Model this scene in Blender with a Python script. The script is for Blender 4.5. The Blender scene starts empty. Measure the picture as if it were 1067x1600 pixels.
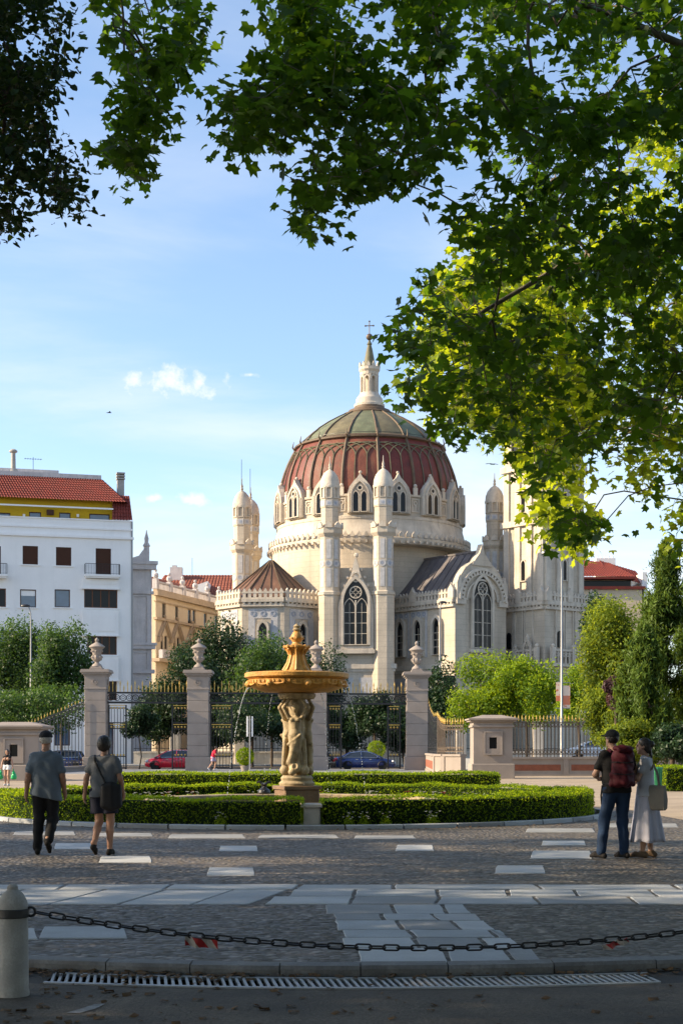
import bpy, math, random
import numpy as np
from mathutils import Vector, Matrix
R_ = math.radians
SC = bpy.context.scene
COL = SC.collection
random.seed(7); RNG = np.random.default_rng(7)

# ------------------------------------------------------------------ camera
CAM_H = 1.5
cam_d = bpy.data.cameras.new('camera')
cam_d.sensor_fit = 'VERTICAL'; cam_d.sensor_height = 36.0; cam_d.sensor_width = 24.0
cam_d.lens = 51.975
cam_d.shift_y = (1170 - 800) / 1600
cam_d.clip_start = 0.1; cam_d.clip_end = 6000
cam = bpy.data.objects.new('camera', cam_d); COL.objects.link(cam)
cam.location = (0, 0, CAM_H); cam.rotation_euler = (R_(90), 0, 0)
SC.camera = cam

# ------------------------------------------------------------------ sky and sun
SUN_AZ = Vector((-0.99, -0.10)).normalized(); SUN_EL = R_(27)
SUN = Vector((SUN_AZ.x * math.cos(SUN_EL), SUN_AZ.y * math.cos(SUN_EL), math.sin(SUN_EL)))
world = bpy.data.worlds.new('World'); SC.world = world; world.use_nodes = True
wn = world.node_tree; wn.nodes.clear()
def wnode(t, **k):
    n = wn.nodes.new(t)
    for a, b in k.items(): setattr(n, a, b)
    return n
wout = wnode('ShaderNodeOutputWorld'); wbg = wnode('ShaderNodeBackground')
wsky = wnode('ShaderNodeTexSky', sky_type='NISHITA')
wsky.sun_disc = False; wsky.sun_elevation = SUN_EL; wsky.sun_rotation = math.atan2(SUN.x, SUN.y)
wsky.altitude = 600; wsky.air_density = 1.0; wsky.dust_density = 1.4; wsky.ozone_density = 1.7
wbg.inputs['Strength'].default_value = 0.15
wtc = wnode('ShaderNodeTexCoord')
def wmath(op, a, b=None, c=None):
    n = wnode('ShaderNodeMath', operation=op)
    for i, q in enumerate((a, b, c)):
        if q is None: continue
        if isinstance(q, (int, float)): n.inputs[i].default_value = q
        else: wn.links.new(q, n.inputs[i])
    return n.outputs[0]
def wmaprange(v, a, b, c, d, t='SMOOTHSTEP'):
    n = wnode('ShaderNodeMapRange', interpolation_type=t)
    wn.links.new(v, n.inputs['Value'])
    for k, q in zip(('From Min', 'From Max', 'To Min', 'To Max'), (a, b, c, d)): n.inputs[k].default_value = q
    return n.outputs['Result']
wdir = wtc.outputs['Generated']
# thin streaks of high cloud all over the sky
wmp = wnode('ShaderNodeMapping'); wmp.inputs['Scale'].default_value = (2.2, 2.2, 10.0); wmp.inputs['Rotation'].default_value = (0.12, 0.16, 0.4)
wn.links.new(wdir, wmp.inputs['Vector'])
wns = wnode('ShaderNodeTexNoise'); wns.inputs['Scale'].default_value = 1.5; wns.inputs['Detail'].default_value = 7; wns.inputs['Roughness'].default_value = 0.55; wns.inputs['Distortion'].default_value = 0.35
wn.links.new(wmp.outputs['Vector'], wns.inputs['Vector'])
cirrus = wmaprange(wns.outputs['Fac'], 0.34, 0.72, 0.0, 0.85)
wsep = wnode('ShaderNodeSeparateXYZ'); wn.links.new(wdir, wsep.inputs[0])
low = wmaprange(wsep.outputs['Z'], 0.08, 0.42, 1.0, 0.2)
cirrus = wmath('MULTIPLY', cirrus, low)
# a few small fair-weather clouds, each round its own direction in the sky
wnb = wnode('ShaderNodeTexNoise'); wnb.inputs['Scale'].default_value = 62; wnb.inputs['Detail'].default_value = 6; wnb.inputs['Roughness'].default_value = 0.62
wn.links.new(wdir, wnb.inputs['Vector'])
cum = None
for (cx_, cz_, rx_, rz_) in ((-0.1165, 0.248, 0.034, 0.0115), (-0.102, 0.168, 0.016, 0.006), (-0.0615, 0.253, 0.008, 0.0024), (-0.128, 0.170, 0.010, 0.0055),
                             (0.31, 0.20, 0.05, 0.012), (-0.42, 0.22, 0.06, 0.015), (0.62, 0.3, 0.05, 0.016)):
    d0 = Vector((cx_, 1, cz_)).normalized()
    sub = wnode('ShaderNodeVectorMath', operation='SUBTRACT'); wn.links.new(wdir, sub.inputs[0]); sub.inputs[1].default_value = d0
    sc_ = wnode('ShaderNodeVectorMath', operation='MULTIPLY'); wn.links.new(sub.outputs[0], sc_.inputs[0]); sc_.inputs[1].default_value = (1 / rx_, 1 / rx_, 1 / rz_)
    ln = wnode('ShaderNodeVectorMath', operation='LENGTH'); wn.links.new(sc_.outputs[0], ln.inputs[0])
    v = wmath('MULTIPLY_ADD', wnb.outputs['Fac'], 3.0, wmath('MULTIPLY_ADD', ln.outputs['Value'], -1.0, -0.35))
    m = wmaprange(v, 0.1, 1.1, 0.0, 0.9)
    cum = m if cum is None else wmath('MAXIMUM', cum, m)
cmask = wmath('MAXIMUM', cirrus, cum)
wmix = wnode('ShaderNodeMix', data_type='RGBA'); wmix.inputs['B'].default_value = (3.9, 3.95, 4.05, 1)
wn.links.new(cmask, wmix.inputs['Factor']); wn.links.new(wsky.outputs['Color'], wmix.inputs['A'])
wn.links.new(wmix.outputs['Result'], wbg.inputs['Color']); wn.links.new(wbg.outputs['Background'], wout.inputs['Surface'])

sun_d = bpy.data.lights.new('sun', 'SUN'); sun_d.energy = 5.0; sun_d.angle = R_(0.53); sun_d.color = (1.0, 0.80, 0.55)
sun_o = bpy.data.objects.new('sun', sun_d); COL.objects.link(sun_o)
sun_o.rotation_euler = SUN.to_track_quat('Z', 'Y').to_euler(); sun_o.location = (-60, -10, 60)

vs = SC.view_settings
vs.view_transform = 'Standard'; vs.look = 'None'; vs.exposure = 0.95; vs.gamma = 1.0; vs.use_curve_mapping = False
SC.cycles.max_bounces = 7; SC.cycles.transparent_max_bounces = 8; SC.cycles.caustics_reflective = False; SC.cycles.caustics_refractive = False
# ------------------------------------------------------------------ helpers
FPX = 2310.0
def P(x, y, s): return Vector(((x - 533.5) / s, FPX / s, CAM_H + (1170 - y) / s))      # a sight line and a scale in pixels per metre -> a point
def G(x, y, z=0.0):
    s = (y - 1170) / (CAM_H - z); return Vector(((x - 533.5) / s, FPX / s, z))
def T(x, y=0, z=0):
    return Matrix.Translation((x, y, z)) if not isinstance(x, Vector) else Matrix.Translation(x)
def RZ(a): return Matrix.Rotation(a, 4, 'Z')
def RX(a): return Matrix.Rotation(a, 4, 'X')
def RY(a): return Matrix.Rotation(a, 4, 'Y')
def S3(x, y, z): return Matrix.Diagonal((x, y, z, 1))

def link(o, parent=None):
    COL.objects.link(o)
    if parent is not None:
        o.parent = parent
        o.matrix_parent_inverse = Matrix.Translation(-parent.location)
    return o
def tag(o, label=None, cat=None, group=None, kind=None):
    if label: o['label'] = label
    if cat: o['category'] = cat
    if group: o['group'] = group
    if kind: o['kind'] = kind
    return o
def thing(name, label, cat, loc=(0, 0, 0), group=None):
    o = bpy.data.objects.new(name, None); o.location = loc; o.empty_display_size = 0.2
    COL.objects.link(o); return tag(o, label, cat, group)
def copy_tree(o, parent=None, loc=None, rz=None, label=None):
    c = o.copy(); COL.objects.link(c); c.parent = parent
    if parent is not None: c.matrix_parent_inverse = o.matrix_parent_inverse.copy()
    if loc is not None: c.location = loc
    if rz is not None: c.rotation_euler = (0, 0, rz)
    if label: c['label'] = label
    for ch in [q for q in bpy.data.objects if q.parent == o]: copy_tree(ch, c)
    return c
def inst(mesh, name, parent, M, label=None):
    o = bpy.data.objects.new(name, mesh); link(o, parent); o.matrix_basis = M
    if label: o['label'] = label
    return o

class MB:
    def __init__(s, m=None): s.v = []; s.f = []; s.m = m
    def add(s, vs_, fs):
        b = len(s.v)
        if s.m is not None: vs_ = [tuple(s.m @ Vector(q)) for q in vs_]
        s.v += [tuple(q) for q in vs_]; s.f += [tuple(i + b for i in f) for f in fs]
        return s
    def box(s, x0, x1, y0, y1, z0, z1):
        return s.add([(x0, y0, z0), (x1, y0, z0), (x1, y1, z0), (x0, y1, z0), (x0, y0, z1), (x1, y0, z1), (x1, y1, z1), (x0, y1, z1)],
                     [(0, 3, 2, 1), (4, 5, 6, 7), (0, 1, 5, 4), (1, 2, 6, 5), (2, 3, 7, 6), (3, 0, 4, 7)])
    def cham(s, x0, x1, y0, y1, z0, z1, c):
        """box with its vertical and top edges chamfered"""
        def ring(d, z): 
            a0, a1, b0, b1 = x0 + d, x1 - d, y0 + d, y1 - d
            return [(a0 + c, b0, z), (a1 - c, b0, z), (a1, b0 + c, z), (a1, b1 - c, z), (a1 - c, b1, z), (a0 + c, b1, z), (a0, b1 - c, z), (a0, b0 + c, z)]
        return s.loft([ring(0, z0), ring(0, z1 - c), ring(c, z1)])
    def loft(s, rings, cap=True, close=True):
        n = len(rings[0]); vs_ = [q for r in rings for q in r]; fs = []
        for k in range(len(rings) - 1):
            for i in range(n if close else n - 1):
                j = (i + 1) % n
                fs.append((k * n + i, k * n + j, (k + 1) * n + j, (k + 1) * n + i))
        if cap:
            fs.append(tuple(range(n - 1, -1, -1))); fs.append(tuple((len(rings) - 1) * n + i for i in range(n)))
        return s.add(vs_, fs)
    def lathe(s, prof, n=24, x=0, y=0, a0=0.0, a1=None, cap=True):
        full = a1 is None
        angs = [a0 + 2 * math.pi * i / n for i in range(n)] if full else [a0 + (a1 - a0) * i / n for i in range(n + 1)]
        rings = [[(x + r * math.cos(a), y + r * math.sin(a), z) for a in angs] for r, z in prof]
        return s.loft(rings, cap=cap and full, close=full)
    def prism(s, poly, z0, z1):
        return s.loft([[(p[0], p[1], z0) for p in poly], [(p[0], p[1], z1) for p in poly]])
    def plate(s, poly, y0, y1):
        """polygon in the x-z plane made thick along y"""
        return s.loft([[(p[0], y0, p[1]) for p in poly], [(p[0], y1, p[1]) for p in poly]])
    def ring(s, outer, inner, y0, y1):
        """a plate with a hole; both outlines have the same number of points"""
        n = len(outer)
        vs_ = [(p[0], y0, p[1]) for p in outer] + [(p[0], y0, p[1]) for p in inner] + [(p[0], y1, p[1]) for p in outer] + [(p[0], y1, p[1]) for p in inner]
        fs = []
        for i in range(n):
            j = (i + 1) % n
            fs += [(i, j, n + j, n + i), (2 * n + j, 2 * n + i, 3 * n + i, 3 * n + j), (j, i, 2 * n + i, 2 * n + j), (n + i, n + j, 3 * n + j, 3 * n + i)]
        return s.add(vs_, fs)
    def tube(s, pts, r, n=6, cap=True):
        pts = [Vector(p) for p in pts]; rs = r if isinstance(r, (list, tuple)) else [r] * len(pts)
        rings = []; up = None
        for i, p in enumerate(pts):
            d = (pts[min(i + 1, len(pts) - 1)] - pts[max(i - 1, 0)])
            d = d.normalized() if d.length > 1e-9 else Vector((0, 0, 1))
            if up is None: up = d.orthogonal().normalized()
            up = (up - d * up.dot(d)); up = up.normalized() if up.length > 1e-6 else d.orthogonal().normalized()
            w = d.cross(up)
            rings.append([tuple(p + (up * math.cos(2 * math.pi * k / n) + w * math.sin(2 * math.pi * k / n)) * rs[i]) for k in range(n)])
        return s.loft(rings, cap=cap)
    def torus(s, R, r, n=20, k=6, a0=0, a1=2 * math.pi):
        full = abs(a1 - a0 - 2 * math.pi) < 1e-6
        pts = [(R * math.cos(a0 + (a1 - a0) * i / n), 0, R * math.sin(a0 + (a1 - a0) * i / n)) for i in range(n + (0 if full else 1))]
        if full: pts = pts + [pts[0], pts[1]]
        return s.tube(pts, r, k, cap=not full)
    def ball(s, x, y, z, r, n=12, m=8, sz=1.0):
        return s.lathe([(max(r * math.sin(math.pi * i / m), 1e-4), z - r * sz * math.cos(math.pi * i / m)) for i in range(m + 1)], n, x, y)
    def mesh(s, name, mat, smooth=False, ang=38):
        me = bpy.data.meshes.new(name); me.from_pydata(s.v, [], s.f); me.validate(); me.update()
        if mat is not None: me.materials.append(mat)
        if smooth:
            me.shade_smooth(); me.set_sharp_from_angle(angle=R_(ang))
        return me
    def split(s, name, mat, parent=None, smooth=False, ang=38):
        """one object for every separate piece of the mesh"""
        par = list(range(len(s.v)))
        def find(i):
            while par[i] != i: par[i] = par[par[i]]; i = par[i]
            return i
        for f in s.f:
            r = find(f[0])
            for q in f[1:]: par[find(q)] = r
        grp = {}
        for f in s.f: grp.setdefault(find(f[0]), []).append(f)
        for fs in grp.values():
            ids = sorted({i for f in fs for i in f}); mp = {i: k for k, i in enumerate(ids)}; b = MB(); b.v = [s.v[i] for i in ids]; b.f = [tuple(mp[i] for i in f) for f in fs]; b.build(name, mat, parent, smooth, ang)
    def build(s, name, mat, parent=None, smooth=False, ang=38, label=None, kind=None):
        o = bpy.data.objects.new(name, s.mesh(name, mat, smooth, ang)); link(o, parent)
        if label: o['label'] = label
        if kind: o['kind'] = kind
        return o

def np_mesh(name, v, loops, nper, mat, smooth=False, attr=None):
    """mesh from numpy arrays: v (n,3), loops (m,nper)"""
    me = bpy.data.meshes.new(name); nf = len(loops)
    me.vertices.add(len(v)); me.vertices.foreach_set('co', np.ascontiguousarray(v, dtype=np.float32).ravel())
    me.loops.add(nf * nper); me.loops.foreach_set('vertex_index', np.ascontiguousarray(loops, dtype=np.int32).ravel())
    me.polygons.add(nf); me.polygons.foreach_set('loop_start', np.arange(0, nf * nper, nper, dtype=np.int32))
    me.polygons.foreach_set('loop_total', np.full(nf, nper, dtype=np.int32))
    if smooth: me.polygons.foreach_set('use_smooth', np.ones(nf, dtype=bool))
    me.update(calc_edges=True); me.validate()
    if attr is not None:
        a = me.attributes.new('tint', 'FLOAT', 'POINT'); a.data.foreach_set('value', np.ascontiguousarray(attr, dtype=np.float32))
    if mat is not None: me.materials.append(mat)
    return me

# ------------------------------------------------------------------ signed-distance modelling (one continuous skin)
def sdf_mesh(name, prims, mat, h=0.01, cuts=(), wob=None):
    """prims: ('c', a, b, ra, rb, k) tapered capsule | ('e', centre, radii, k[, Matrix3]) ellipsoid | 's' subtracts; cuts: (point, normal) half spaces removed"""
    lo = np.full(3, 1e9); hi = -lo
    for p in prims:
        if p[0] in 'cC': a, b = np.array(p[1], float), np.array(p[2], float); r = max(p[3], p[4]); l, g = np.minimum(a, b) - r, np.maximum(a, b) + r
        else: c = np.array(p[1], float); r = max(p[2]) if len(p) > 4 else np.array(p[2], float); l, g = c - r, c + r
        lo = np.minimum(lo, l); hi = np.maximum(hi, g)
    lo -= 4 * h; hi += 4 * h
    n = np.ceil((hi - lo) / h).astype(int) + 1
    ax = [lo[i] + h * np.arange(n[i]) for i in range(3)]
    Fd = np.full(n, 0.5, dtype=np.float32)
    for p in prims:
        k = p[5] if p[0] in 'cC' else p[3]
        if p[0] in 'cC': a, b = np.array(p[1], float), np.array(p[2], float); r = max(p[3], p[4]); l, g = np.minimum(a, b) - r, np.maximum(a, b) + r
        else: c = np.array(p[1], float); r = max(p[2]) if len(p) > 4 else np.array(p[2], float); l, g = c - r, c + r
        m = k + 3 * h
        i0 = np.maximum(np.floor((l - m - lo) / h).astype(int), 0); i1 = np.minimum(np.ceil((g + m - lo) / h).astype(int) + 1, n)
        X, Y, Z = np.meshgrid(*[ax[i][i0[i]:i1[i]] for i in range(3)], indexing='ij')
        if p[0] in 'cC':
            ab = b - a; L2 = max((ab ** 2).sum(), 1e-12)
            t = np.clip(((X - a[0]) * ab[0] + (Y - a[1]) * ab[1] + (Z - a[2]) * ab[2]) / L2, 0, 1)
            d = np.sqrt((X - a[0] - t * ab[0]) ** 2 + (Y - a[1] - t * ab[1]) ** 2 + (Z - a[2] - t * ab[2]) ** 2) - (p[3] + (p[4] - p[3]) * t)
        else:
            U, V, W = X - c[0], Y - c[1], Z - c[2]
            if len(p) > 4:
                M = np.array(p[4]); U, V, W = (M[0, 0] * U + M[1, 0] * V + M[2, 0] * W), (M[0, 1] * U + M[1, 1] * V + M[2, 1] * W), (M[0, 2] * U + M[1, 2] * V + M[2, 2] * W)
            rr = np.array(p[2], float); q = np.sqrt((U / rr[0]) ** 2 + (V / rr[1]) ** 2 + (W / rr[2]) ** 2)
            q2 = np.sqrt((U / rr[0] ** 2) ** 2 + (V / rr[1] ** 2) ** 2 + (W / rr[2] ** 2) ** 2)
            d = np.where(q2 > 1e-6, q * (q - 1) / np.maximum(q2, 1e-6), -rr.min())
        sl = tuple(slice(i0[i], i1[i]) for i in range(3)); A = Fd[sl]
        if p[0] in 'CS':
            Fd[sl] = np.maximum(A, -d)
        else:
            if k > 1e-6:
                hh = np.clip(0.5 + 0.5 * (A - d) / k, 0, 1); Fd[sl] = A * (1 - hh) + d * hh - k * hh * (1 - hh)
            else: Fd[sl] = np.minimum(A, d)
    X, Y, Z = np.meshgrid(*ax, indexing='ij', sparse=True)
    for (q, nn) in cuts:
        Fd = np.maximum(Fd, ((X - q[0]) * nn[0] + (Y - q[1]) * nn[1] + (Z - q[2]) * nn[2]).astype(np.float32))
    if wob is not None: Fd = Fd + wob(X, Y, Z).astype(np.float32)
    ins = Fd < 0
    cnt = np.zeros(n - 1, dtype=np.int8); offs = [(i, j, k) for i in (0, 1) for j in (0, 1) for k in (0, 1)]
    for o in offs: cnt += ins[o[0]:n[0] - 1 + o[0], o[1]:n[1] - 1 + o[1], o[2]:n[2] - 1 + o[2]]
    act = (cnt > 0) & (cnt < 8); idx = np.argwhere(act); vid = np.full(n - 1, -1, dtype=np.int32); vid[act] = np.arange(len(idx))
    acc = np.zeros((len(idx), 3)); num = np.zeros(len(idx))
    for o in offs:
        for a_ in range(3):
            if o[a_]: continue
            o2 = list(o); o2[a_] = 1
            f0 = Fd[idx[:, 0] + o[0], idx[:, 1] + o[1], idx[:, 2] + o[2]]; f1 = Fd[idx[:, 0] + o2[0], idx[:, 1] + o2[1], idx[:, 2] + o2[2]]
            cr = (f0 < 0) != (f1 < 0); t = np.where(cr, f0 / np.where(cr, f0 - f1, 1), 0)
            pt = np.tile(np.array(o, float), (len(idx), 1)); pt[:, a_] = t
            acc += pt * cr[:, None]; num += cr
    V = lo + h * (idx + acc / np.maximum(num, 1)[:, None])
    quads = []
    for a_ in range(3):
        b_, c_ = (a_ + 1) % 3, (a_ + 2) % 3
        s0 = [slice(1, n[i] - 1) for i in range(3)]; s0[a_] = slice(0, n[a_] - 1); s1 = list(s0); s1[a_] = slice(1, n[a_])
        A, B = ins[tuple(s0)], ins[tuple(s1)]; e = np.argwhere(A != B)
        if not len(e): continue
        base = e.copy(); base[:, b_] += 1; base[:, c_] += 1
        flip = A[tuple(e.T)]
        def cell(db, dc):
            q = base.copy(); q[:, b_] += db; q[:, c_] += dc; return vid[tuple(q.T)]
        q = np.stack([cell(-1, -1), cell(0, -1), cell(0, 0), cell(-1, 0)], 1)
        q[~flip] = q[~flip][:, ::-1]; quads.append(q)
    q = np.concatenate(quads); q = q[(q >= 0).all(1)]
    me = np_mesh(name, V, q, 4, mat, smooth=True)
    return me
def sdf_obj(name, prims, mat, parent=None, h=0.01, cuts=(), wob=None, label=None):
    o = bpy.data.objects.new(name, sdf_mesh(name, prims, mat, h, cuts, wob)); link(o, parent)
    if label: o['label'] = label
    return o

# ------------------------------------------------------------------ materials
def new_mat(name):
    m = bpy.data.materials.new(name); m.use_nodes = True
    nt = m.node_tree; b = nt.nodes['Principled BSDF']; return m, nt, b
def N(nt, t, **k):
    n = nt.nodes.new(t)
    for a, b in k.items(): setattr(n, a, b)
    return n
def noise(nt, vec, scale, detail=4, rough=0.55, dist=0.0):
    n = N(nt, 'ShaderNodeTexNoise'); n.inputs['Scale'].default_value = scale; n.inputs['Detail'].default_value = detail
    n.inputs['Roughness'].default_value = rough; n.inputs['Distortion'].default_value = dist
    nt.links.new(vec, n.inputs['Vector']); return n.outputs['Fac']
def maprange(nt, v, a, b, c, d):
    n = N(nt, 'ShaderNodeMapRange'); nt.links.new(v, n.inputs['Value'])
    for k, q in zip(('From Min', 'From Max', 'To Min', 'To Max'), (a, b, c, d)): n.inputs[k].default_value = q
    return n.outputs['Result']
def mixc(nt, fac, a, b, blend='MIX'):
    n = N(nt, 'ShaderNodeMix', data_type='RGBA', blend_type=blend)
    for nm, q in (('Factor', fac), ('A', a), ('B', b)):
        if isinstance(q, (int, float)): n.inputs[nm].default_value = q
        elif isinstance(q, tuple): n.inputs[nm].default_value = (q + (1,))[:4]
        else: nt.links.new(q, n.inputs[nm])
    return n.outputs['Result']
def nmath(nt, op, a, b=None):
    n = N(nt, 'ShaderNodeMath', operation=op)
    for i, q in enumerate((a, b)):
        if q is None: continue
        if isinstance(q, (int, float)): n.inputs[i].default_value = q
        else: nt.links.new(q, n.inputs[i])
    return n.outputs[0]
def sc3(c, k): return tuple(min(x * k, 1) for x in c)
def mat(name, col, rough=0.8, var=0.25, scale=1.5, bump=0.15, bscale=25, metal=0.0, spec=0.35, stain=0.0, stain_col=(0.12, 0.1, 0.08), joints=None, sat=None, coat=0.0):
    """a surface with large blotches, fine grain, optional run-off streaks and course joints, all in world space"""
    m, nt, b = new_mat(name)
    pos = N(nt, 'ShaderNodeNewGeometry').outputs['Position']
    big = noise(nt, pos, scale, 5, 0.6); fine = noise(nt, pos, bscale, 3, 0.6)
    c = mixc(nt, maprange(nt, big, 0.3, 0.7, 0, 1), sc3(col, 1 - var), sc3(col, 1 + var * 0.7))
    c = mixc(nt, maprange(nt, fine, 0.35, 0.65, 0, 0.5), c, sc3(col, 1 - var * 0.9))
    if stain > 0:
        mp = N(nt, 'ShaderNodeMapping'); mp.inputs['Scale'].default_value = (scale * 2, scale * 2, scale * 0.18); nt.links.new(pos, mp.inputs['Vector'])
        st = noise(nt, mp.outputs['Vector'], 1.6, 5, 0.65)
        c = mixc(nt, maprange(nt, st, 0.5, 0.78, 0, stain), c, stain_col)
    hgt = fine
    if joints:
        sep = N(nt, 'ShaderNodeSeparateXYZ'); nt.links.new(pos, sep.inputs[0])
        fr = nmath(nt, 'FRACT', nmath(nt, 'DIVIDE', sep.outputs['Z'], joints))
        ln = nmath(nt, 'LESS_THAN', fr, 0.06)
        c = mixc(nt, nmath(nt, 'MULTIPLY', ln, 0.45), c, sc3(col, 0.45))
        hgt = nmath(nt, 'SUBTRACT', fine, nmath(nt, 'MULTIPLY', ln, 0.8))
    nt.links.new(c, b.inputs['Base Color']); b.inputs['Metallic'].default_value = metal; b.inputs['Specular IOR Level'].default_value = spec
    nt.links.new(maprange(nt, big, 0.3, 0.7, max(rough - 0.12, 0.03), min(rough + 0.1, 1)), b.inputs['Roughness'])
    if coat: b.inputs['Coat Weight'].default_value = coat; b.inputs['Coat Roughness'].default_value = 0.05
    if bump > 0:
        bp = N(nt, 'ShaderNodeBump'); bp.inputs['Strength'].default_value = bump; bp.inputs['Distance'].default_value = 0.6 / bscale
        nt.links.new(hgt, bp.inputs['Height']); nt.links.new(bp.outputs['Normal'], b.inputs['Normal'])
    return m
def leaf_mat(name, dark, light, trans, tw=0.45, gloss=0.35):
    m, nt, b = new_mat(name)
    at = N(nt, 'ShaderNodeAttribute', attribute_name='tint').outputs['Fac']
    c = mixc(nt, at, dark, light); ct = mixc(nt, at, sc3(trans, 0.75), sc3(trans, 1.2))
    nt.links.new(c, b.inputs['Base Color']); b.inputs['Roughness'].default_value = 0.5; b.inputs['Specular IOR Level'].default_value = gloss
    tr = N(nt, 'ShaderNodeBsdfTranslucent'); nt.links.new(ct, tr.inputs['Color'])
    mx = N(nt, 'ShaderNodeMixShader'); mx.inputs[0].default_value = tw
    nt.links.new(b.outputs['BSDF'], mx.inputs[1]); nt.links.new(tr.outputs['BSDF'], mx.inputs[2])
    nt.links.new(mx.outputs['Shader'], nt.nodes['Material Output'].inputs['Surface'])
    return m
def glass_mat(name, col=(0.02, 0.025, 0.03), rough=0.06, spec=0.3):
    m, nt, b = new_mat(name)
    pos = N(nt, 'ShaderNodeNewGeometry').outputs['Position']
    c = mixc(nt, noise(nt, pos, 0.7, 2), sc3(col, 0.5), sc3(col, 1.6))
    nt.links.new(c, b.inputs['Base Color']); b.inputs['Roughness'].default_value = rough; b.inputs['Specular IOR Level'].default_value = spec
    bp = N(nt, 'ShaderNodeBump'); bp.inputs['Strength'].default_value = 0.05; nt.links.new(noise(nt, pos, 0.9, 2), bp.inputs['Height']); nt.links.new(bp.outputs['Normal'], b.inputs['Normal'])
    return m

M = {}
M['stone'] = mat('church_stone', (0.58, 0.50, 0.39), 0.85, 0.26, 0.30, 0.25, 6, stain=0.5, stain_col=(0.2, 0.17, 0.13), joints=0.62)
M['stone_trim'] = mat('carved_stone', (0.62, 0.545, 0.44), 0.85, 0.26, 0.7, 0.3, 9, stain=0.55, stain_col=(0.18, 0.15, 0.12))
M['blue_tile'] = mat('blue_grey_mosaic', (0.53, 0.52, 0.51), 0.6, 0.25, 2.2, 0.2, 12, stain=0.25)
M['blue_deco'] = mat('blue_ornament', (0.34, 0.37, 0.43), 0.6, 0.25, 3, 0.2, 14)
M['maroon'] = mat('maroon_dome_tile', (0.165, 0.036, 0.026), 0.55, 0.4, 0.9, 0.4, 7, stain=0.35, stain_col=(0.09, 0.07, 0.04))
M['maroon_b'] = mat('faded_maroon_dome_tile', (0.18, 0.055, 0.034), 0.6, 0.4, 0.9, 0.4, 7, stain=0.5, stain_col=(0.12, 0.13, 0.07))
M['dome_green'] = mat('green_brown_dome_tile', (0.165, 0.145, 0.085), 0.6, 0.35, 0.9, 0.35, 7, stain=0.4, stain_col=(0.11, 0.075, 0.05))
M['dome_verd'] = mat('verdigris_dome_tile', (0.155, 0.175, 0.105), 0.6, 0.4, 0.9, 0.35, 7, stain=0.4, stain_col=(0.13, 0.09, 0.06))
M['rib'] = mat('weathered_rib_metal', (0.14, 0.095, 0.058), 0.6, 0.4, 1.5, 0.3, 10)
M['rib_green'] = mat('green_rib_metal', (0.155, 0.145, 0.085), 0.6, 0.35, 1.5, 0.3, 10)
M['copper_roof'] = mat('brown_metal_roof', (0.17, 0.09, 0.055), 0.55, 0.35, 0.8, 0.2, 6, stain=0.3)
M['zinc'] = mat('grey_zinc_roof', (0.14, 0.125, 0.125), 0.5, 0.3, 0.6, 0.2, 6, stain=0.4, stain_col=(0.3, 0.27, 0.24))
M['glass'] = glass_mat('dark_window_glass', (0.010, 0.011, 0.013), 0.12, 0.22)
M['glass_blue'] = glass_mat('reflecting_window_glass', (0.06, 0.10, 0.16), 0.08, 1.0)
M['white'] = mat('white_render', (0.90, 0.88, 0.85), 0.9, 0.06, 0.4, 0.1, 10, stain=0.12, stain_col=(0.35, 0.35, 0.35))
M['yellow'] = mat('yellow_render', (0.62, 0.40, 0.02), 0.9, 0.12, 0.8, 0.1, 10)
M['ochre'] = mat('cream_yellow_render', (0.74, 0.60, 0.41), 0.9, 0.12, 0.5, 0.15, 8, stain=0.2, stain_col=(0.4, 0.3, 0.18))
M['ochre_trim'] = mat('stone_dressing', (0.55, 0.42, 0.28), 0.9, 0.2, 1.0, 0.2, 8, stain=0.3)
M['pink_stone'] = mat('grey_pink_stone', (0.62, 0.575, 0.555), 0.9, 0.2, 0.8, 0.2, 8, stain=0.3)
M['tile_red'] = mat('red_clay_tile', (0.215, 0.042, 0.03), 0.8, 0.35, 1.2, 0.25, 9, stain=0.25, stain_col=(0.1, 0.05, 0.04))
M['tile_orange'] = mat('orange_clay_tile', (0.30, 0.10, 0.062), 0.85, 0.3, 1.0, 0.25, 9, stain=0.25, stain_col=(0.13, 0.08, 0.06))
M['brown'] = mat('brown_shutter', (0.075, 0.03, 0.018), 0.6, 0.2, 2, 0.1, 20)
M['wood'] = mat('varnished_window_wood', (0.15, 0.055, 0.02), 0.5, 0.25, 3, 0.1, 30)
M['iron'] = mat('black_iron', (0.018, 0.018, 0.02), 0.45, 0.3, 4, 0.15, 40, spec=0.5)
M['iron_brown'] = mat('brown_iron', (0.14, 0.105, 0.075), 0.45, 0.3, 4, 0.15, 40, metal=0.4)  # light brown also stands in for sunlight on the right-hand pickets
M['gold'] = mat('gilt_metal', (0.72, 0.47, 0.12), 0.42, 0.25, 5, 0.1, 40, metal=0.6)
M['pillar'] = mat('pale_granite', (0.31, 0.265, 0.228), 0.85, 0.18, 1.2, 0.25, 45, stain=0.2, stain_col=(0.22, 0.18, 0.14))
M['brick'] = mat('red_brick_panel', (0.27, 0.095, 0.055), 0.9, 0.3, 3, 0.3, 20)
M['granite'] = mat('grey_granite', (0.38, 0.36, 0.33), 0.8, 0.22, 2.0, 0.35, 60, stain=0.15)
M['pole'] = mat('galvanised_steel', (0.30, 0.30, 0.30), 0.45, 0.15, 2, 0.05, 20, metal=0.5)
M['black'] = mat('black_plastic', (0.02, 0.02, 0.02), 0.5, 0.2, 5, 0.05, 30)
M['bark'] = mat('plane_bark', (0.20, 0.165, 0.12), 0.95, 0.4, 3, 0.7, 14)
M['bark_dark'] = mat('dark_bark', (0.075, 0.055, 0.04), 0.95, 0.4, 4, 0.8, 14)
M['soil'] = mat('dark_soil', (0.05, 0.035, 0.022), 1.0, 0.4, 3, 0.8, 25)
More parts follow.
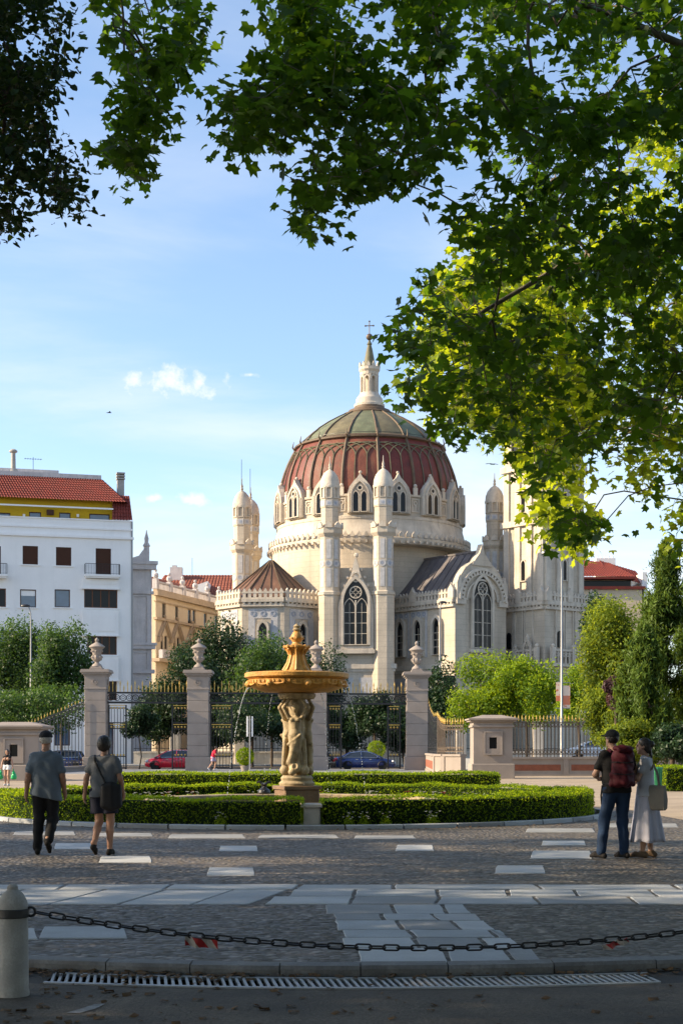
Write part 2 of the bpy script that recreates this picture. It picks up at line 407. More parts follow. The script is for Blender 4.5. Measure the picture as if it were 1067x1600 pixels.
M['plane_leaf'] = leaf_mat('plane_leaf', (0.008, 0.028, 0.007), (0.034, 0.088, 0.014), (0.21, 0.38, 0.014), 0.38, 0.18)
M['plane_leaf_lit'] = leaf_mat('sunlit_plane_leaf', (0.05, 0.085, 0.008), (0.20, 0.27, 0.014), (0.62, 0.72, 0.02), 0.45, 0.25)  # lighter copy of plane_leaf, its sunlight painted into the colour
M['linden_leaf'] = leaf_mat('round_leaf', (0.008, 0.020, 0.008), (0.022, 0.046, 0.014), (0.06, 0.11, 0.015), 0.3, 0.2)
M['street_leaf'] = leaf_mat('street_tree_leaf', (0.022, 0.055, 0.014), (0.06, 0.12, 0.022), (0.13, 0.24, 0.03), 0.35)
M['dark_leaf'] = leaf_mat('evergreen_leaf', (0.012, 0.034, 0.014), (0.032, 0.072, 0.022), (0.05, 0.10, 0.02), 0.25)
M['lime_leaf'] = leaf_mat('lime_green_leaf', (0.05, 0.115, 0.012), (0.19, 0.27, 0.014), (0.46, 0.60, 0.02), 0.45, 0.2)
M['bright_leaf'] = leaf_mat('bright_tree_leaf', (0.045, 0.085, 0.012), (0.18, 0.24, 0.022), (0.45, 0.52, 0.03), 0.4, 0.2)
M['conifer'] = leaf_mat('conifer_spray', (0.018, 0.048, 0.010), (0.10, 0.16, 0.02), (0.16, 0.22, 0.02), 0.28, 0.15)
M['purple_leaf'] = leaf_mat('purple_plum_leaf', (0.05, 0.025, 0.03), (0.15, 0.09, 0.09), (0.16, 0.06, 0.06), 0.3)
M['box_leaf'] = leaf_mat('box_hedge_leaf', (0.010, 0.028, 0.004), (0.115, 0.19, 0.007), (0.66, 0.84, 0.015), 0.36, 0.1)
M['box_core'] = mat('hedge_inside', (0.014, 0.026, 0.008), 1.0, 0.4, 6, 0.8, 40, spec=0.05)
# ------------------------------------------------------------------ ground, road, plaza
def cobble_mat():
    m, nt, b = new_mat('pebble_paving')
    pos = N(nt, 'ShaderNodeNewGeometry').outputs['Position']
    vo = N(nt, 'ShaderNodeTexVoronoi', feature='F1'); vo.inputs['Scale'].default_value = 12.5; vo.inputs['Randomness'].default_value = 0.9
    ve = N(nt, 'ShaderNodeTexVoronoi', feature='DISTANCE_TO_EDGE'); ve.inputs['Scale'].default_value = 12.5; ve.inputs['Randomness'].default_value = 0.9
    nt.links.new(pos, vo.inputs['Vector']); nt.links.new(pos, ve.inputs['Vector'])
    sep = N(nt, 'ShaderNodeSeparateColor'); nt.links.new(vo.outputs['Color'], sep.inputs[0])
    big = noise(nt, pos, 0.35, 5, 0.6); mid = noise(nt, pos, 2.3, 4, 0.6)
    c = mixc(nt, sep.outputs[0], (0.018, 0.017, 0.016), (0.22, 0.205, 0.18))
    c = mixc(nt, nmath(nt, 'MULTIPLY', sep.outputs[1], 0.4), c, (0.17, 0.13, 0.095))
    gap = maprange(nt, ve.outputs['Distance'], 0.0, 0.22, 1, 0)
    c = mixc(nt, gap, c, mixc(nt, mid, (0.018, 0.015, 0.011), (0.085, 0.068, 0.05)))
    c = mixc(nt, maprange(nt, big, 0.48, 0.74, 0, 0.45), c, (0.17, 0.138, 0.102))     # sand lying over the pebbles
    nt.links.new(c, b.inputs['Base Color']); nt.links.new(maprange(nt, sep.outputs[2], 0, 1, 0.5, 0.85), b.inputs['Roughness']); b.inputs['Specular IOR Level'].default_value = 0.4
    h = nmath(nt, 'ADD', maprange(nt, vo.outputs['Distance'], 0.0, 0.55, 1, 0), nmath(nt, 'MULTIPLY', sep.outputs[0], 0.4))
    h = nmath(nt, 'MULTIPLY', h, maprange(nt, big, 0.42, 0.66, 1, 0.35))
    bp = N(nt, 'ShaderNodeBump'); bp.inputs['Strength'].default_value = 1.0; bp.inputs['Distance'].default_value = 0.05
    nt.links.new(h, bp.inputs['Height']); nt.links.new(bp.outputs['Normal'], b.inputs['Normal'])
    return m
M['cobble'] = cobble_mat()
M['asphalt'] = mat('asphalt', (0.125, 0.105, 0.085), 0.88, 0.7, 1.1, 1.0, 40, stain=0.0)
M['asphalt_old'] = mat('worn_asphalt', (0.06, 0.055, 0.05), 0.9, 0.45, 0.8, 0.7, 70)
M['sand'] = mat('sandy_path', (0.36, 0.29, 0.21), 0.95, 0.25, 0.6, 0.5, 30)
M['slab'] = mat('paving_granite', (0.37, 0.395, 0.42), 0.75, 0.28, 1.7, 0.35, 50)  # bluish tint puts the blue of skylit shade into the stone colour
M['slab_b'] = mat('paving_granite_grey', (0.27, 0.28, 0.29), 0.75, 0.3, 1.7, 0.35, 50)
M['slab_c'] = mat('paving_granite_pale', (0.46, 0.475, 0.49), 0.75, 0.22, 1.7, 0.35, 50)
M['kerb'] = mat('grimy_kerb_granite', (0.19, 0.19, 0.19), 0.8, 0.45, 3.5, 0.4, 45, stain=0.4, stain_col=(0.05, 0.045, 0.04))
M['leaf_litter'] = mat('dry_leaf', (0.13, 0.075, 0.035), 0.9, 0.5, 6, 0.2, 20)
def yk(x):
    u = x - 0.05; return 10.13 + 0.065 * u * u / (1 + 0.03 * u * u)
def sheet(name, xs, f0, f1, z, m, parent=None, rows=1, kind='structure'):
    b = MB(); k = rows + 1
    for x in xs:
        a, c = (f0(x) if callable(f0) else f0), (f1(x) if callable(f1) else f1)
        for j in range(k): b.v.append((x, a + (c - a) * j / rows, z))
    for i in range(len(xs) - 1):
        for j in range(rows): b.f.append((i * k + j, (i + 1) * k + j, (i + 1) * k + j + 1, i * k + j + 1))
    return b.build(name, m, parent, kind=kind)
b = MB(); b.add([(-3000, -300, -0.25), (3000, -300, -0.25), (3000, 5000, -0.25), (-3000, 5000, -0.25)], [(0, 1, 2, 3)])
b.build('ground', M['asphalt_old'], kind='structure')
xs = [-30, -20, -14, -10, -7] + [-5 + 0.25 * i for i in range(41)] + [7, 10, 14, 20, 30]
plaza = sheet('plaza', xs, lambda x: yk(x) + 0.2, 88.0, 0.0, M['cobble'], rows=1)
sheet('road', xs, -20.0, lambda x: yk(x) - 0.55, -0.06, M['asphalt'])
sheet('gutter', xs, lambda x: yk(x) - 0.10, lambda x: yk(x) + 0.1, -0.06, M['asphalt_old'])
GX0, GX1 = -1.98, 2.12
sheet('gutter_end', [x for x in xs if x < GX0 - 0.02] + [GX0], lambda x: yk(x) - 0.55, lambda x: yk(x) - 0.10, -0.0605, M['asphalt_old'])
sheet('gutter_end', [GX1] + [x for x in xs if x > GX1 + 0.02], lambda x: yk(x) - 0.55, lambda x: yk(x) - 0.10, -0.0605, M['asphalt_old'])
# sandy park path round the flower bed and the light strip in front of the gate
b = MB(); 
def ringpts(cx, cy, r, n, a0=0.0): return [(cx + r * math.cos(a0 + 2 * math.pi * i / n), cy + r * math.sin(a0 + 2 * math.pi * i / n)) for i in range(n)]
b.add([(-26, 42, 0.004), (26, 36, 0.004), (30, 88, 0.004), (-30, 88, 0.004)], [(0, 1, 2, 3)])
b.add([(7.3, 26.5, 0.004), (30, 25.0, 0.004), (26, 35.99, 0.004), (7.0, 38.3, 0.004)], [(0, 1, 2, 3)])
b.build('path', M['sand'], kind='structure')
# street behind the gate with its pavements
b = MB(); b.add([(-400, 108, -0.12), (400, 108, -0.12), (400, 138, -0.12), (-400, 138, -0.12)], [(0, 1, 2, 3)]); b.build('street', M['asphalt'], kind='structure')
for (y0, y1) in ((88, 108), (138, 160)):
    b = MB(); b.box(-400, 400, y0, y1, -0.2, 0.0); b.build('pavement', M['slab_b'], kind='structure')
for x in range(-90, 100, 8):
    pass
b = MB()
for x in range(-90, 96, 6): b.add([(x, 122.9, -0.116), (x + 3, 122.9, -0.116), (x + 3, 123.05, -0.116), (x, 123.05, -0.116)], [(0, 1, 2, 3)])
M['paint'] = mat('road_paint', (0.7, 0.7, 0.68), 0.7, 0.2, 2, 0.2, 40)
b.build('lane_marking', M['paint'], kind='structure')
M['old_paint'] = mat('worn_road_paint', (0.30, 0.30, 0.30), 0.8, 0.6, 9, 0.4, 40)
b = MB(); b.add([(-1.62, 8.72, -.056), (-1.54, 8.71, -.056), (-1.47, 8.86, -.056), (-1.44, 9.02, -.056), (-1.50, 9.02, -.056), (-1.55, 8.88, -.056)], [(0, 1, 2, 3, 4, 5)]); b.build('lane_marking', M['old_paint'], kind='structure')

# drain channel under the grate (a real slot in the road)
gx = [GX0 + (GX1 - GX0) * i / 24 for i in range(25)]
b = MB()
for nm, f, z0, z1 in (('a', -0.55, -0.40, -0.06), ('b', -0.10, -0.40, -0.06)):
    for i in range(24):
        x0, x1 = gx[i], gx[i + 1]; b.add([(x0, yk(x0) + f, z0), (x1, yk(x1) + f, z0), (x1, yk(x1) + f, z1), (x0, yk(x0) + f, z1)], [(0, 1, 2, 3)])
for i in range(24):
    x0, x1 = gx[i], gx[i + 1]; b.add([(x0, yk(x0) - .55, -.4), (x1, yk(x1) - .55, -.4), (x1, yk(x1) - .1, -.4), (x0, yk(x0) - .1, -.4)], [(0, 1, 2, 3)])
b.build('drain_channel', M['soil'], kind='structure')
grate = thing('drain_grate', 'long pale steel drain grate in the gutter along the kerb', 'drain', (0, 9.8, -0.06))
M['grate'] = mat('worn_galvanised_grate', (0.34, 0.35, 0.36), 0.5, 0.25, 6, 0.2, 60, metal=0.3)
b = MB()
for f0, f1 in ((-0.55, -0.50), (-0.145, -0.10)):
    for i in range(24):
        x0, x1 = gx[i], gx[i + 1]
        b.loft([[(x0, yk(x0) + f0, -.075), (x0, yk(x0) + f1, -.075), (x0, yk(x0) + f1, -.05), (x0, yk(x0) + f0, -.05)],
                [(x1, yk(x1) + f0, -.075), (x1, yk(x1) + f1, -.075), (x1, yk(x1) + f1, -.05), (x1, yk(x1) + f0, -.05)]])
b.build('frame', M['grate'], grate)
bar_me = MB().cham(-0.0105, 0.0105, -0.18, 0.18, -0.03, 0.0, 0.003).mesh('grate_bar', M['grate'])
nb = 84
for i in range(nb):
    x = GX0 + (GX1 - GX0) * (i + 0.5) / nb
    inst(bar_me, 'bar', grate, T(x, yk(x) - 0.3225, -0.052 + random.uniform(-.001, .001)) @ RZ(0.14 + random.uniform(-.01, .01)))

# kerb stones
kerb = thing('kerb', 'curved granite kerb between the road and the pebble plaza', 'kerb', (0, 10.2, 0))
x = -4.4
while x < 4.6:
    L = random.uniform(0.55, 0.75); x1 = x + L - 0.008
    y0, y1 = yk(x), yk(x1); z = 0.012 + random.uniform(-.004, .004)
    bb = MB()
    def kr(xx, yy, zz, c=0.015): return [(xx, yy, -0.15), (xx, yy, zz - c * 1.6), (xx, yy + c, zz), (xx, yy + 0.205, zz), (xx, yy + 0.205, -0.15)]
    bb.loft([kr(x, y0, z), kr((x + x1) / 2, yk((x + x1) / 2), z), kr(x1, y1, z)])
    bb.build('kerb_stone', M['kerb'], kerb); x += L

# flagstones set in the pebbles; every one is a piece of the plaza
def slab(quad, z=0.008, m=None):
    """quad: four ground points, counter-clockwise"""
    qq = []
    for i in range(4):
        a, e = Vector(quad[i]), Vector(quad[(i + 1) % 4]); n_ = Vector((e.y - a.y, a.x - e.x)).normalized()
        for f in (0.0, .04, .3, .62, .96): qq.append(tuple(a.lerp(e, f) + n_ * (random.uniform(-.012, .004) if f else -.012)))
    quad = qq[:]
    c = Vector((sum(q[0] for q in quad) / 20, sum(q[1] for q in quad) / 20)); z += random.uniform(-.002, .003)
    r0 = [(q[0], q[1], -0.03) for q in quad]; r1 = [(q[0], q[1], z - 0.006) for q in quad]
    r2 = [(q[0] + (c.x - q[0]) * 0.018, q[1] + (c.y - q[1]) * 0.018, z) for q in quad]
    bb = MB(); bb.loft([r0, r1, r2])
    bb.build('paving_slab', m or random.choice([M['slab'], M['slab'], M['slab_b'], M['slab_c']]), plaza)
def row(y0, y1, xa, xb, lo, hi, skew=0.0, gap=0.015, ms=None):
    x = xa; sk = skew * random.uniform(.6, 1.2)
    while x < xb:
        L = min(random.uniform(lo, hi), xb - x + 0.01); sk2 = skew * random.uniform(.6, 1.2) + random.uniform(-.03, .03)
        dy = random.uniform(-.012, .012)
        slab([(x + gap, y0 + gap + dy), (x + L - gap, y0 + gap), (x + L + sk2 - gap, y1 - gap), (x + sk + gap, y1 - gap + dy)], m=ms); x += L; sk = sk2
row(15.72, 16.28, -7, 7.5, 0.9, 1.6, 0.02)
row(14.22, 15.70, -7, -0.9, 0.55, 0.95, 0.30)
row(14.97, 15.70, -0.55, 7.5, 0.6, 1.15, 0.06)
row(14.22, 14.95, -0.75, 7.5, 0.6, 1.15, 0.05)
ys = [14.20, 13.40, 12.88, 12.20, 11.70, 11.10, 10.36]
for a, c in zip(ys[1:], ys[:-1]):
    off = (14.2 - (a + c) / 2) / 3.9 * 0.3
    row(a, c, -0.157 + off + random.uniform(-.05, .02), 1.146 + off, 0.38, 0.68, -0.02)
def wslab(x0, x1, y0, y1, m=None):
    a, c, d, e = G(x0, y1), G(x1, y1), G(x1 - (x1 - x0) * .04, y0), G(x0 + (x1 - x0) * .04, y0)
    slab([(a.x, a.y), (c.x, c.y), (d.x, d.y), (e.x, e.y)], m=m)
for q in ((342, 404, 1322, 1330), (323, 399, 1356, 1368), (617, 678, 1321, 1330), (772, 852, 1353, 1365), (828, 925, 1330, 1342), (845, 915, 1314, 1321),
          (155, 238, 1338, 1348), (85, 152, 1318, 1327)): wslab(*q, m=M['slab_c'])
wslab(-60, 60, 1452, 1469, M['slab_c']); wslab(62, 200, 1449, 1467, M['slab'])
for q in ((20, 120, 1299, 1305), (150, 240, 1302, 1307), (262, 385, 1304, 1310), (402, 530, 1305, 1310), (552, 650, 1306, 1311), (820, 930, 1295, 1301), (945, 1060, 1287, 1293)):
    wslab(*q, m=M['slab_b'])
# dry leaves blown along the gutter, the kerb and the bed
lv = []; 
for i in range(700):
    if 240 <= i < 420:
        x = random.uniform(-3.0, 3.0) if i % 3 else random.uniform(-3, -1.2); lv.append((x, yk(x) - random.uniform(.3, 2.2), -.055)); continue
    if i < 240:
        x = random.choice([random.uniform(-2.6, -0.6), random.uniform(-2.6, 2.6)]); y = yk(x) - abs(random.gauss(0, 0.13)) - 0.005; z = -0.05
        if GX0 < x < GX1: z = -0.046
    else:
        a = random.uniform(0, 2 * math.pi); r = 7.15 + abs(random.gauss(0.05, 0.25)); x, y, z = -1.04 + r * math.cos(a), 34.5 + r * math.sin(a), 0.012
    lv.append((x, y, z))
b = MB()
for (x, y, z) in lv:
    s = random.uniform(.012, .035); a = random.uniform(0, 6.28); t = random.uniform(-.3, .5)
    b.m = T(x, y, z) @ RZ(a) @ RX(t)
    b.add([(-s, -s * .6, 0), (0, -s * .8, s * .3), (s, -s * .2, 0), (s * .9, s * .6, s * .2), (0, s * .9, 0), (-s, s * .4, s * .3)], [(0, 1, 2, 3, 4, 5)])
tag(b.build('fallen_leaves', M['leaf_litter']), 'dry brown leaves scattered along the gutter and flower bed edge', 'leaves', kind='stuff')
# ------------------------------------------------------------------ church
CH = Vector((3.47, 184.0, 0.0)); MC = T(CH) @ RZ(R_(-6.5))
church = thing('church', 'cream stone domed church with maroon dome, corner turrets and bell tower', 'church', CH)
def wall(a, d, x=0.0, z=0.0): return MC @ RZ(R_(a)) @ T(x, -d, z)
def gothic(w, h, rise, n=7, x=0.0, z=0.0):
    hs = h - rise; c = (rise * rise - w * w / 4) / w; rad = c + w / 2; t1 = math.atan2(rise, -c if c > -rad else 0)
    a_end = math.pi - math.atan2(rise, c) if c != 0 else math.pi / 2
    # left arc: centre (c, hs), from angle pi to the apex
    ap = math.atan2(rise, -c)
    L = [(c + rad * math.cos(math.pi + (ap - math.pi) * i / n), hs + rad * math.sin(math.pi + (ap - math.pi) * i / n)) for i in range(n + 1)]
    pts = [(-w / 2, 0)] + L + [(-p[0], p[1]) for p in reversed(L[:-1])] + [(w / 2, 0)]
    return [(x + p[0], z + p[1]) for p in pts]
def circle(r, n=16, x=0, z=0): return [(x + r * math.cos(2 * math.pi * i / n), z + r * math.sin(2 * math.pi * i / n)) for i in range(n)]
def gothic_window(Mx, w, h, rise, parent, lights=2, depth=0.3, name='window', frame_w=0.28, bars=4, rose=True):
    """a pointed window standing in a moulded surround: surround, dark glass, mullions and tracery"""
    b = MB(Mx); b.ring(gothic(w + 2 * frame_w, h + frame_w * 1.3, rise + frame_w * .5, z=-0.0), gothic(w, h - .05, rise, z=0.05), -depth, 0.06)
    f = b.build(name, M['stone_trim'], parent)
    g = MB(Mx); g.plate(gothic(w * 1.02, h, rise, z=0.02), -0.05, 0.05); g.build('glass', M['glass'], f)
    t = MB(Mx); lw = w / lights; bw = max(0.055, w * .028)
    for k in range(1, lights): t.box(-w / 2 + k * lw - bw, -w / 2 + k * lw + bw, -depth * .7, -0.06, 0.06, (h - rise) * 1.06)
    lh = (h - rise) * (1.1 if rose else 1.15)
    if lights > 1:
        for k in range(lights):
            cx = -w / 2 + (k + .5) * lw
            t.ring(gothic(lw * .98, lh, lw * .85, x=cx, z=0.06), gothic(lw * .86, lh - lw * .09, lw * .76, x=cx, z=0.10), -depth * .6, -0.07)
    if rose:
        rr = w * .26; zc = h - rise * .56
        t.ring(circle(rr, 20, 0, zc), circle(rr * .85, 20, 0, zc), -depth * .65, -0.08)
        for k in range(4):
            a = k * math.pi / 2 + math.pi / 4; q = (rr * .62 * math.cos(a), zc + rr * .62 * math.sin(a))
            t.ring(circle(rr * .40, 10, *q), circle(rr * .32, 10, *q), -depth * .5, -0.085)
    for k in range(1, bars):
        z = (h - rise) * k / bars + .1; t.box(-w / 2 + .03, w / 2 - .03, -0.1, -0.062, z - .03, z + .03)
    for k in range(lights * 2):
        if k % 2: x = -w / 2 + k * lw / 2; t.box(x - .02, x + .02, -0.095, -0.06, .06, (h - rise))
    t.build('tracery', M['stone_trim'], f)
    return f
def parapet(Mx, x0, x1, z, parent, name='parapet', h=1.25, step=0.55, peaks=True):
    """cornice with dentils, a pierced balustrade of little pointed posts and a coping"""
    b = MB(Mx); b.box(x0, x1, -0.42, 0.0, z - 0.35, z); b.box(x0, x1, -0.30, 0.0, z - 0.85, z - 0.55); b.box(x0, x1, -0.30, 0.0, z, z + .18)
    n = max(int((x1 - x0) / step), 1); st = (x1 - x0) / n
    for i in range(n):
        c = x0 + (i + .5) * st
        b.box(c - st * .24, c + st * .24, -0.36, 0.0, z - 0.56, z - .34)
        b.plate([(c - st * .3, z + .17), (c + st * .3, z + .17), (c + st * .3, z + h * .78), (c, z + h), (c - st * .3, z + h * .78)], -0.24, -0.04)
    b.box(x0, x1, -0.27, -0.01, z + h * .52, z + h * .68)
    if peaks:
        for c in (x0 + .35, (x0 + x1) / 2, x1 - .35):
            b.plate([(c - .42, z + .1), (c + .42, z + .1), (c + .42, z + h * .9), (c, z + h + .45), (c - .42, z + h * .9)], -0.36, -0.02); b.ball(c, -.19, z + h + .5, .12, 6, 4)
    return b.build(name, M['stone_trim'], parent)
def course(Mx, x0, x1, z, parent, d=0.3, h=0.55):
    b = MB(Mx); b.box(x0 - d, x1 + d, -d, .4, z, z + h); b.box(x0 - d * .5, x1 + d * .5, -d * .5, .4, z - h * .6, z - .002)
    return b.build('string_course', M['stone_trim'], parent)

# central core, drum skirt and drum
b = MB(MC)
outl = [(12.2 * math.cos(q), 12.2 * math.sin(q)) for q in [-math.pi / 2 + R_(72 + 306 * i / 36) for i in range(37)]] + [(10.3 * math.cos(q), 10.3 * math.sin(q)) for q in [-math.pi / 2 + R_(q) for q in (20, 28, 36, 45, 54, 62, 70)]]
b.prism(outl, 0, 25.45); core = b.build('core', M['stone'], church, True, 25)
b = MB(MC); b.lathe([(12.2, 25.4), (12.42, 25.8), (12.42, 26.1), (12.3, 26.2), (12.25, 26.4), (11.9, 26.9), (11.5, 28.3), (11.5, 28.45)], 64)
b.build('drum_skirt', M['stone_trim'], church, True, 30)
b = MB(MC)
for i in range(96):
    a = 2 * math.pi * i / 96; b.m = MC @ RZ(a) @ T(0, -12.48, 0)
    b.plate([(-.22, 26.2), (.22, 26.2), (.22, 26.5), (0, 26.85), (-.22, 26.5)], -.06, .1); b.box(-.12, .12, -.25, .05, 25.45, 25.8)
b.build('cresting', M['stone_trim'], church, kind='stuff')
b = MB(MC); b.lathe([(11.3, 28.3), (11.3, 31.0), (11.48, 31.1), (11.48, 31.35), (11.0, 31.4)], 64); drum = b.build('drum', M['stone'], church, True, 30)
b = MB(MC); b.lathe([(11.33, 28.30), (11.56, 28.42), (11.56, 28.75), (11.35, 28.85)], 64, cap=False); b.build('drum_sill', M['stone_trim'], church, True, 30)
gm = [(-1.5, 0.0), (1.5, 0.0), (1.5, 2.3), (1.25, 3.1), (.75, 3.75), (.3, 4.2), (0, 4.75), (-.3, 4.2), (-.75, 3.75), (-1.25, 3.1), (-1.5, 2.3)]
for k in range(16):
    a = 22.5 * k; Mw = wall(a, 11.37, 0, 29.0)
    vis = k in (0, 1, 2, 3, 4, 12, 13, 14, 15)
    b = MB(Mw); b.plate(gm, -0.28, .5); b.ball(0, .1, 4.85, .2, 6, 4)
    for sx in (-1, 1): b.tube([(sx * 1.28, -.3, .05), (sx * 1.28, -.3, 2.35)], .12, 6)
    g = b.build('window_gable', M['stone_trim'], church)
    if not vis: continue
    Mi = Mw @ T(0, -0.29, 0.1)
    w_ = MB(Mi)
    for sx in (-1, 1):
        gl = MB(Mi); gl.plate(gothic(.62, 2.35, .55, x=sx * .48, z=.1), -0.03, .05); gl.build('glass', M['glass'], g)
        w_.ring(gothic(.86, 2.55, .66, x=sx * .48, z=.0), gothic(.60, 2.35, .55, x=sx * .48, z=.1), -.16, .05)
    w_.ring(circle(.36, 12, 0, 2.85), circle(.22, 12, 0, 2.85), -.14, .05)
    w_.ring(gothic(2.2, 3.75, 1.9), gothic(1.95, 3.58, 1.75), -.2, .02)
    w_.build('window_arch', M['stone_trim'], g)
    gl = MB(Mi); gl.plate(circle(.21, 12, 0, 2.85), -.02, .05); gl.build('glass', M['glass'], g)
    # carved panel on the drum between two windows
    Mp = wall(a + 11.25, 11.29, 0, 29.3); p = MB(Mp); p.ring([(-.5, 0), (.5, 0), (.5, 1.6), (-.5, 1.6)], [(-.37, .13), (.37, .13), (.37, 1.47), (-.37, 1.47)], -.12, .08)
    p.ring(circle(.28, 12, 0, 1.05), circle(.17, 12, 0, 1.05), -.1, .05); p.box(-.06, .06, -.1, .05, .2, .75)
    p.box(-.26, .26, -.2, .1, 1.9, 2.9); p.ball(0, -.05, 3.1, .24, 6, 5)
    p.build('drum_panel', M['stone_trim'], church)

# dome: 16 lower panels, 16 upper panels, ribs, interlaced arches
PL = [(11.0, 31.3), (11.0, 32.4), (10.95, 33.4), (10.78, 34.4), (10.45, 35.5), (9.98, 36.7), (9.5, 37.7), (9.1, 38.4)]
PU = [(8.6, 38.9), (7.95, 39.75), (6.85, 40.75), (5.6, 41.6), (4.2, 42.4), (3.1, 42.95)]
def prof_at(pr, z):
    for (r0, z0), (r1, z1) in zip(pr[:-1], pr[1:]):
        if z0 <= z <= z1: return r0 + (r1 - r0) * (z - z0) / (z1 - z0)
    return pr[-1][0]
for k in range(16):
    c = R_(22.5 * k) - math.pi / 2; hw = R_(11.25)
    b = MB(MC); b.lathe(PL, 4, a0=c - hw, a1=c + hw); b.build('dome_panel', M['maroon'] if (k * 7) % 3 else M['maroon_b'], church, True, 30)
    b = MB(MC); b.lathe(PU, 4, a0=c - hw, a1=c + hw); b.build('dome_panel', M['dome_green'] if k % 2 else M['dome_verd'], church, True, 30)
    e = c + hw
    b = MB(MC); b.tube([(r * 1.006 * math.cos(e), r * 1.006 * math.sin(e), z) for r, z in PL], .2, 5)
    b.tube([(r * 1.01 * math.cos(e), r * 1.01 * math.sin(e), z) for r, z in PU], .12, 5)
    b.tube([(9.25 * math.cos(e), 9.25 * math.sin(e), 38.4), (9.55 * math.cos(e), 9.55 * math.sin(e), 38.8), (9.4 * math.cos(e), 9.4 * math.sin(e), 39.5)], [.12, .1, .03], 5)
    b.build('dome_rib', M['rib'], church, True)
    # interlaced pointed arches
    b = MB(MC); ns = 3
    for j in range(ns):
        a0 = c - hw + 2 * hw * (j + .0) / ns
        b.tube([(prof_at(PL, z) * 1.007 * math.cos(a0), prof_at(PL, z) * 1.007 * math.sin(a0), z) for z in np.linspace(31.6, 36.0, 6)], .07, 4)
        for sg in (-1, 1):
            pts = []
            for q in np.linspace(0, 1, 8):
                z = 36.0 + 1.75 * math.sin(q * math.pi / 2); aa = a0 + sg * (2 * hw / ns) * 2.0 * (1 - math.cos(q * math.pi / 2))
                r = prof_at(PL, z) * 1.008; pts.append((r * math.cos(aa), r * math.sin(aa), z))
            b.tube(pts, .065, 4)
    b.build('interlaced_arches', M['rib_green'], church, True)
b = MB(MC); b.lathe([(9.1, 38.35), (9.42, 38.5), (9.42, 38.7), (8.95, 38.8), (8.6, 39.0), (8.4, 38.95)], 64, cap=False); b.build('dome_ring', M['rib'], church, True, 30)
b = MB(MC)
for k in range(32): 
    a = 2 * math.pi * k / 32
    if k % 2: b.tube([(8.85 * math.cos(a), 8.85 * math.sin(a), 38.7), (8.9 * math.cos(a), 8.9 * math.sin(a), 39.15)], .04, 4)
b.tube([(8.88 * math.cos(2 * math.pi * k / 48), 8.88 * math.sin(2 * math.pi * k / 48), 39.1) for k in range(49)], .03, 4)
b.build('railing', M['iron'], church)
b = MB(MC); b.lathe([(3.3, 42.75), (3.35, 43.0), (2.75, 43.2), (2.6, 43.5), (1.95, 43.7), (1.85, 44.1)], 32); b.build('dome_cap', M['rib'], church, True, 30)
# lantern
b = MB(MC); b.lathe([(1.9, 44.0), (1.9, 44.3), (1.7, 44.4), (1.65, 45.0), (1.25, 45.5), (1.2, 45.7)], 16); lan = b.build('lantern', M['stone_trim'], church, True, 30)
b = MB(MC)
for k in range(8):
    a = 2 * math.pi * k / 8 + .2; b.lathe([(.17, 45.7), (.13, 45.85), (.13, 47.7), (.2, 47.95)], 6, 1.0 * math.cos(a), 1.0 * math.sin(a))
b.lathe([(.62, 45.6), (.62, 48.0)], 8)
for k in range(8):
    b.m = MC @ RZ(2 * math.pi * (k + .5) / 8 + .2) @ T(0, -1.0, 45.7); b.ring(gothic(.62, 2.3, .5), gothic(.46, 2.05, .4, z=.02), -.08, .1)
b.m = MC
b.lathe([(1.12, 47.95), (1.15, 48.3), (1.32, 48.55), (1.32, 48.9), (1.0, 48.95)], 16)
for k in range(12):
    b.m = MC @ RZ(2 * math.pi * k / 12) @ T(0, -1.25, 48.9); b.plate([(-.2, 0), (.2, 0), (.2, .25), (0, .6), (-.2, .25)], -.08, .08)
b.build('colonnade', M['stone_trim'], lan)
b = MB(MC); b.lathe([(.85, 48.9), (.72, 49.4), (.36, 51.3), (.24, 51.7), (.34, 51.85), (.2, 52.1), (.12, 52.3)], 12); b.build('spire', M['rib_green'], lan, True, 30)
b = MB(MC); b.ball(0, 0, 52.75, .42, 12, 8); b.tube([(0, 0, 53.1), (0, 0, 54.7)], .06, 5); b.tube([(-.5, 0, 54.15), (.5, 0, 54.15)], .06, 5)
for q in ((-.5, 54.15), (.5, 54.15), (0, 54.7)): b.ball(q[0], 0, q[1], .12, 6, 4)
b.build('cross', M['iron_brown'], lan)

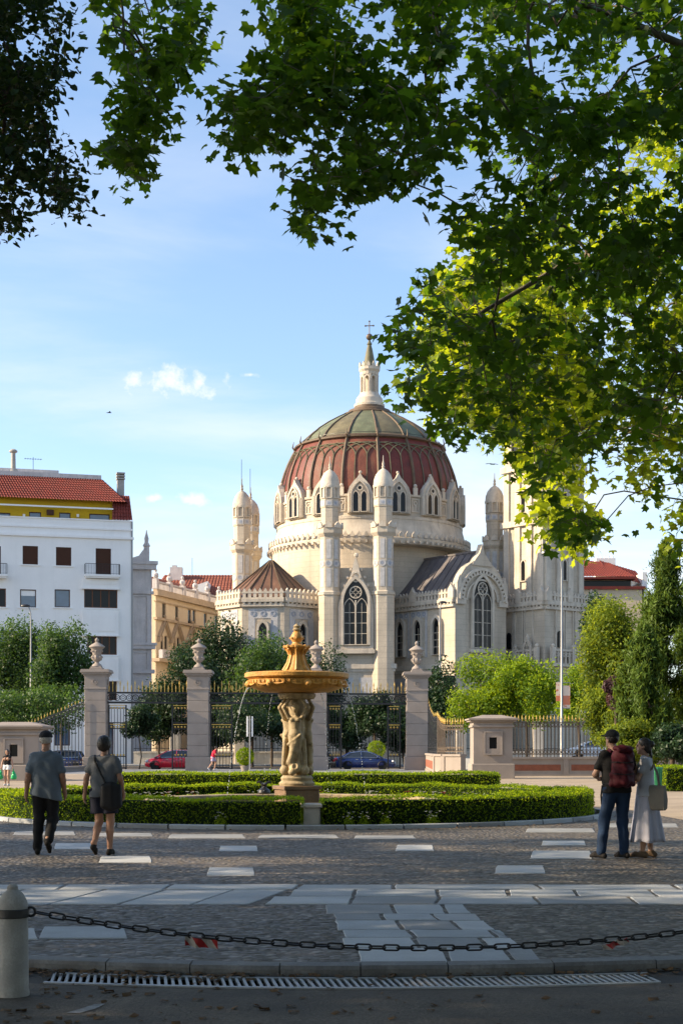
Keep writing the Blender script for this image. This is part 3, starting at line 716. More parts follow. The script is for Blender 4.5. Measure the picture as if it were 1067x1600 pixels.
# turrets in pairs at the four diagonal bays
def turret(Mx, vis=True):
    o8 = math.pi / 8
    b = MB(Mx); b.lathe([(1.34, 0), (1.34, 18.9), (1.45, 19.0), (1.45, 19.3), (1.2, 19.45), (1.2, 25.6), (1.32, 25.75), (1.5, 26.0), (1.5, 26.6), (1.05, 26.75), (1.05, 28.9), (1.13, 29.0), (1.13, 29.9), (1.05, 30.0), (1.05, 31.4)], 8, a0=o8)
    t = b.build('turret', M['stone'], church)
    if not vis: return
    b = MB(Mx)
    for k in range(8):
        b.m = Mx @ RZ(k * math.pi / 4); ap = math.cos(o8)
        b.box(-.26, .26, -1.2 * ap - .03, -1.2 * ap, 19.9, 22.0); b.box(-.26, .26, -1.2 * ap - .03, -1.2 * ap, 23.1, 25.3)
        b.box(-.36, .36, -1.13 * ap - .03, -1.13 * ap, 29.15, 29.75)
        b.ring(circle(.4, 12, 0, 22.55), circle(.22, 12, 0, 22.55), -1.2 * ap - .06, -1.2 * ap)
    b.split('tile_panel', M['blue_tile'], t)
    b = MB(Mx)
    for k in range(8):
        b.m = Mx @ RZ(k * math.pi / 4); b.plate(circle(.2, 10, 0, 22.55), -1.2 * math.cos(o8) - .05, -1.1)
        b.box(-.16, .16, -1.13 * math.cos(o8) - .05, -1.0, 29.3, 29.6)
    b.split('medallion', M['blue_deco'], t)
    b = MB(Mx)
    for k in range(8):
        b.m = Mx @ RZ(k * math.pi / 4); ap = 1.05 * math.cos(o8)
        b.ring(gothic(.78, 1.75, .6, z=30.0), gothic(.46, 1.35, .42, z=30.1), -ap - .14, -ap + .05)
        b.plate([(-.42, 26.6), (.42, 26.6), (.35, 27.0), (0, 27.3), (-.35, 27.0)], -1.5, -1.3)
    b.split('blind_arch', M['stone_trim'], t)
    b = MB(Mx)
    b.lathe([(1.16, 31.2), (1.2, 31.45), (1.12, 31.6), (1.08, 32.1), (.86, 32.7), (.5, 33.15), (.2, 33.35), (.12, 33.45), (.2, 33.6), (.1, 33.75), (.16, 33.9), (.05, 34.3), (.03, 34.9)], 12)
    b.build('cap', M['stone_trim'], t, True, 40)
for a in (0, 90, 180, -90):
    for sx in (-1, 1): turret(wall(a, 15.5, sx * 3.05), a != 180)
for sx in (-1, 1):
    b = MB(wall(-90, 15.5, sx * 3.05)); b.tube([(.3, 0, 33), (.3, 0, 37.2)], .035, 4); b.build('lightning_rod', M['iron'], church)
# diagonal bays with the great window
for a in (0, 90, -90):
    Mw = wall(a, 16.0)
    b = MB(Mw); b.box(-2.6, 2.6, 0, 5, 0, 19.2); b.box(-2.6, 2.6, 0.35, 5, 19.2, 20.5)
    b.box(-2.6, 2.6, .9, 5, 20.5, 22.2); bay = b.build('bay', M['stone'], church)
    og = [(-2.0, 0), (2.0, 0), (2.0, 4.6), (1.75, 5.9), (1.25, 7.0), (.75, 7.8), (.45, 8.6), (.25, 9.5), (0, 10.3), (-.25, 9.5), (-.45, 8.6), (-.75, 7.8), (-1.25, 7.0), (-1.75, 5.9), (-2.0, 4.6)]
    b = MB(Mw @ T(0, 0, 13.0)); b.plate(og, -.4, .3); b.ball(0, 0, 10.5, .3, 6, 5)
    for sx in (-1, 1):
        for q in (0, 1, 2): b.ball(sx * (1.35 - q * .38), -.1, 7.05 + q * .9, .2, 6, 4)
    b.ring(circle(.62, 16, 0, 8.0), circle(.42, 16, 0, 8.0), -.55, -.35)
    b.build('ogee_gable', M['stone_trim'], bay)
    if a == 0 or a == 90:
        gothic_window(Mw @ T(0, -.42, 13.25), 2.75, 7.5, 2.7, bay, 2)
    b = MB(Mw); b.box(-2.2, 2.2, -.8, 0, 12.3, 12.75); b.box(-2.0, 2.0, -.55, 0, 12.75, 13.1); b.build('window_sill', M['stone_trim'], bay)
    course(Mw, -4.3, 4.3, 10.6, bay)
    b = MB(Mw)
    for sx in (-1.4, 1.4): b.box(sx - 1.05, sx + 1.05, -.06, 0, 7.6, 9.6)
    b.split('tile_panel', M['blue_tile'], bay)

# right front arm (45 degrees): side wall with lancets, gabled front with the great window
AW, AL = 4.0, 19.9
b = MB(wall(45, AL)); b.box(-AW, AW, 0, 14, 0, 18.6); arm = b.build('arm', M['stone'], church)
Mf = wall(45, AL)
b = MB(Mf); arcp = [(4.05 * math.cos(math.pi * i / 20), 18.4 + 4.1 * math.sin(math.pi * i / 20)) for i in range(21)]
b.plate([(-AW, 18.55), (AW, 18.55)] + [(x * .97, 18.6 + (z - 18.4) * 1.06) for x, z in arcp[1:-1]], -.12, .8)
b.plate([(-1.6, 22.3), (1.6, 22.3), (.9, 23.2), (.4, 23.7), (.18, 24.3), (0, 24.8), (-.18, 24.3), (-.4, 23.7), (-.9, 23.2)], -.25, .5)
gab = b.build('gable', M['stone'], arm)
b = MB(Mf)
def arch_band(r0, r1, zc, n=22): return [(r1 * math.cos(math.pi * i / n), zc + r1 * math.sin(math.pi * i / n)) for i in range(n + 1)] + [(r0 * math.cos(math.pi * i / n), zc + r0 * math.sin(math.pi * i / n)) for i in range(n, -1, -1)]
for (r0, r1, d0) in ((3.45, 3.75, .5), (3.0, 3.15, .45), (2.3, 2.5, .3)):
    P_ = arch_band(r0, r1, 18.3); n2 = len(P_) // 2
    for i in range(n2 - 1):
        q = [P_[i], P_[i + 1], P_[-2 - i], P_[-1 - i]]; b.plate(q, -d0, -.1)
for i in range(21):
    an = math.pi * (i + .5) / 21; b.m = Mf @ T(3.3 * math.cos(an), 0, 18.3 + 3.3 * math.sin(an)) @ RY(-an); b.box(-.2, .2, -.48, -.1, -.13, .13)
b.m = Mf
for i in range(9):
    an = math.pi * (i + .5) / 9; b.ball(3.95 * math.cos(an), -.1, 18.65 + 4.3 * math.sin(an), .16, 6, 4)
b.build('arch_moulding', M['stone_trim'], gab, kind='stuff')
gothic_window(Mf @ T(0, -.13, 12.9), 2.9, 8.2, 2.5, gab, 2)
b = MB(Mf); b.box(-1.9, 1.9, -.45, 0, 12.4, 12.85); b.build('window_sill', M['stone_trim'], gab)
for sx in (-1, 1):
    b = MB(Mf); b.box(sx * 3.3 - .7, sx * 3.3 + .7, -.35, .3, 17.8, 18.5); b.plate([(sx * 3.55 - .4, 18.5), (sx * 3.55 + .4, 18.5), (sx * 3.55 + .4, 20.2), (sx * 3.55, 21.2), (sx * 3.55 - .4, 20.2)], -.3, .3); b.build('corner_block', M['stone_trim'], gab)
course(Mf, -AW, AW, 10.6, arm)
Ms = wall(-45, AW)     # side wall of the same arm, seen from the left; x runs along the arm
Ms = MC @ RZ(R_(45)) @ T(-AW, 0, 0) @ RZ(R_(-90))
# in this frame the outside is -y and x runs from the core (negative) ... the front corner is at x = AL
parapet(Ms, 6.0, AL - .05, 18.35, arm)
for t_ in (2.9, 6.1, 9.2):
    gothic_window(Ms @ T(AL - t_, -.02, 12.2), 1.15, 4.2, 1.0, arm, 1, .35, frame_w=.3, bars=4, rose=False)
course(Ms, 6.0, AL, 10.6, arm)
b = MB(Ms); 
for t_ in (9.2, 6.1): b.ring([(AL - t_ - 1.45, 12.0), (AL - t_ + 1.45, 12.0), (AL - t_ + 1.45, 17.4), (AL - t_ - 1.45, 17.4)], [(AL - t_ - 1.1, 12.0), (AL - t_ + 1.1, 12.0), (AL - t_ + 1.1, 16.6), (AL - t_ - 1.1, 16.6)], -.05, .02)
for t_ in (3, 6.2, 9.4): b.box(AL - t_ - 1.2, AL - t_ + 1.2, -.05, 0, 7.8, 9.7)
b.split('tile_panel', M['blue_tile'], arm)
b = MB(Ms)
for t_ in (9.2, 6.1):
    for q in (-1, 0, 1): b.ring(circle(.28, 10, AL - t_ + q * .95, 17.0), circle(.15, 10, AL - t_ + q * .95, 17.0), -.09, -.04)
b.split('medallion', M['blue_deco'], arm)
b = MB(Mf); b.plate([(-AW - .1, 18.9), (AW + .1, 18.9), (0, 24.0)], .7, 13.0); rf = b.build('roof', M['zinc'], church)
b = MB(Mf)
for i in range(11):
    y = 1.2 + i * 1.15
    for sx in (-1, 1): b.tube([(sx * (AW + .1), y, 18.98), (0, y, 24.08)], .06, 4)
b.box(-.14, .14, .7, 13.0, 23.95, 24.15); b.split('roof_seam', M['zinc'], rf)

# left front apse: octagon with blue tile faces and a ribbed metal roof
AP = MC @ RZ(R_(-45)) @ T(0, -15.0, 0) @ RZ(R_(45)); ra = 6.4
b = MB(AP); b.lathe([(ra, 0), (ra, 18.6)], 8, a0=math.pi / 8); apse = b.build('apse', M['stone'], church)
half = ra * math.sin(math.pi / 8); apo = ra * math.cos(math.pi / 8)
for a in (-90, -45, 0, 45):
    Mw = AP @ RZ(R_(a)) @ T(0, -apo, 0)
    parapet(Mw, -half + .01, half - .01, 18.6, apse, peaks=False); course(Mw, -half, half, 10.6, apse)
    b = MB(Mw); w0 = half - .75
    b.ring([(-w0, 11.6), (w0, 11.6), (w0, 17.5), (-w0, 17.5)], [(-.95, 11.6), (.95, 11.6), (.95, 16.4), (-.95, 16.4)], -.06, .02); b.box(-w0, w0, -.05, 0, 7.6, 9.7)
    b.split('tile_panel', M['blue_tile'], apse)
    b = MB(Mw)
    for q in (-1.15, 0, 1.15): b.ring(circle(.33, 10, q, 16.95), circle(.18, 10, q, 16.95), -.11, -.05)
    for q in (-.95, .95): b.box(q - .05, q + .05, -.1, -.05, 11.8, 16.2)
    b.split('medallion', M['blue_deco'], apse)
    gothic_window(Mw @ T(0, -.02, 12.3), .95, 3.6, .85, apse, 1, .32, frame_w=.26, bars=4, rose=False)
b = MB(AP); b.lathe([(ra - .4, 18.9), (.3, 23.6), (.05, 23.8)], 8, a0=math.pi / 8); rf = b.build('roof', M['copper_roof'], church)
b = MB(AP)
for k in range(24):
    a = 2 * math.pi * k / 24 + math.pi / 8; rr = (ra - .4) * math.cos(math.pi / 8) / math.cos(((k % 3) - 0) * math.pi / 12 - math.pi / 8) if k % 3 else ra - .4
    b.tube([(rr * math.cos(a), rr * math.sin(a), 18.98), (.25 * math.cos(a), .25 * math.sin(a), 23.72)], .1 if k % 3 == 0 else .05, 4)
b.split('roof_seam', M['rib'], rf)
b = MB(AP); b.box(-3, 3, 2, 6, 0, 18.5); b.build('link_wall', M['stone'], church)
# the two arms behind
for a in (135, -135):
    b = MB(wall(a, 19)); b.box(-4, 4, 0, 10, 0, 18.6); b.plate([(-4.1, 18.6), (4.1, 18.6), (0, 23.5)], 0, 10); b.build('arm', M['stone'], church)

# bell tower
TB = Matrix.Translation((23.3, 170.0, 0)) @ RZ(R_(38.5))     # front corner; x runs along the right face, -y is outside it
TW = 6.5
def tower_faces(): return ((TB, TW), (TB @ RZ(R_(-90)) @ T(-TW, 0, 0), TW))
b = MB(TB); b.box(0, TW, 0, TW, 0, 40.5); tower = b.build('bell_tower', M['stone'], church)
b = MB(TB); b.box(-.75, TW + .75, -.75, TW + .75, 0, 18.5); b.build('tower_base', M['stone'], tower)
for (Mx, W) in tower_faces():
    Mo = Mx @ T(0, -.75, 0)
    parapet(Mo, -.72, W + .72, 18.35, tower); course(Mo, -.75, W + .75, 10.6, tower)
    b = MB(Mo)
    for q in range(3):
        cx = W * (.25 + .25 * q); b.ring(gothic(1.45, 6.0, .75, x=cx, z=11.9), gothic(1.15, 5.8, .6, x=cx, z=11.9), -.18, .02)
    b.split('blind_arch', M['stone_trim'], tower)
    b = MB(Mo)
    for q in range(11):
        cx = .1 + q * (W - .2) / 10; b.box(cx - .1, cx + .1, -.75, -.6, 11.3, 12.7); 
        if q < 10: b.ring(circle(.24, 10, cx + .32, 12.3), circle(.14, 10, cx + .32, 12.3), -.74, -.62)
    b.box(-.2, W + .2, -.8, -.55, 12.7, 12.95); b.box(-.2, W + .2, -.9, .1, 10.95, 11.3)
    for cx in (-.15, W * .5, W + .15): b.box(cx - .28, cx + .28, -.9, -.5, 11.2, 13.1); b.ball(cx, -.7, 13.3, .26, 6, 4)
    b.ring([(W * .82 - .7, 11.2), (W * .82 + .7, 11.2), (W * .82 + .7, 13.4), (W * .82, 14.7), (W * .82 - .7, 13.4)], [(W * .82 - .42, 11.5), (W * .82 + .42, 11.5), (W * .82 + .42, 13.1), (W * .82, 13.9), (W * .82 - .42, 13.1)], -.95, -.8)
    b.build('balcony', M['stone_trim'], tower)
    b = MB(Mx)
    for cx in (.5, W / 2 - .95, W / 2 + .95, W - .5): b.box(cx - .42, cx + .42, -.22, .01, 18.6, 34.0)
    for z in (27.5, 34.0, 40.0): b.box(-.3, W + .3, -.4, .01, z, z + .7)
    b.build('pilaster', M['stone_trim'], tower)
    for z in (21.0, 29.0):
        b = MB(Mx); b.ring(gothic(.95, 2.6, .6, x=W / 2, z=z), gothic(.62, 2.35, .45, x=W / 2, z=z + .1), -.2, .02); f = b.build('window', M['stone_trim'], tower)
        b = MB(Mx); b.plate(gothic(.62, 2.35, .45, x=W / 2, z=z + .1), -.03, .01); b.build('glass', M['glass'], f)
    for cx in (W * .3, W * .7):
        b = MB(Mx); b.ring(gothic(1.7, 4.6, 1.2, x=cx, z=35.0), gothic(1.2, 4.2, .9, x=cx, z=35.1), -.25, .02); f = b.build('belfry_arch', M['stone_trim'], tower)
        b = MB(Mx); b.plate(gothic(1.2, 4.2, .9, x=cx, z=35.1), -.03, .01); b.build('glass', M['glass'], f)
    b = MB(Mo); b.plate(gothic(.6, 1.9, .4, x=W * .25, z=13.2), -.2, -.02); b.build('glass', M['glass'], tower)
b = MB(TB); b.lathe([(4.9, 40.7), (4.6, 41.3), (3.6, 42.0), (.4, 44.5), (.1, 45.5)], 4, TW / 2, TW / 2, a0=math.pi / 4); b.build('tower_roof', M['stone_trim'], tower)
# ------------------------------------------------------------------ neighbouring buildings
class Facade:
    """a wall line on the ground: origin, heading; turns sight lines into (along, height) on that wall"""
    def __init__(s, x, y, deg): s.o = Vector((x, y, 0)); s.a = R_(deg); s.M = T(s.o) @ RZ(s.a); s.d = Vector((math.cos(s.a), math.sin(s.a)))
    def u(s, px):
        k = (px - 533.5) / FPX; return (k * s.o.y - s.o.x) / (s.d.x - k * s.d.y)
    def z(s, px, py): return CAM_H + (1170 - py) * (s.o.y + s.u(px) * s.d.y) / FPX
    def rect(s, x0, y0, x1, y1):
        xm = (x0 + x1) / 2; return s.u(x0), s.u(x1), s.z(xm, y1), s.z(xm, y0)
def holed_wall(Mx, u0, u1, z0, z1, holes, th, name, m, parent):
    """a thick wall with real rectangular openings"""
    us = sorted({u0, u1, *[h for q in holes for h in q[:2] if u0 < h < u1]}); zs = sorted({z0, z1, *[h for q in holes for h in q[2:] if z0 < h < z1]})
    b = MB(Mx)
    for zi in range(len(zs) - 1):
        run = None
        for ui in range(len(us) - 1):
            cu, cz = (us[ui] + us[ui + 1]) / 2, (zs[zi] + zs[zi + 1]) / 2
            hole = any(q[0] < cu < q[1] and q[2] < cz < q[3] for q in holes)
            if not hole: run = (run[0] if run else us[ui], us[ui + 1])
            if (hole or ui == len(us) - 2) and run: b.box(run[0], run[1], 0, th, zs[zi], zs[zi + 1]); run = None
    return b.build(name, m, parent)
def rect_window(Mx, q, parent, fm, gm, th=.22, cols=1, rows_=1, shutter=None, sill=True, name='window', blind=0.0):
    u0, u1, z0, z1 = q; t = .09
    b = MB(Mx); b.ring([(u0, z0), (u1, z0), (u1, z1), (u0, z1)], [(u0 + t, z0 + t), (u1 - t, z0 + t), (u1 - t, z1 - t), (u0 + t, z1 - t)], .08, th + .05)
    for i in range(1, cols): x = u0 + (u1 - u0) * i / cols; b.box(x - .05, x + .05, .1, th, z0 + t, z1 - t)
    for i in range(1, rows_): z = z0 + (z1 - z0) * i / rows_; b.box(u0 + t, u1 - t, .11, th, z - .035, z + .035)
    w = b.build(name, fm, parent)
    b = MB(Mx)
    if shutter is None: 
        b.box(u0 + t, u1 - t, .15, .2, z0 + t, z1 - t); b.build('pane', gm, w)
        if blind > 0: 
            b = MB(Mx); b.box(u0 + t, u1 - t, .135, .148, z1 - t - (z1 - z0) * blind, z1 - t); b.build('blind', M['white'], w)
    else:
        n = max(int((z1 - z0 - 2 * t) / .12), 3)
        for i in range(n):
            z = z0 + t + (z1 - z0 - 2 * t) * i / n; b.add([(u0 + t, .13, z), (u1 - t, .13, z), (u1 - t, .10, z + .11), (u0 + t, .10, z + .11)], [(0, 1, 2, 3)])
        b.box(u0 + t, u1 - t, .14, .2, z0 + t, z1 - t); b.build('shutter', shutter, w)
    if sill:
        b = MB(Mx); b.box(u0 - .22, u1 + .22, -.12, .12, z0 - .12, z0 - .002); b.build('sill', M['white'], w)
    return w
def tiled_roof(pa, pb, pc, pd, name, m, parent, cw=.28, rl=.42):
    """clay tiles on the slope pa-pb (eave) to pd-pc (ridge): rounded columns with stepped courses, joined as one skin"""
    pa, pb, pc, pd = map(Vector, (pa, pb, pc, pd)); nu = max(int((pb - pa).length / cw), 2); nv = max(int((pd - pa).length / rl), 2)
    nrm = (pb - pa).cross(pd - pa).normalized(); b = MB(); prof = [(0, 0), (.22, .075), (.5, .1), (.78, .075)]
    us = [(i + q, hgt) for i in range(nu) for q, hgt in prof] + [(nu, 0)]
    vs_ = []; 
    for j in range(nv):
        for vv, lift in ((j, .05), (j + 1, .0)):
            for (u, hgt) in us:
                a, c = pa + (pb - pa) * (u / nu), pd + (pc - pd) * (u / nu); p = a + (c - a) * (vv / nv) + nrm * (hgt + lift); vs_.append(tuple(p))
    n = len(us); b.v = vs_
    for j in range(2 * nv - 1):
        for i in range(n - 1): b.f.append((j * n + i, j * n + i + 1, (j + 1) * n + i + 1, (j + 1) * n + i))
    return b.build(name, m, parent)
def balcony(Mx, u0, u1, z, parent, d=.9, h=1.05):
    b = MB(Mx); b.box(u0, u1, -d, 0, z - .22, z); b.box(u0 + .1, u1 - .1, -d + .1, 0, z - .36, z - .222); s = b.build('balcony', M['white'], parent)
    b = MB(Mx); b.tube([(u0 + .05, 0, z + h), (u0 + .05, -d + .05, z + h), (u1 - .05, -d + .05, z + h), (u1 - .05, 0, z + h)], .03, 4)
    b.tube([(u0 + .05, -d + .05, z + .1), (u1 - .05, -d + .05, z + .1)], .02, 4)
    n = int((u1 - u0) / .16)
    for i in range(n + 1): x = u0 + .05 + (u1 - u0 - .1) * i / n; b.box(x - .012, x + .012, -d + .04, -d + .06, z, z + h)
    for i in range(4):
        for x in (u0 + .05, u1 - .05): b.box(x - .012, x + .012, -d + .2 + i * .2, -d + .22 + i * .2, z, z + h)
    b.build('railing', M['iron'], s)

# white apartment house on the left
FW = Facade(-21.2, 150.0, 15.0)
wh = thing('apartment_house', 'white rendered apartment house with yellow attic and red tiled roof', 'building', FW.o)
U0, U1 = -22.0, 0.0
ztop = FW.z(190, 815)
wins = {}
px_w = [('s', 36, 853, 60, 882), ('s', 88, 855, 112, 884), ('d', 150, 857, 174, 899), ('g', 32, 921, 57, 949), ('g', 86, 921, 110, 949), ('b', 132, 921, 184, 950), ('b', 137, 994, 183, 1023),
        ('g', 32, 990, 57, 1018), ('g', 86, 990, 110, 1018), ('g', 32, 1062, 57, 1094), ('g', 86, 1062, 110, 1094), ('b', 137, 1064, 183, 1094), ('s', -22, 853, 2, 899), ('b', -34, 919, 10, 948), ('g', -34, 990, 10, 1020),
        ('g', 86, 1130, 110, 1165), ('g', 140, 1130, 178, 1180), ('g', 30, 1130, 60, 1165)]
holes = [FW.rect(*q[1:]) for q in px_w]
holed_wall(FW.M, U0, U1, 0, ztop, holes, .4, 'wall', M['white'], wh)
b = MB(FW.M); b.box(U0, U1 - .01, .41, 14, 0, ztop - 1.2); b.build('house_body', M['white'], wh)
for q, h in zip(px_w, holes):
    if q[0] == 's': rect_window(FW.M, h, wh, M['brown'], None, shutter=M['brown'])
    elif q[0] == 'd': rect_window(FW.M, h, wh, M['brown'], None, shutter=M['brown'], sill=False, name='balcony_door')
    elif q[0] == 'g': rect_window(FW.M, h, wh, M['brown'], M['glass_blue'], blind=.3 if q[1] == 32 else 0)
    else: rect_window(FW.M, h, wh, M['wood'], M['glass'], cols=4)
b = MB(FW.M); zz = FW.z(190, 843); b.box(U0, U1 + .15, -.2, 0, zz, zz + .25); b.box(U0, U1 + .08, -.1, 0, zz + .9, zz + 1.1); b.box(U0, U1 + .05, -.08, .4, ztop + .002, ztop + .12); b.build('cornice', M['white'], wh)
u0, u1, z0, _ = FW.rect(132, 877, 187, 902); balcony(FW.M, u0, u1, z0 + .2, wh)
u0, u1, z0, _ = FW.rect(-42, 875, 12, 901); balcony(FW.M, u0, u1, z0 + .2, wh)
for (a, c, d, e) in ((129, 905, 186, 919), (129, 955, 185, 992), (129, 1026, 185, 1062)):
    u0, u1, z0, z1 = FW.rect(a, c, d, e); b = MB(FW.M); b.box(u0, u1, -.35, -.001, z0, z1); b.box(u0 - .1, u1 + .1, -.45, -.002, z0 - .15, z0 - .001); b.box(u0 + .3, u1 - .3, -.39, -.352, z0 + .35, z1 - .35); b.build('bay_panel', M['white'], wh)
# attic set back behind the parapet
ad = 1.6; za = FW.z(100, 780) ; Ma = FW.M @ T(0, ad, 0)
FA = Facade(*( (FW.M @ Vector((0, ad, 0))).xy ), 15.0)
ah = [FA.rect(*q) for q in ((-6, 801, 17, 815), (46, 800, 65, 815), (93, 801, 111, 815), (140, 803, 172, 815))]
ua = FA.u(176)
holed_wall(Ma, U0, ua, ztop - 1.1, za + .3, ah, .3, 'attic_wall', M['yellow'], wh)
for h in ah: rect_window(Ma, h, wh, M['brown'], M['glass_blue'], sill=False)
b = MB(Ma); b.box(U0, ua, .5, 10, ztop - 1.1, za + .2); b.build('attic_body', M['yellow'], wh)
b = MB(Ma); b.box(U0, ua, -1.0, -.85, za - .75, za - .6); b.build('awning_case', M['white'], wh)
b = MB(Ma)
for q in (38, 122): u = FA.u(q); z = FA.z(q, 806); b.box(u - .12, u + .12, -.2, -.001, z - .15, z + .15)
b.build('wall_lamp', M['white'], wh)
b = MB(Ma); u = FA.u(79); z = FA.z(79, 801); b.box(u - .35, u + .35, -.3, -.001, z - .25, z + .25); b.build('air_conditioner', M['brown'], wh)
zr = FA.z(100, 752) + .6; yr = 4.0; e0 = ad - 1.0; MW = FW.M
def L(x, y, z): return MW @ Vector((x, y, z))
zr = CAM_H + (1170 - 752) * (150 + yr) / FPX; zr2 = zr
ue = FW.u(165); uh = FW.u(200)
tiled_roof(L(U0, e0, za), L(uh, e0, za), L(ue, yr, zr), L(U0, yr, zr), 'roof', M['tile_red'], wh)
tiled_roof(L(uh, e0, za), L(uh + .6, 10, za), L(ue, 9, zr), L(ue, yr, zr), 'roof', M['tile_red'], wh)
tiled_roof(L(ua - .2, .1, ztop + .12), L(U1 + .05, .1, ztop + .12), L(U1 - .05, 1.9, za + .9), L(ua + .1, 1.9, za + .9), 'roof', M['tile_red'], wh)
b = MB(MW); b.plate([(ua - .1, ztop), (U1 - .1, ztop), (U1 - .1, za + .6), (ua, za + .6)], 1.9, 9); b.build('stair_block', M['white'], wh)
b = MB(MW); b.box(U0, ue, yr - .1, 9.2, zr - .1, zr + .45); b.box(U0 + 9.0, ue - 4.3, yr + .5, 8, zr + .45, zr + .85); b.build('roof_terrace', M['pink_stone'], wh)
b = MB(MW); u = FW.u(25); b.lathe([(.75, zr + .4), (.6, zr + .8), (.25, zr + .9), (.22, zr + 2.5), (.42, zr + 2.6), (.42, zr + 2.75), (.2, zr + 2.9)], 12, u, 5); b.build('chimney', M['granite'], wh, True)
b = MB(MW); u = FW.u(195); b.box(u - .35, u + .35, 3.2, 3.9, za, za + 2.8); 
for q in range(3): b.box(u - .42, u + .42, 3.1, 4.0, za + 2.85 + q * .28, za + 3.0 + q * .28)
b.build('chimney', M['granite'], wh)
b = MB(MW); u = FW.u(57); b.tube([(u, 5, zr), (u, 5, zr + 2.2)], .035, 4); b.tube([(u - .9, 5, zr + 2.0), (u + .9, 5, zr + 2.0)], .025, 4)
for q in range(7): b.tube([(u - .8 + q * .26, 4.6, zr + 2.0), (u - .8 + q * .26, 5.4, zr + 2.0)], .02, 4)
b.build('aerial', M['iron'], wh)
b = MB(MW); u = FW.u(183); b.box(U1 - .12, U1 + .06, -.06, .1, 0, ztop); b.build('downpipe', M['pole'], wh)

# slim stone-fronted house squeezed in beside it
FS = Facade(-22.5, 158.0, 15.0)
sl = thing('town_house', 'slim grey pink stone house end with corner finial beside the white house', 'building', FS.o)
b = MB(FS.M); za = FS.z(220, 890); b.box(-6, 2.25, 0, 10, 0, za); sl_w = b.build('wall', M['pink_stone'], sl)
b = MB(FS.M)
for (y, h, d) in ((890, .55, .45), (882, .35, .6), (928, .3, .2), (1014, .6, .35), (1008, .25, .5), (1052, .4, .3)): z = FS.z(220, y); b.box(-6, 2.25 + d, -d, .3, z, z + h)
for (y0, y1) in ((930, 1005), (1018, 1050)): b.ring([(.25, FS.z(220, y1)), (1.9, FS.z(220, y1)), (1.9, FS.z(220, y0)), (.25, FS.z(220, y0))], [(.4, FS.z(220, y1) + .15), (1.75, FS.z(220, y1) + .15), (1.75, FS.z(220, y0) - .15), (.4, FS.z(220, y0) - .15)], -.12, .02)
b.build('moulding', M['pink_stone'], sl)
b = MB(FS.M); zt = za + .9; b.plate([(.2, zt), (2.0, zt), (2.0, zt + 1.0), (1.4, zt + 1.3), (.9, zt + .6), (.3, zt + .4)], 0, .8); b.lathe([(.32, zt + .8), (.3, zt + 1.6), (.42, zt + 1.7), (.2, zt + 2.1), (.24, zt + 2.5), (.08, zt + 3.1), (.04, zt + 3.4)], 8, 1.75, .4); b.build('finial', M['pink_stone'], sl, True, 40)

# cream-yellow palace wing behind
FB = Facade(-22.3, 177.7, 72.5)
pal = thing('palace_wing', 'cream yellow palace wing with hooded paired windows and stone roof balustrade', 'building', FB.o)
zc = FB.z(244, 924); LB = 24.0
ups = [(253.5, 942, 259.5, 966), (274, 947, 279, 969), (294, 952, 299, 975), (301.5, 953, 306, 975), (319, 958, 323.5, 980), (336, 962, 340.5, 984)]
los = [(251.5, 993, 255.5, 1015), (257.5, 993, 262, 1015), (271.5, 996, 275, 1015), (277, 996, 281, 1015), (292, 999, 295, 1015), (297, 999, 300.5, 1015), (302.5, 1000, 306, 1015)]
hb = [FB.rect(*q) for q in ups + los]
holed_wall(FB.M, 0, LB, 0, zc, hb, .4, 'wall', M['ochre'], pal)
b = MB(FB.M); b.box(0.01, LB, .41, 14, 0, zc - .01); b.box(0.0, .4, .4, 14, 0, zc); b.build('house_body', M['ochre'], pal)
for h in hb: rect_window(FB.M, h, pal, M['ochre_trim'], M['glass'], cols=1, sill=False)
b = MB(FB.M)
for (z, h, d) in ((zc - .5, .5, .5), (zc + .002, .3, .3), (FB.z(244, 968), .3, .3), (FB.z(244, 1034), .4, .9), (FB.z(244, 924) - 1.2, .15, .15)): b.box(-d, LB, -d, .2, z, z + h); 
b.build('cornice', M['ochre_trim'], pal)
b = MB(FB.M); n = 60
for i in range(n): x = i * LB / n; b.box(x, x + .16, -.1, .1, zc + .3, zc + 1.1)
b.box(0, LB, -.16, .16, zc + 1.1, zc + 1.3)
for i in range(7): x = i * LB / 6; b.box(x - .35, x + .35, -.3, .3, zc + .3, zc + 1.5); b.ball(x, 0, zc + 1.9, .4, 8, 5); b.ball(x, 0, zc + 2.5, .2, 6, 4)
b.build('balustrade', M['pink_stone'], pal)
for (a, c) in ((256.5, 982), (276, 985), (299, 990)):
    u, z = FB.u(a), FB.z(a, c); b = MB(FB.M)
    b.ring([(u - 1.9, z - 1.1), (u - 1.5, z - 1.3), (u, z + .6), (u + 1.5, z - 1.3), (u + 1.9, z - 1.1), (u, z + 1.3)], [(u - 1.75, z - 1.12), (u - 1.5, z - 1.15), (u, z + .75), (u + 1.5, z - 1.15), (u + 1.75, z - 1.12), (u, z + 1.12)], -.35, .02)
    for sx in (-1, 1): b.box(u + sx * 1.7 - .25, u + sx * 1.7 + .25, -.4, .02, z - 1.7, z - 1.15)
    b.ball(u, -.15, z + 1.45, .22, 6, 4); b.build('window_hood', M['ochre_trim'], pal)
b = MB(FB.M); z0, z1 = FB.z(244, 1034), FB.z(244, 1017)
for i in range(26): x = .3 + i * .42; b.lathe([(.09, z0 + .4), (.15, z0 + .7), (.07, z0 + 1.0), (.12, z1 - .1)], 6, x, -.75)
b.box(0, 11, -.95, -.55, z1 - .1, z1 + .15)
for x in (0.1, 5.5, 10.9): b.box(x - .3, x + .3, -1, -.5, z0 + .4, z1 + .1)
b.build('balcony', M['pink_stone'], pal)
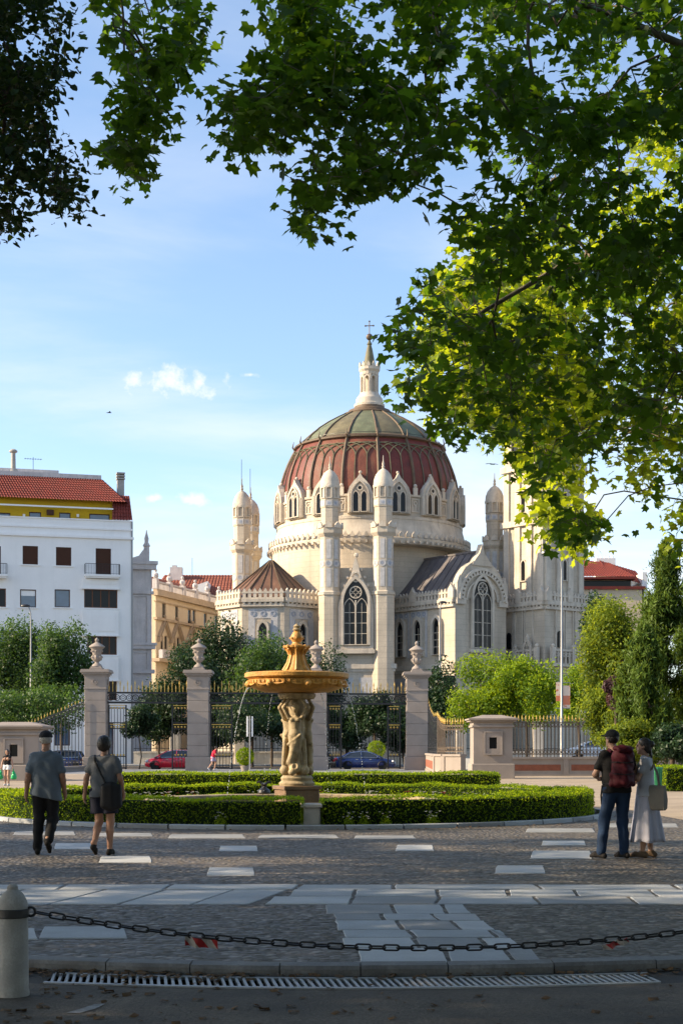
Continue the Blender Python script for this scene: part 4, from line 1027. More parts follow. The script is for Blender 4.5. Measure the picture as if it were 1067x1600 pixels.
# its red roof and the bigger roof beyond
tiled_roof(FB.M @ Vector((0, .6, zc + .3)), FB.M @ Vector((LB, .6, zc + .3)), FB.M @ Vector((LB, 6, zc + 3.2)), FB.M @ Vector((1.5, 6, zc + 3.2)), 'roof', M['tile_orange'], pal, .4, .6)
far = thing('red_roofed_house', 'far house under a broad orange red tiled roof left of church', 'building', (-26, 214, 0))
s = FPX / 214
xa, xb = (236 - 533.5) / s, (372 - 533.5) / s; ze, zrg = CAM_H + (1170 - 937) / s, CAM_H + (1170 - 899) / (FPX / 222)
b = MB(); b.box(xa, xb, 214, 232, 0, ze); b.build('wall', M['white'], far)
tiled_roof((xa - .4, 213.5, ze), (xb + .4, 213.5, ze), (xb, 222, zrg), (xa + 1, 222, zrg), 'roof', M['tile_orange'], far, .5, .7)
b = MB(); xg = (300 - 533.5) / s; b.plate([(xg - 2.2, ze - .2), (xg + 2.4, ze - .2), (xg + 2.4, ze + 2.6), (xg + .6, ze + 2.0)], 213.2, 218); b.build('dormer', M['white'], far)
b = MB(); xg = (268 - 533.5) / s; b.box(xg - .9, xg + .9, 220, 221.2, zrg - 1, zrg + 1.0); b.box(xg - .6, xg + .1, 220.2, 221, zrg + 1.0, zrg + 1.3); b.build('chimney', M['pink_stone'], far)
b = MB(); xg = (293 - 533.5) / s; b.tube([(xg, 221, zrg - .2), (xg, 221, zrg + 2.5)], .04, 4); b.build('aerial', M['iron'], far)

# house with red roof at the right, behind the conifers
rh = thing('roof_terrace_house', 'cream house with red tiled roof and dark terrace strip right of church', 'building', (34, 205, 0))
s = FPX / 205; xa, xb = (884 - 533.5) / s, (1005 - 533.5) / s
def zp(y, d): return CAM_H + (1170 - y) * d / FPX
b = MB(); b.box(xa, xb, 205, 225, 0, zp(918, 205)); b.box(xa, xb - 1.5, 206.2, 225, zp(918, 205), zp(904, 205)); b.build('wall', M['ochre'], rh)
b = MB(); b.box(xa - .01, xb - 1.6, 206.1, 206.19, zp(915, 205), zp(906, 205)); b.build('terrace_glazing', M['glass'], rh)
b = MB(); b.box(xa, xb + .2, 204.7, 206.1, zp(921, 205), zp(918, 205) + .15); b.box(xa, xb - 1.2, 204.6, 207, zp(905, 205), zp(903, 205) + .1); b.build('cornice', M['tile_red'], rh)
tiled_roof((xa, 204.8, zp(903, 205) + .1), (xb - 1.0, 204.8, zp(903, 205) + .1), (xb - 3.5, 212, zp(880, 212)), (xa, 212, zp(872, 212)), 'roof', M['tile_red'], rh, .4, .6)
tiled_roof((xb - 4.5, 206, zp(900, 206)), (xb + .6, 206, zp(915, 206)), (xb + .3, 212, zp(893, 212)), (xb - 5.0, 212, zp(876, 212)), 'roof', M['tile_red'], rh, .4, .6)
b = MB(); b.box(xb - 5.4, xb - 2.6, 212, 214, zp(905, 212), zp(872, 212)); 
for q in range(5): b.lathe([(.18, zp(872, 212)), (.18, zp(868, 212))], 8, xb - 5.1 + q * .55, 213)
b.build('chimney', M['white'], rh)
b = MB(); b.box(xb - .2, xb + .5, 205, 214, 0, zp(903, 212)); b.build('party_wall', M['white'], rh)

# churchyard wall and railing across the street
cw = thing('churchyard_railing', 'low stone churchyard wall with dark iron railing and stone posts', 'railing', (0, 146, 0))
b = MB(); b.box(-20.5, 34, 146, 146.5, 0, 1.1); b.box(-20.5, 34, 145.9, 146.6, 1.1, 1.25); b.build('wall', M['stone_trim'], cw)
b = MB(); b.box(-20.5, 34, 146.2, 146.25, 1.5, 1.56); b.box(-20.5, 34, 146.2, 146.25, 4.2, 4.27); b.build('rail', M['iron'], cw)
pk = MB().add([(-.025, 0, 0), (.025, 0, 0), (.025, 0.03, 0), (-.025, 0.03, 0), (-.025, 0, 3.4), (.025, 0, 3.4), (0, .015, 3.75)], [(0, 1, 5, 4), (1, 2, 6, 5), (3, 0, 4, 6), (4, 5, 6), (2, 3, 6)]).mesh('picket', M['iron'])
for i in range(150):
    inst(pk, 'picket', cw, T(-20.3 + i * .36, 146.22, 1.25))
po = MB().cham(-.5, .5, -.5, .5, 0, 4.6, .04).box(-.6, .6, -.6, .6, 4.6, 4.9).lathe([(.3, 4.9), (.42, 5.2), (.2, 5.6), (.28, 5.9), (.05, 6.5)], 8).mesh('post', M['stone_trim'])
for px in (274, 375, 470, 600, 720, 840): inst(po, 'post', cw, T((px - 533.5) * 146.2 / FPX, 146.25, 0))
# ------------------------------------------------------------------ park gate: pillars, gates, fences, kiosks
def gate_pillar(px, s, label):
    p = Vector(((px - 533.5) / s, FPX / s, 0)); hw = 16.5 / s
    t = thing('gate_pillar', label, 'pillar', p, 'granite pillars of the park gate')
    zt = 5.55; mm = T(p)
    b = MB(mm); b.cham(-hw - .12, hw + .12, -hw - .12, hw + .12, 0, .95, .03); b.build('plinth', M['pillar'], t)
    n = 6; z = .95; hh = (zt - .95) / n
    for i in range(n):
        b = MB(mm); b.box(-hw + .03, hw - .03, -hw + .03, hw - .03, z, z + .03); b.cham(-hw, hw, -hw, hw, z + .03, z + hh, .025); b.build('stone_block', M['pillar'], t); z += hh
    b = MB(mm)
    for (w, z0, z1) in ((.04, 0, .12), (.0, .12, .9), (.06, .9, 1.0), (.16, 1.0, 1.12), (.26, 1.12, 1.26), (.22, 1.26, 1.34)): b.cham(-hw - w, hw + w, -hw - w, hw + w, z + z0, z + z1, .012)
    b.lathe([(.22, z + .55 - .22)], 3) if False else None
    for a in range(4):
        b.m = mm @ RZ(a * math.pi / 2) @ T(0, -hw - .03, z + .5); b.ring(circle(.2, 14), circle(.13, 14), -.04, .05); b.plate(circle(.09, 8), -.03, .03)
    b.m = mm; cap = b.build('capital', M['pillar'], t)
    return t, p, z + 1.34, hw
def urn(p, z, label):
    t = thing('stone_urn', label, 'urn', (p.x, p.y, z), 'stone urns on the gate pillars'); mm = T(p.x, p.y, z)
    b = MB(mm); b.cham(-.42, .42, -.42, .42, 0, .14, .02); b.cham(-.34, .34, -.34, .34, .14, .24, .02); b.build('base', M['pillar'], t)
    b = MB(mm); b.lathe([(.36, .24), (.3, .34), (.15, .46), (.14, .54), (.26, .62), (.34, .78), (.33, .9), (.27, .98), (.29, 1.02), (.34, 1.3), (.42, 1.45), (.5, 1.5), (.5, 1.55)], 20)
    for k in range(8):
        a = k * math.pi / 4; b.tube([(.3 * math.cos(a), .3 * math.sin(a), .7), (.37 * math.cos(a), .37 * math.sin(a), .86), (.28 * math.cos(a), .28 * math.sin(a), 1.0)], [.03, .06, .02], 5)
        b.ball(.36 * math.cos(a), .36 * math.sin(a), 1.26, .07, 6, 4)
    b.build('body', M['pillar'], t, True, 35)
    b = MB(mm); b.lathe([(.54, 1.53), (.55, 1.58), (.4, 1.7), (.16, 1.84), (.08, 1.9), (.13, 1.97), (.14, 2.05), (.07, 2.15), (.02, 2.2)], 20); b.build('lid', M['pillar'], t, True, 35)
PIL = [(152, 22.9, 'leftmost granite gate pillar beside the sloping fence'), (311, 22.7, 'granite gate pillar left of the fountain next to the red car'),
       (494, 22.4, 'granite gate pillar half hidden behind the fountain column'), (651, 22.2, 'rightmost granite gate pillar next to the blue car')]
URN = ['stone urn on the leftmost gate pillar', 'stone urn on the gate pillar above the running person in red', 'pale stone urn seen just above the fountain bowl', 'stone urn on the rightmost gate pillar']
pil = []
for q, u in zip(PIL, URN):
    t, p, zt, hw = gate_pillar(*q); pil.append((p, hw)); urn(p, zt, u)
# picket meshes
def picket_mesh(h, gold=True, r=.022):
    b = MB(); b.lathe([(r, 0), (r, h)], 6); me = b.mesh('picket', M['iron_brown']); return me
spear = MB().lathe([(.03, 0), (.055, .05), (.03, .09), (.06, .16), (.045, .26), (.01, .45), (.002, .5)], 6).mesh('spearhead', M['gold'])
pick_cache = {}
def picket(parent, x, y, z0, z1, tip=True, m='iron_brown', r=.024, tipk=1.0):
    h = round(z1 - z0, 2); k = (h, m, r)
    if k not in pick_cache: pick_cache[k] = MB().lathe([(r, 0), (r, h)], 6).mesh('picket', M[m])
    o = inst(pick_cache[k], 'picket', parent, T(x, y, z0))
    if tip:
        q = bpy.data.objects.new('spearhead', spear); COL.objects.link(q); q.parent = o; q.location = (0, 0, h); q.scale = (tipk,) * 3
    return o
def gate(i, j, label, leafs):
    (pa, ha), (pb, hb) = pil[i], pil[j]; ua = pa + Vector((ha, 0, 0)); ub = pb - Vector((hb, 0, 0)); d = ub - ua; L = d.length; ang = math.atan2(d.y, d.x)
    t = thing('iron_gate', label, 'gate', (ua.x, ua.y, 0), 'iron gates between the granite pillars'); Mx = T(ua.x, ua.y, 0) @ RZ(ang)
    z0, z1 = CAM_H + (1170 - 1100) / 22.6, CAM_H + (1170 - 1082) / 22.6
    b = MB(Mx); b.box(0, L, -.07, .07, z0, z0 + .14); b.box(0, L, -.07, .07, z1 - .12, z1); b.build('overthrow', M['iron'], t)
    b = MB(Mx); n = int(L / .42)
    for k in range(n):
        c = (k + .5) * L / n; b.m = Mx @ T(c, 0, (z0 + z1) / 2); b.torus(.2, .028, 14, 5); b.torus(.09, .02, 10, 4)
    b.build('scrollwork', M['iron'], t)
    n = int(L / .25)
    for k in range(n + 1):
        c = .1 + (L - .2) * k / n; hgt = .30 if k % 2 else .0
        q = Mx @ Vector((c, 0, 0)); picket(t, q.x, q.y, z1 - .02, z1 + .12 + hgt, True, 'gold', .026, tipk=.8)
    # gold scroll work in the middle of the top rail
    if j == 2:
        b = MB(Mx)
        for sx in (-1, 1):
            pts = [(L / 2 + sx * (.25 + 1.5 * q + .25 * math.sin(q * 9)), 0, z1 + .25 + .22 * math.sin(q * 14)) for q in np.linspace(0, 1, 30)]; b.tube(pts, .04, 5)
        b.build('gilt_scroll', M['gold'], t)
    # leaves: open, swung back beside the pillars
    for (u, sw, wl) in leafs:
        lf = Mx @ T(u, 0, 0) @ RZ(R_(sw)); b = MB(lf)
        b.box(0, .1, -.05, .05, .1, z0 - .1); b.box(wl - .1, wl, -.05, .05, .1, z0 - .1)
        for z in (.15, .95, z0 - 1.75, z0 - 1.35, z0 - .35): b.box(.1, wl - .1, -.035, .035, z, z + .07)
        lo = b.build('leaf_frame', M['iron'], t)
        n = int(wl / .2)
        for k in range(1, n):
            q = lf @ Vector((wl * k / n, 0, 0)); picket(lo, q.x, q.y, .2, z0 - .3, False, 'iron', .02)
        b = MB(lf)
        for k in range(1, n):
            for z in (z0 - 1.6, z0 - .3, 1.08): b.ball(wl * k / n, -.02, z, .075, 6, 4)
        for z in (z0 - 1.45, z0 - .15): b.box(.1, wl - .1, -.045, -.036, z, z + .05)
        b.build('gilt_band', M['gold'], lo)
gate(0, 1, 'open iron gate with gilt spearheads above the red car', [(.05, 0, 1.25), (4.35, 0, 1.15)])
gate(1, 2, 'wide middle iron gate with gilt scroll behind the fountain', [(.05, 0, 1.55), (5.1, 0, 1.4)])
gate(2, 3, 'open iron gate with gilt spearheads above the blue car', [(.05, 0, 1.0), (4.3, 0, .95)])

def fence(name, label, pts, zlow, ztops, wall_h, panels=True, step=.2, pm='iron_brown', tipm=True, rings=True):
    """stone dwarf wall with brick panels and a picket fence on it; ztops: height of the tips along the line"""
    pts = [Vector(p) for p in pts]; t = thing(name, label, 'fence', (pts[0].x, pts[0].y, 0), 'iron fences beside the gate')
    seg = [(pts[i + 1] - pts[i]).length for i in range(len(pts) - 1)]; tot = sum(seg)
    def at(q):
        d = q * tot
        for i, l in enumerate(seg):
            if d <= l or i == len(seg) - 1: return pts[i] + (pts[i + 1] - pts[i]) * (d / l), math.atan2((pts[i + 1] - pts[i]).y, (pts[i + 1] - pts[i]).x)
            d -= l
    def top(q): 
        k = q * (len(ztops) - 1); i = min(int(k), len(ztops) - 2); return ztops[i] + (ztops[i + 1] - ztops[i]) * (k - i)
    for i in range(len(pts) - 1):
        a = math.atan2((pts[i + 1] - pts[i]).y, (pts[i + 1] - pts[i]).x); Mx = T(pts[i].x, pts[i].y, 0) @ RZ(a); l = seg[i]
        if wall_h > .3:
            b = MB(Mx); b.box(0, l, -.2, .2, 0, wall_h - .12); b.box(-.02, l + .02, -.27, .27, wall_h - .12, wall_h); b.box(0, l, -.25, .25, 0, .14); b.build('dwarf_wall', M['pillar'], t)
            if panels and l > 2:
                b = MB(Mx); b.box(.3, l - .3, -.215, -.1, .3, wall_h - .42); b.build('brick_panel', M['brick'], t)
            b = MB(Mx); b.box(-.14, .14, -.25, .25, .142, wall_h - .122); b.build('pier', M['pillar'], t)
    n = int(tot / step); b = MB(); r1 = []; r2 = []
    for k in range(n + 1):
        q = k / n; p, a = at(q); zt = top(q)
        picket(t, p.x, p.y, wall_h, zt - .42, tipm, pm, tipk=.7 if pm != 'iron' else .5)
        r1.append((p.x, p.y, zt - .5)); r2.append((p.x, p.y, wall_h + .15))
        if k < n and rings:
            p2, _ = at((k + .5) / n); b.m = T(p2.x, p2.y, wall_h + .27) @ RZ(a); b.torus(.075, .018, 8, 4); b.m = T(p2.x, p2.y, top(q) - .62) @ RZ(a); b.torus(.075, .018, 8, 4)
    b.m = None; b.tube(r1, .03, 4); b.tube(r2, .03, 4); b.tube([(x, y, z - .24) for x, y, z in r1], .03, 4); b.tube([(x, y, z + .24) for x, y, z in r2], .025, 4)
    b.build('rails', M[pm], t, kind='stuff')
    return t
# right: curved wing from the pillar to the kiosk, then the long straight run
pR = pil[3][0]; kR = Vector(((770 - 533.5) / 31.3, FPX / 31.3, 0))
fence('iron_fence', 'short iron fence wing between the rightmost pillar and the kiosk', [(5.46, 84.2, 0), (5.8, 82.6, 0), (kR.x - .85, 81.6, 0)], 0, [3.75, 3.4, 3.3, 3.3, 3.3], 1.2, step=.19)
fence('iron_fence', 'dark iron fence running back from the short wing to the rightmost pillar', [(pR.x + .8, pR.y, 0), (5.46, 84.4, 0)], 0, [5.3, 4.4, 3.9, 3.8], 1.2, step=1.9, pm='iron', rings=False)
fence('iron_fence', 'long straight iron fence on brick panelled wall in front of the white car', [(kR.x + 1.0, 81.5, 0), (kR.x + 4.8, 81.8, 0), (kR.x + 12, 82.3, 0), (kR.x + 19, 82.8, 0)], 0, [3.45, 3.45], 1.05)
pL = pil[0][0]; kL = Vector(((22 - 533.5) / 33.5, FPX / 33.5, 0))
fence('iron_fence', 'iron fence sloping down from the leftmost pillar to the kiosk', [(pL.x - .8, pL.y, 0), (pL.x - 1.6, 93, 0), (pL.x - 1.9, 84, 0), (kL.x + .9, kL.y + 2.2, 0)], 0, [5.2, 4.3, 3.5, 2.95, 2.85, 2.8], .35, step=.8, pm='iron')

def kiosk(p, w, h, label, win_z):
    t = thing('gate_kiosk', label, 'kiosk', p, 'stone kiosks beside the gate'); mm = T(p); hw = w / 2; d = w
    q = (-.19, .19, win_z - .28, win_z + .28)
    b = MB(mm); b.cham(-hw - .1, hw + .1, -.1, d + .1, 0, .75, .03); b.build('plinth', M['pillar'], t)
    z1 = h - .62
    holed_wall(mm, -hw, hw, .75, z1, [q], .3, 'wall', M['pillar'], t)
    b = MB(mm); b.box(-hw, -hw + .3, .3, d, .75, z1); b.box(hw - .3, hw, .3, d, .75, z1); b.box(-hw + .3, hw - .3, d - .3, d, .75, z1); b.build('wall', M['pillar'], t)
    b = MB(mm); f = .42; b.ring([(-f, win_z - .55), (f, win_z - .55), (f, win_z + .55), (-f, win_z + .55)], [(-.19, win_z - .28), (.19, win_z - .28), (.19, win_z + .28), (-.19, win_z + .28)], -.05, .01); b.ring([(-f - .05, win_z - .6), (f + .05, win_z - .6), (f + .05, win_z + .6), (-f - .05, win_z + .6)], [(-f + .03, win_z - .52), (f - .03, win_z - .52), (f - .03, win_z + .52), (-f + .03, win_z + .52)], -.08, -.051); b.build('window_surround', M['pillar'], t)
    b = MB(mm); b.box(-.19, .19, .16, .2, win_z - .28, win_z + .28); b.build('pane', M['glass'], t)
    b = MB(mm)
    for (g, a, c) in ((.08, 0, .1), (.02, .1, .28), (.18, .28, .36), (.26, .36, .44)): b.cham(-hw - g, hw + g, -g, d + g, z1 + a, z1 + c, .012)
    b.loft([[(-hw - .26, -.26, h - .18), (hw + .26, -.26, h - .18), (hw + .26, d + .26, h - .18), (-hw - .26, d + .26, h - .18)], [(-hw + .5, .5, h), (hw - .5, .5, h), (hw - .5, d - .5, h), (-hw + .5, d - .5, h)]])
    b.build('roof', M['pillar'], t)
kiosk(kR, 1.95, 3.2, 'stone kiosk with small dark window right of the flower bed', 1.79)
kiosk(kL, 2.3, 2.76, 'stone kiosk with small dark window behind the person with green bags', 1.42)
# ------------------------------------------------------------------ foliage toolkit
def leaf_tmpl(kind):
    if kind == 'plane':
        o = [(90, 1), (68, .60), (42, .92), (15, .58), (-14, .78), (-54, .52)]
        pts = [(0, .0)] + [(r * math.cos(R_(a)), r * math.sin(R_(a))) for a, r in o] + [(0, -.22)] + [(-r * math.cos(R_(a)), r * math.sin(R_(a))) for a, r in reversed(o[1:])]
        v = np.array([(x, y, -.22 * (x * x + y * y) + .1 * abs(x)) for x, y in pts]); n = len(pts) - 1
        return v, np.array([(0, 1 + i, 1 + (i + 1) % n) for i in range(n)][::-1])
    if kind == 'round':
        pts = [(0, -.5), (.42, -.55), (.62, -.1), (.4, .5), (0, .95), (-.4, .5), (-.62, -.1), (-.42, -.55)]
        v = np.array([(x, y, -.15 * (x * x + y * y) + .12 * abs(x)) for x, y in pts]); return v, np.array([(0, 1, 2, 3), (0, 3, 4, 5), (0, 5, 6, 7)])
    if kind == 'quad':
        return np.array([(0, -.9, 0), (.5, 0, .12), (0, .9, -.1), (-.5, 0, .12)]), np.array([(0, 1, 2, 3)])
    if kind == 'spray':
        return np.array([(0, -1, 0), (.3, .1, .05), (0, 1.2, -.15), (-.3, .1, .05)]), np.array([(0, 1, 2, 3)])
def leaf_arrays(pos, nrm, size, kind, rng, flat=.6, axis=None):
    n = len(pos); tv, tf = leaf_tmpl(kind); k = len(tv)
    nz = nrm * flat + rng.normal(size=(n, 3)) * (1 - flat); nz /= np.linalg.norm(nz, axis=1, keepdims=True) + 1e-9
    t = rng.normal(size=(n, 3)) if axis is None else axis + rng.normal(size=(n, 3)) * .45
    t -= nz * (t * nz).sum(1, keepdims=True); t /= np.linalg.norm(t, axis=1, keepdims=True) + 1e-9
    bx = np.cross(t, nz); sz = size[:, None, None]
    asp = rng.uniform(.62, 1.15, (n, 1, 1)); bend = rng.normal(size=(n, 1, 1)) * .35
    V = pos[:, None, :] + (bx[:, None, :] * tv[None, :, 0:1] * asp + nz[:, None, :] * bend * tv[None, :, 1:2] ** 2 + t[:, None, :] * tv[None, :, 1:2] + nz[:, None, :] * tv[None, :, 2:3]) * sz
    Fc = (tf[None] + (np.arange(n) * k)[:, None, None]).reshape(-1, tf.shape[1])
    return V.reshape(-1, 3), Fc, k
def leaf_obj(name, pos, nrm, size, kind, m, parent, rng, flat=.6, axis=None, tint=None, kindtag='stuff'):
    V, Fc, k = leaf_arrays(pos, nrm, size, kind, rng, flat, axis)
    ti = rng.random(len(pos)) if tint is None else np.clip(tint + rng.normal(size=len(pos)) * .18, 0, 1)
    me = np_mesh(name, V, Fc, Fc.shape[1], m, attr=np.repeat(ti, k))
    o = bpy.data.objects.new(name, me); link(o, parent)
    if kindtag: o['kind'] = kindtag
    return o
def branches_mesh(name, nodes, par, m, r_tip=.006, r_max=.3, expo=2.2, sides=5):
    """pipe-model branches: every node hangs on its parent; thickness grows with what it carries"""
    n = len(nodes); load = np.zeros(n)
    order = sorted(range(n), key=lambda i: -depth_of(par, i))
    for i in order:
        if load[i] == 0: load[i] = 1
        if par[i] >= 0: load[par[i]] += load[i]
    rad = np.minimum(r_tip * load ** (1 / expo), r_max)
    V = []; Fs = []
    for i in range(n):
        if par[i] < 0: continue
        a, c = Vector(nodes[par[i]]), Vector(nodes[i]); d = c - a
        if d.length < 1e-5: continue
        u = d.orthogonal().normalized(); w = d.normalized().cross(u); ra, rc = min(rad[par[i]], rad[i] * 1.25), rad[i]; b0 = len(V)
        for q, rr in ((a, ra), (c, rc)):
            for k in range(sides): an = 2 * math.pi * k / sides; V.append(tuple(q + (u * math.cos(an) + w * math.sin(an)) * rr))
        for k in range(sides): j = (k + 1) % sides; Fs.append((b0 + k, b0 + j, b0 + sides + j, b0 + sides + k))
    return np_mesh(name, np.array(V), np.array(Fs), 4, m, smooth=True)
_dc = {}
def depth_of(par, i):
    d = 0
    while par[i] >= 0: i = par[i]; d += 1
    return d
def connect(limbs, sprigs, rng, sag=.0):
    """limbs: polylines (first one starts at the base); sprigs are joined to the nearest wood that is nearer the trunk"""
    nodes = []; par = []
    for L in limbs:
        start = len(nodes); prev = -1
        if nodes:
            d = [(Vector(q) - Vector(L[0])).length for q in nodes]; prev = int(np.argmin(d))
        for k, p in enumerate(L):
            nodes.append(tuple(p)); par.append(prev); prev = len(nodes) - 1
    S = np.asarray(sprigs); base = np.array(nodes); A = np.full((len(base) + len(S) * 12 + 50, 3), 1e5); A[:len(base)] = base; A[0] = 1e5; cnt = len(base)
    d0 = np.array([np.linalg.norm(base - q, axis=1).min() for q in S])
    for i in np.argsort(d0):
        d = np.linalg.norm(A[:cnt] - S[i], axis=1); j = int(np.argmin(d)); dj = float(d[j])
        if dj > .5:
            k = min(max(int(dj / .6), 1), 8); p0 = np.array(nodes[j])
            for q in range(1, k + 1):
                f = q / (k + 1); mid = p0 + (S[i] - p0) * f + rng.normal(size=3) * .05 * dj ** .5 + np.array([0, 0, .12 * dj * math.sin(f * math.pi)])
                nodes.append(tuple(mid)); par.append(j); j = len(nodes) - 1; A[cnt] = mid; cnt += 1
        nodes.append(tuple(S[i])); par.append(j); A[cnt] = S[i]; cnt += 1
    return nodes, par
def sprig_leaves(S, per, spread, rng, drop=.5):
    n = len(S); idx = np.repeat(np.arange(n), per); off = rng.normal(size=(len(idx), 3)) * spread; off[:, 2] = off[:, 2] * .7 - drop * spread
    return S[idx] + off, idx
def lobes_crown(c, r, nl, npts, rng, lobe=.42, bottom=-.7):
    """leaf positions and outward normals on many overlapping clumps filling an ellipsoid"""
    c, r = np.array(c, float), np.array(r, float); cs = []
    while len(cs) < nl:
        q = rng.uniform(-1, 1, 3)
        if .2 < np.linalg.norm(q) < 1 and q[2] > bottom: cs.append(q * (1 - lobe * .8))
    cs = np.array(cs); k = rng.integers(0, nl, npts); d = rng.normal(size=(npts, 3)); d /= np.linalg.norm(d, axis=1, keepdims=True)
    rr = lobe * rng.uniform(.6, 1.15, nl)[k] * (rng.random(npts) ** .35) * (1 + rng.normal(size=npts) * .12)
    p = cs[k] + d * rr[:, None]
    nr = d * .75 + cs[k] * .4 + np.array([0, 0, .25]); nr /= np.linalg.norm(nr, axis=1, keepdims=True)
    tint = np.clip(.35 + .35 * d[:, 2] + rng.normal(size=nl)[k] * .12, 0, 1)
    return c + p * r, nr, tint, c + cs * r
def bg_tree(name, label, base, c, r, m, rng, nl=16, npts=7000, size=.16, kind='quad', bark='bark_dark', trunk_r=.2, group=None, lobe=.42, cat='tree', flat=.55, bottom=-.7, axis=None):
    base = Vector(base); t = thing(name, label, cat, base, group)
    pos, nr, tint, cs = lobes_crown(c, r, nl, npts, rng, lobe, bottom)
    top = Vector(c) + Vector((0, 0, r[2] * .2))
    limbs = [[tuple(base + Vector((0, 0, -.1))), tuple(base + (top - base) * .25 + Vector((rng.normal() * .1, 0, 0))), tuple(base + (top - base) * .6), tuple(top)]]
    nodes, par = connect(limbs, cs, rng)
    o = bpy.data.objects.new('trunk', branches_mesh('trunk', nodes, par, M[bark], r_tip=trunk_r * .22, r_max=trunk_r)); link(o, t)
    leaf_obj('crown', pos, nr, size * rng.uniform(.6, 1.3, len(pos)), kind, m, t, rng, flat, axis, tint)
    return t
def in_poly(x, y, poly):
    r = False; j = len(poly) - 1
    for i in range(len(poly)):
        if (poly[i][1] > y) != (poly[j][1] > y) and x < (poly[j][0] - poly[i][0]) * (y - poly[i][1]) / (poly[j][1] - poly[i][1]) + poly[i][0]: r = not r
        j = i
    return r

# ------------------------------------------------------------------ round flower bed with clipped hedges
BC = Vector((-1.04, 34.5, 0))
b = MB(); 
b.loft([[(BC.x + 7.05 * math.cos(a), BC.y + 7.05 * math.sin(a), .02) for a in np.linspace(0, 2 * math.pi, 64, endpoint=False)], [(BC.x + 3.5 * math.cos(a), BC.y + 3.5 * math.sin(a), .05) for a in np.linspace(0, 2 * math.pi, 64, endpoint=False)]], cap=False)
tag(b.build('flower_bed', M['soil']), kind='structure')
edg = thing('bed_edging', 'low curved stone edging round the hedge bed', 'edging', BC)
for k in range(40):
    a0, a1 = 2 * math.pi * k / 40 + .003, 2 * math.pi * (k + 1) / 40 - .003
    b = MB(T(BC)); n = 3
    b.loft([[(7.0 * math.cos(a), 7.0 * math.sin(a), -.05), (7.14 * math.cos(a), 7.14 * math.sin(a), -.05), (7.14 * math.cos(a), 7.14 * math.sin(a), .07), (7.12 * math.cos(a), 7.12 * math.sin(a), .085), (7.0 * math.cos(a), 7.0 * math.sin(a), .085)] for a in np.linspace(a0, a1, n + 1)])
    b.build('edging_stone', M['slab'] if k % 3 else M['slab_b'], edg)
def arc_hedge(label, r0, r1, a0, a1, z1, dens=850, size=.024, wav=.03, group='clipped hedges of the flower bed'):
    rng = np.random.default_rng(int(abs(a0) * 100 + r1 * 10)); t = thing('clipped_hedge', label, 'hedge', BC + Vector((((r0 + r1) / 2) * math.cos((a0 + a1) / 2), ((r0 + r1) / 2) * math.sin((a0 + a1) / 2), 0)), group)
    e = .05; n = max(int((a1 - a0) * r1 / .4), 4)
    b = MB(T(BC)); da = e / r1
    b.loft([[((r0 + e) * math.cos(a), (r0 + e) * math.sin(a), 0), ((r1 - e) * math.cos(a), (r1 - e) * math.sin(a), 0), ((r1 - e) * math.cos(a), (r1 - e) * math.sin(a), z1 - e), ((r0 + e) * math.cos(a), (r0 + e) * math.sin(a), z1 - e)] for a in np.linspace(a0 + da, a1 - da, n + 1)])
    b.build('branches', M['box_core'], t)
    P_, N_ = [], []
    def put(k, f):
        k = int(k)
        r, a, z, nx, nz, ea = f(k); w = wav * (np.sin(a * r1 * 2.1) + np.sin(a * r1 * 4.7 + 1) * .6)
        zz = z + (w * (z > z1 * .98)) + np.abs(rng.normal(size=k)) * .012 * (z > z1 * .98)
        P_.append(np.stack([BC.x + r * np.cos(a), BC.y + r * np.sin(a), zz], 1) + rng.normal(size=(k, 3)) * .016)
        N_.append(np.stack([nx * np.cos(a) - ea * np.sin(a), nx * np.sin(a) + ea * np.cos(a), nz], 1))
    L = (a1 - a0) * (r0 + r1) / 2
    U = rng.uniform
    put(L * (r1 - r0) * dens * 1.3, lambda k: (U(r0, r1, k), U(a0, a1, k), np.full(k, z1), np.zeros(k), np.ones(k), np.zeros(k)))
    put(L * z1 * dens, lambda k: (np.full(k, r1), U(a0, a1, k), U(0.01, z1, k), np.ones(k), np.zeros(k), np.zeros(k)))
    put(L * z1 * dens, lambda k: (np.full(k, r0), U(a0, a1, k), U(0.01, z1, k), -np.ones(k), np.zeros(k), np.zeros(k)))
    for aa, sg in ((a0, -1.), (a1, 1.)): put((r1 - r0) * z1 * dens, lambda k: (U(r0, r1, k), np.full(k, aa), U(0.01, z1, k), np.zeros(k), np.zeros(k), np.full(k, sg)))
    pos, nr = np.concatenate(P_), np.concatenate(N_)
    leaf_obj('leaves', pos, nr, size * U(.7, 1.4, len(pos)), 'quad', M['box_leaf'], t, rng, .5)
    return t
dn = -math.pi / 2
gap = .028; gc = dn + .075
arc_hedge('dark clipped hedge arc at the front left of the flower bed', 6.05, 6.8, gc - 1.62, gc - gap, .54)
arc_hedge('clipped hedge arc at the front right of the flower bed', 6.05, 6.8, gc + gap, gc + 1.55, .56)
arc_hedge('clipped hedge arc at the back of the flower bed behind the fountain', 6.05, 6.8, dn + 1.72, dn + 2 * math.pi - 1.66, .52)
arc_hedge('low inner box hedge ring close round the fountain basin', 4.25, 4.65, dn + .3, dn + 2 * math.pi - .3, .27, 900, .02, group='low box edging')
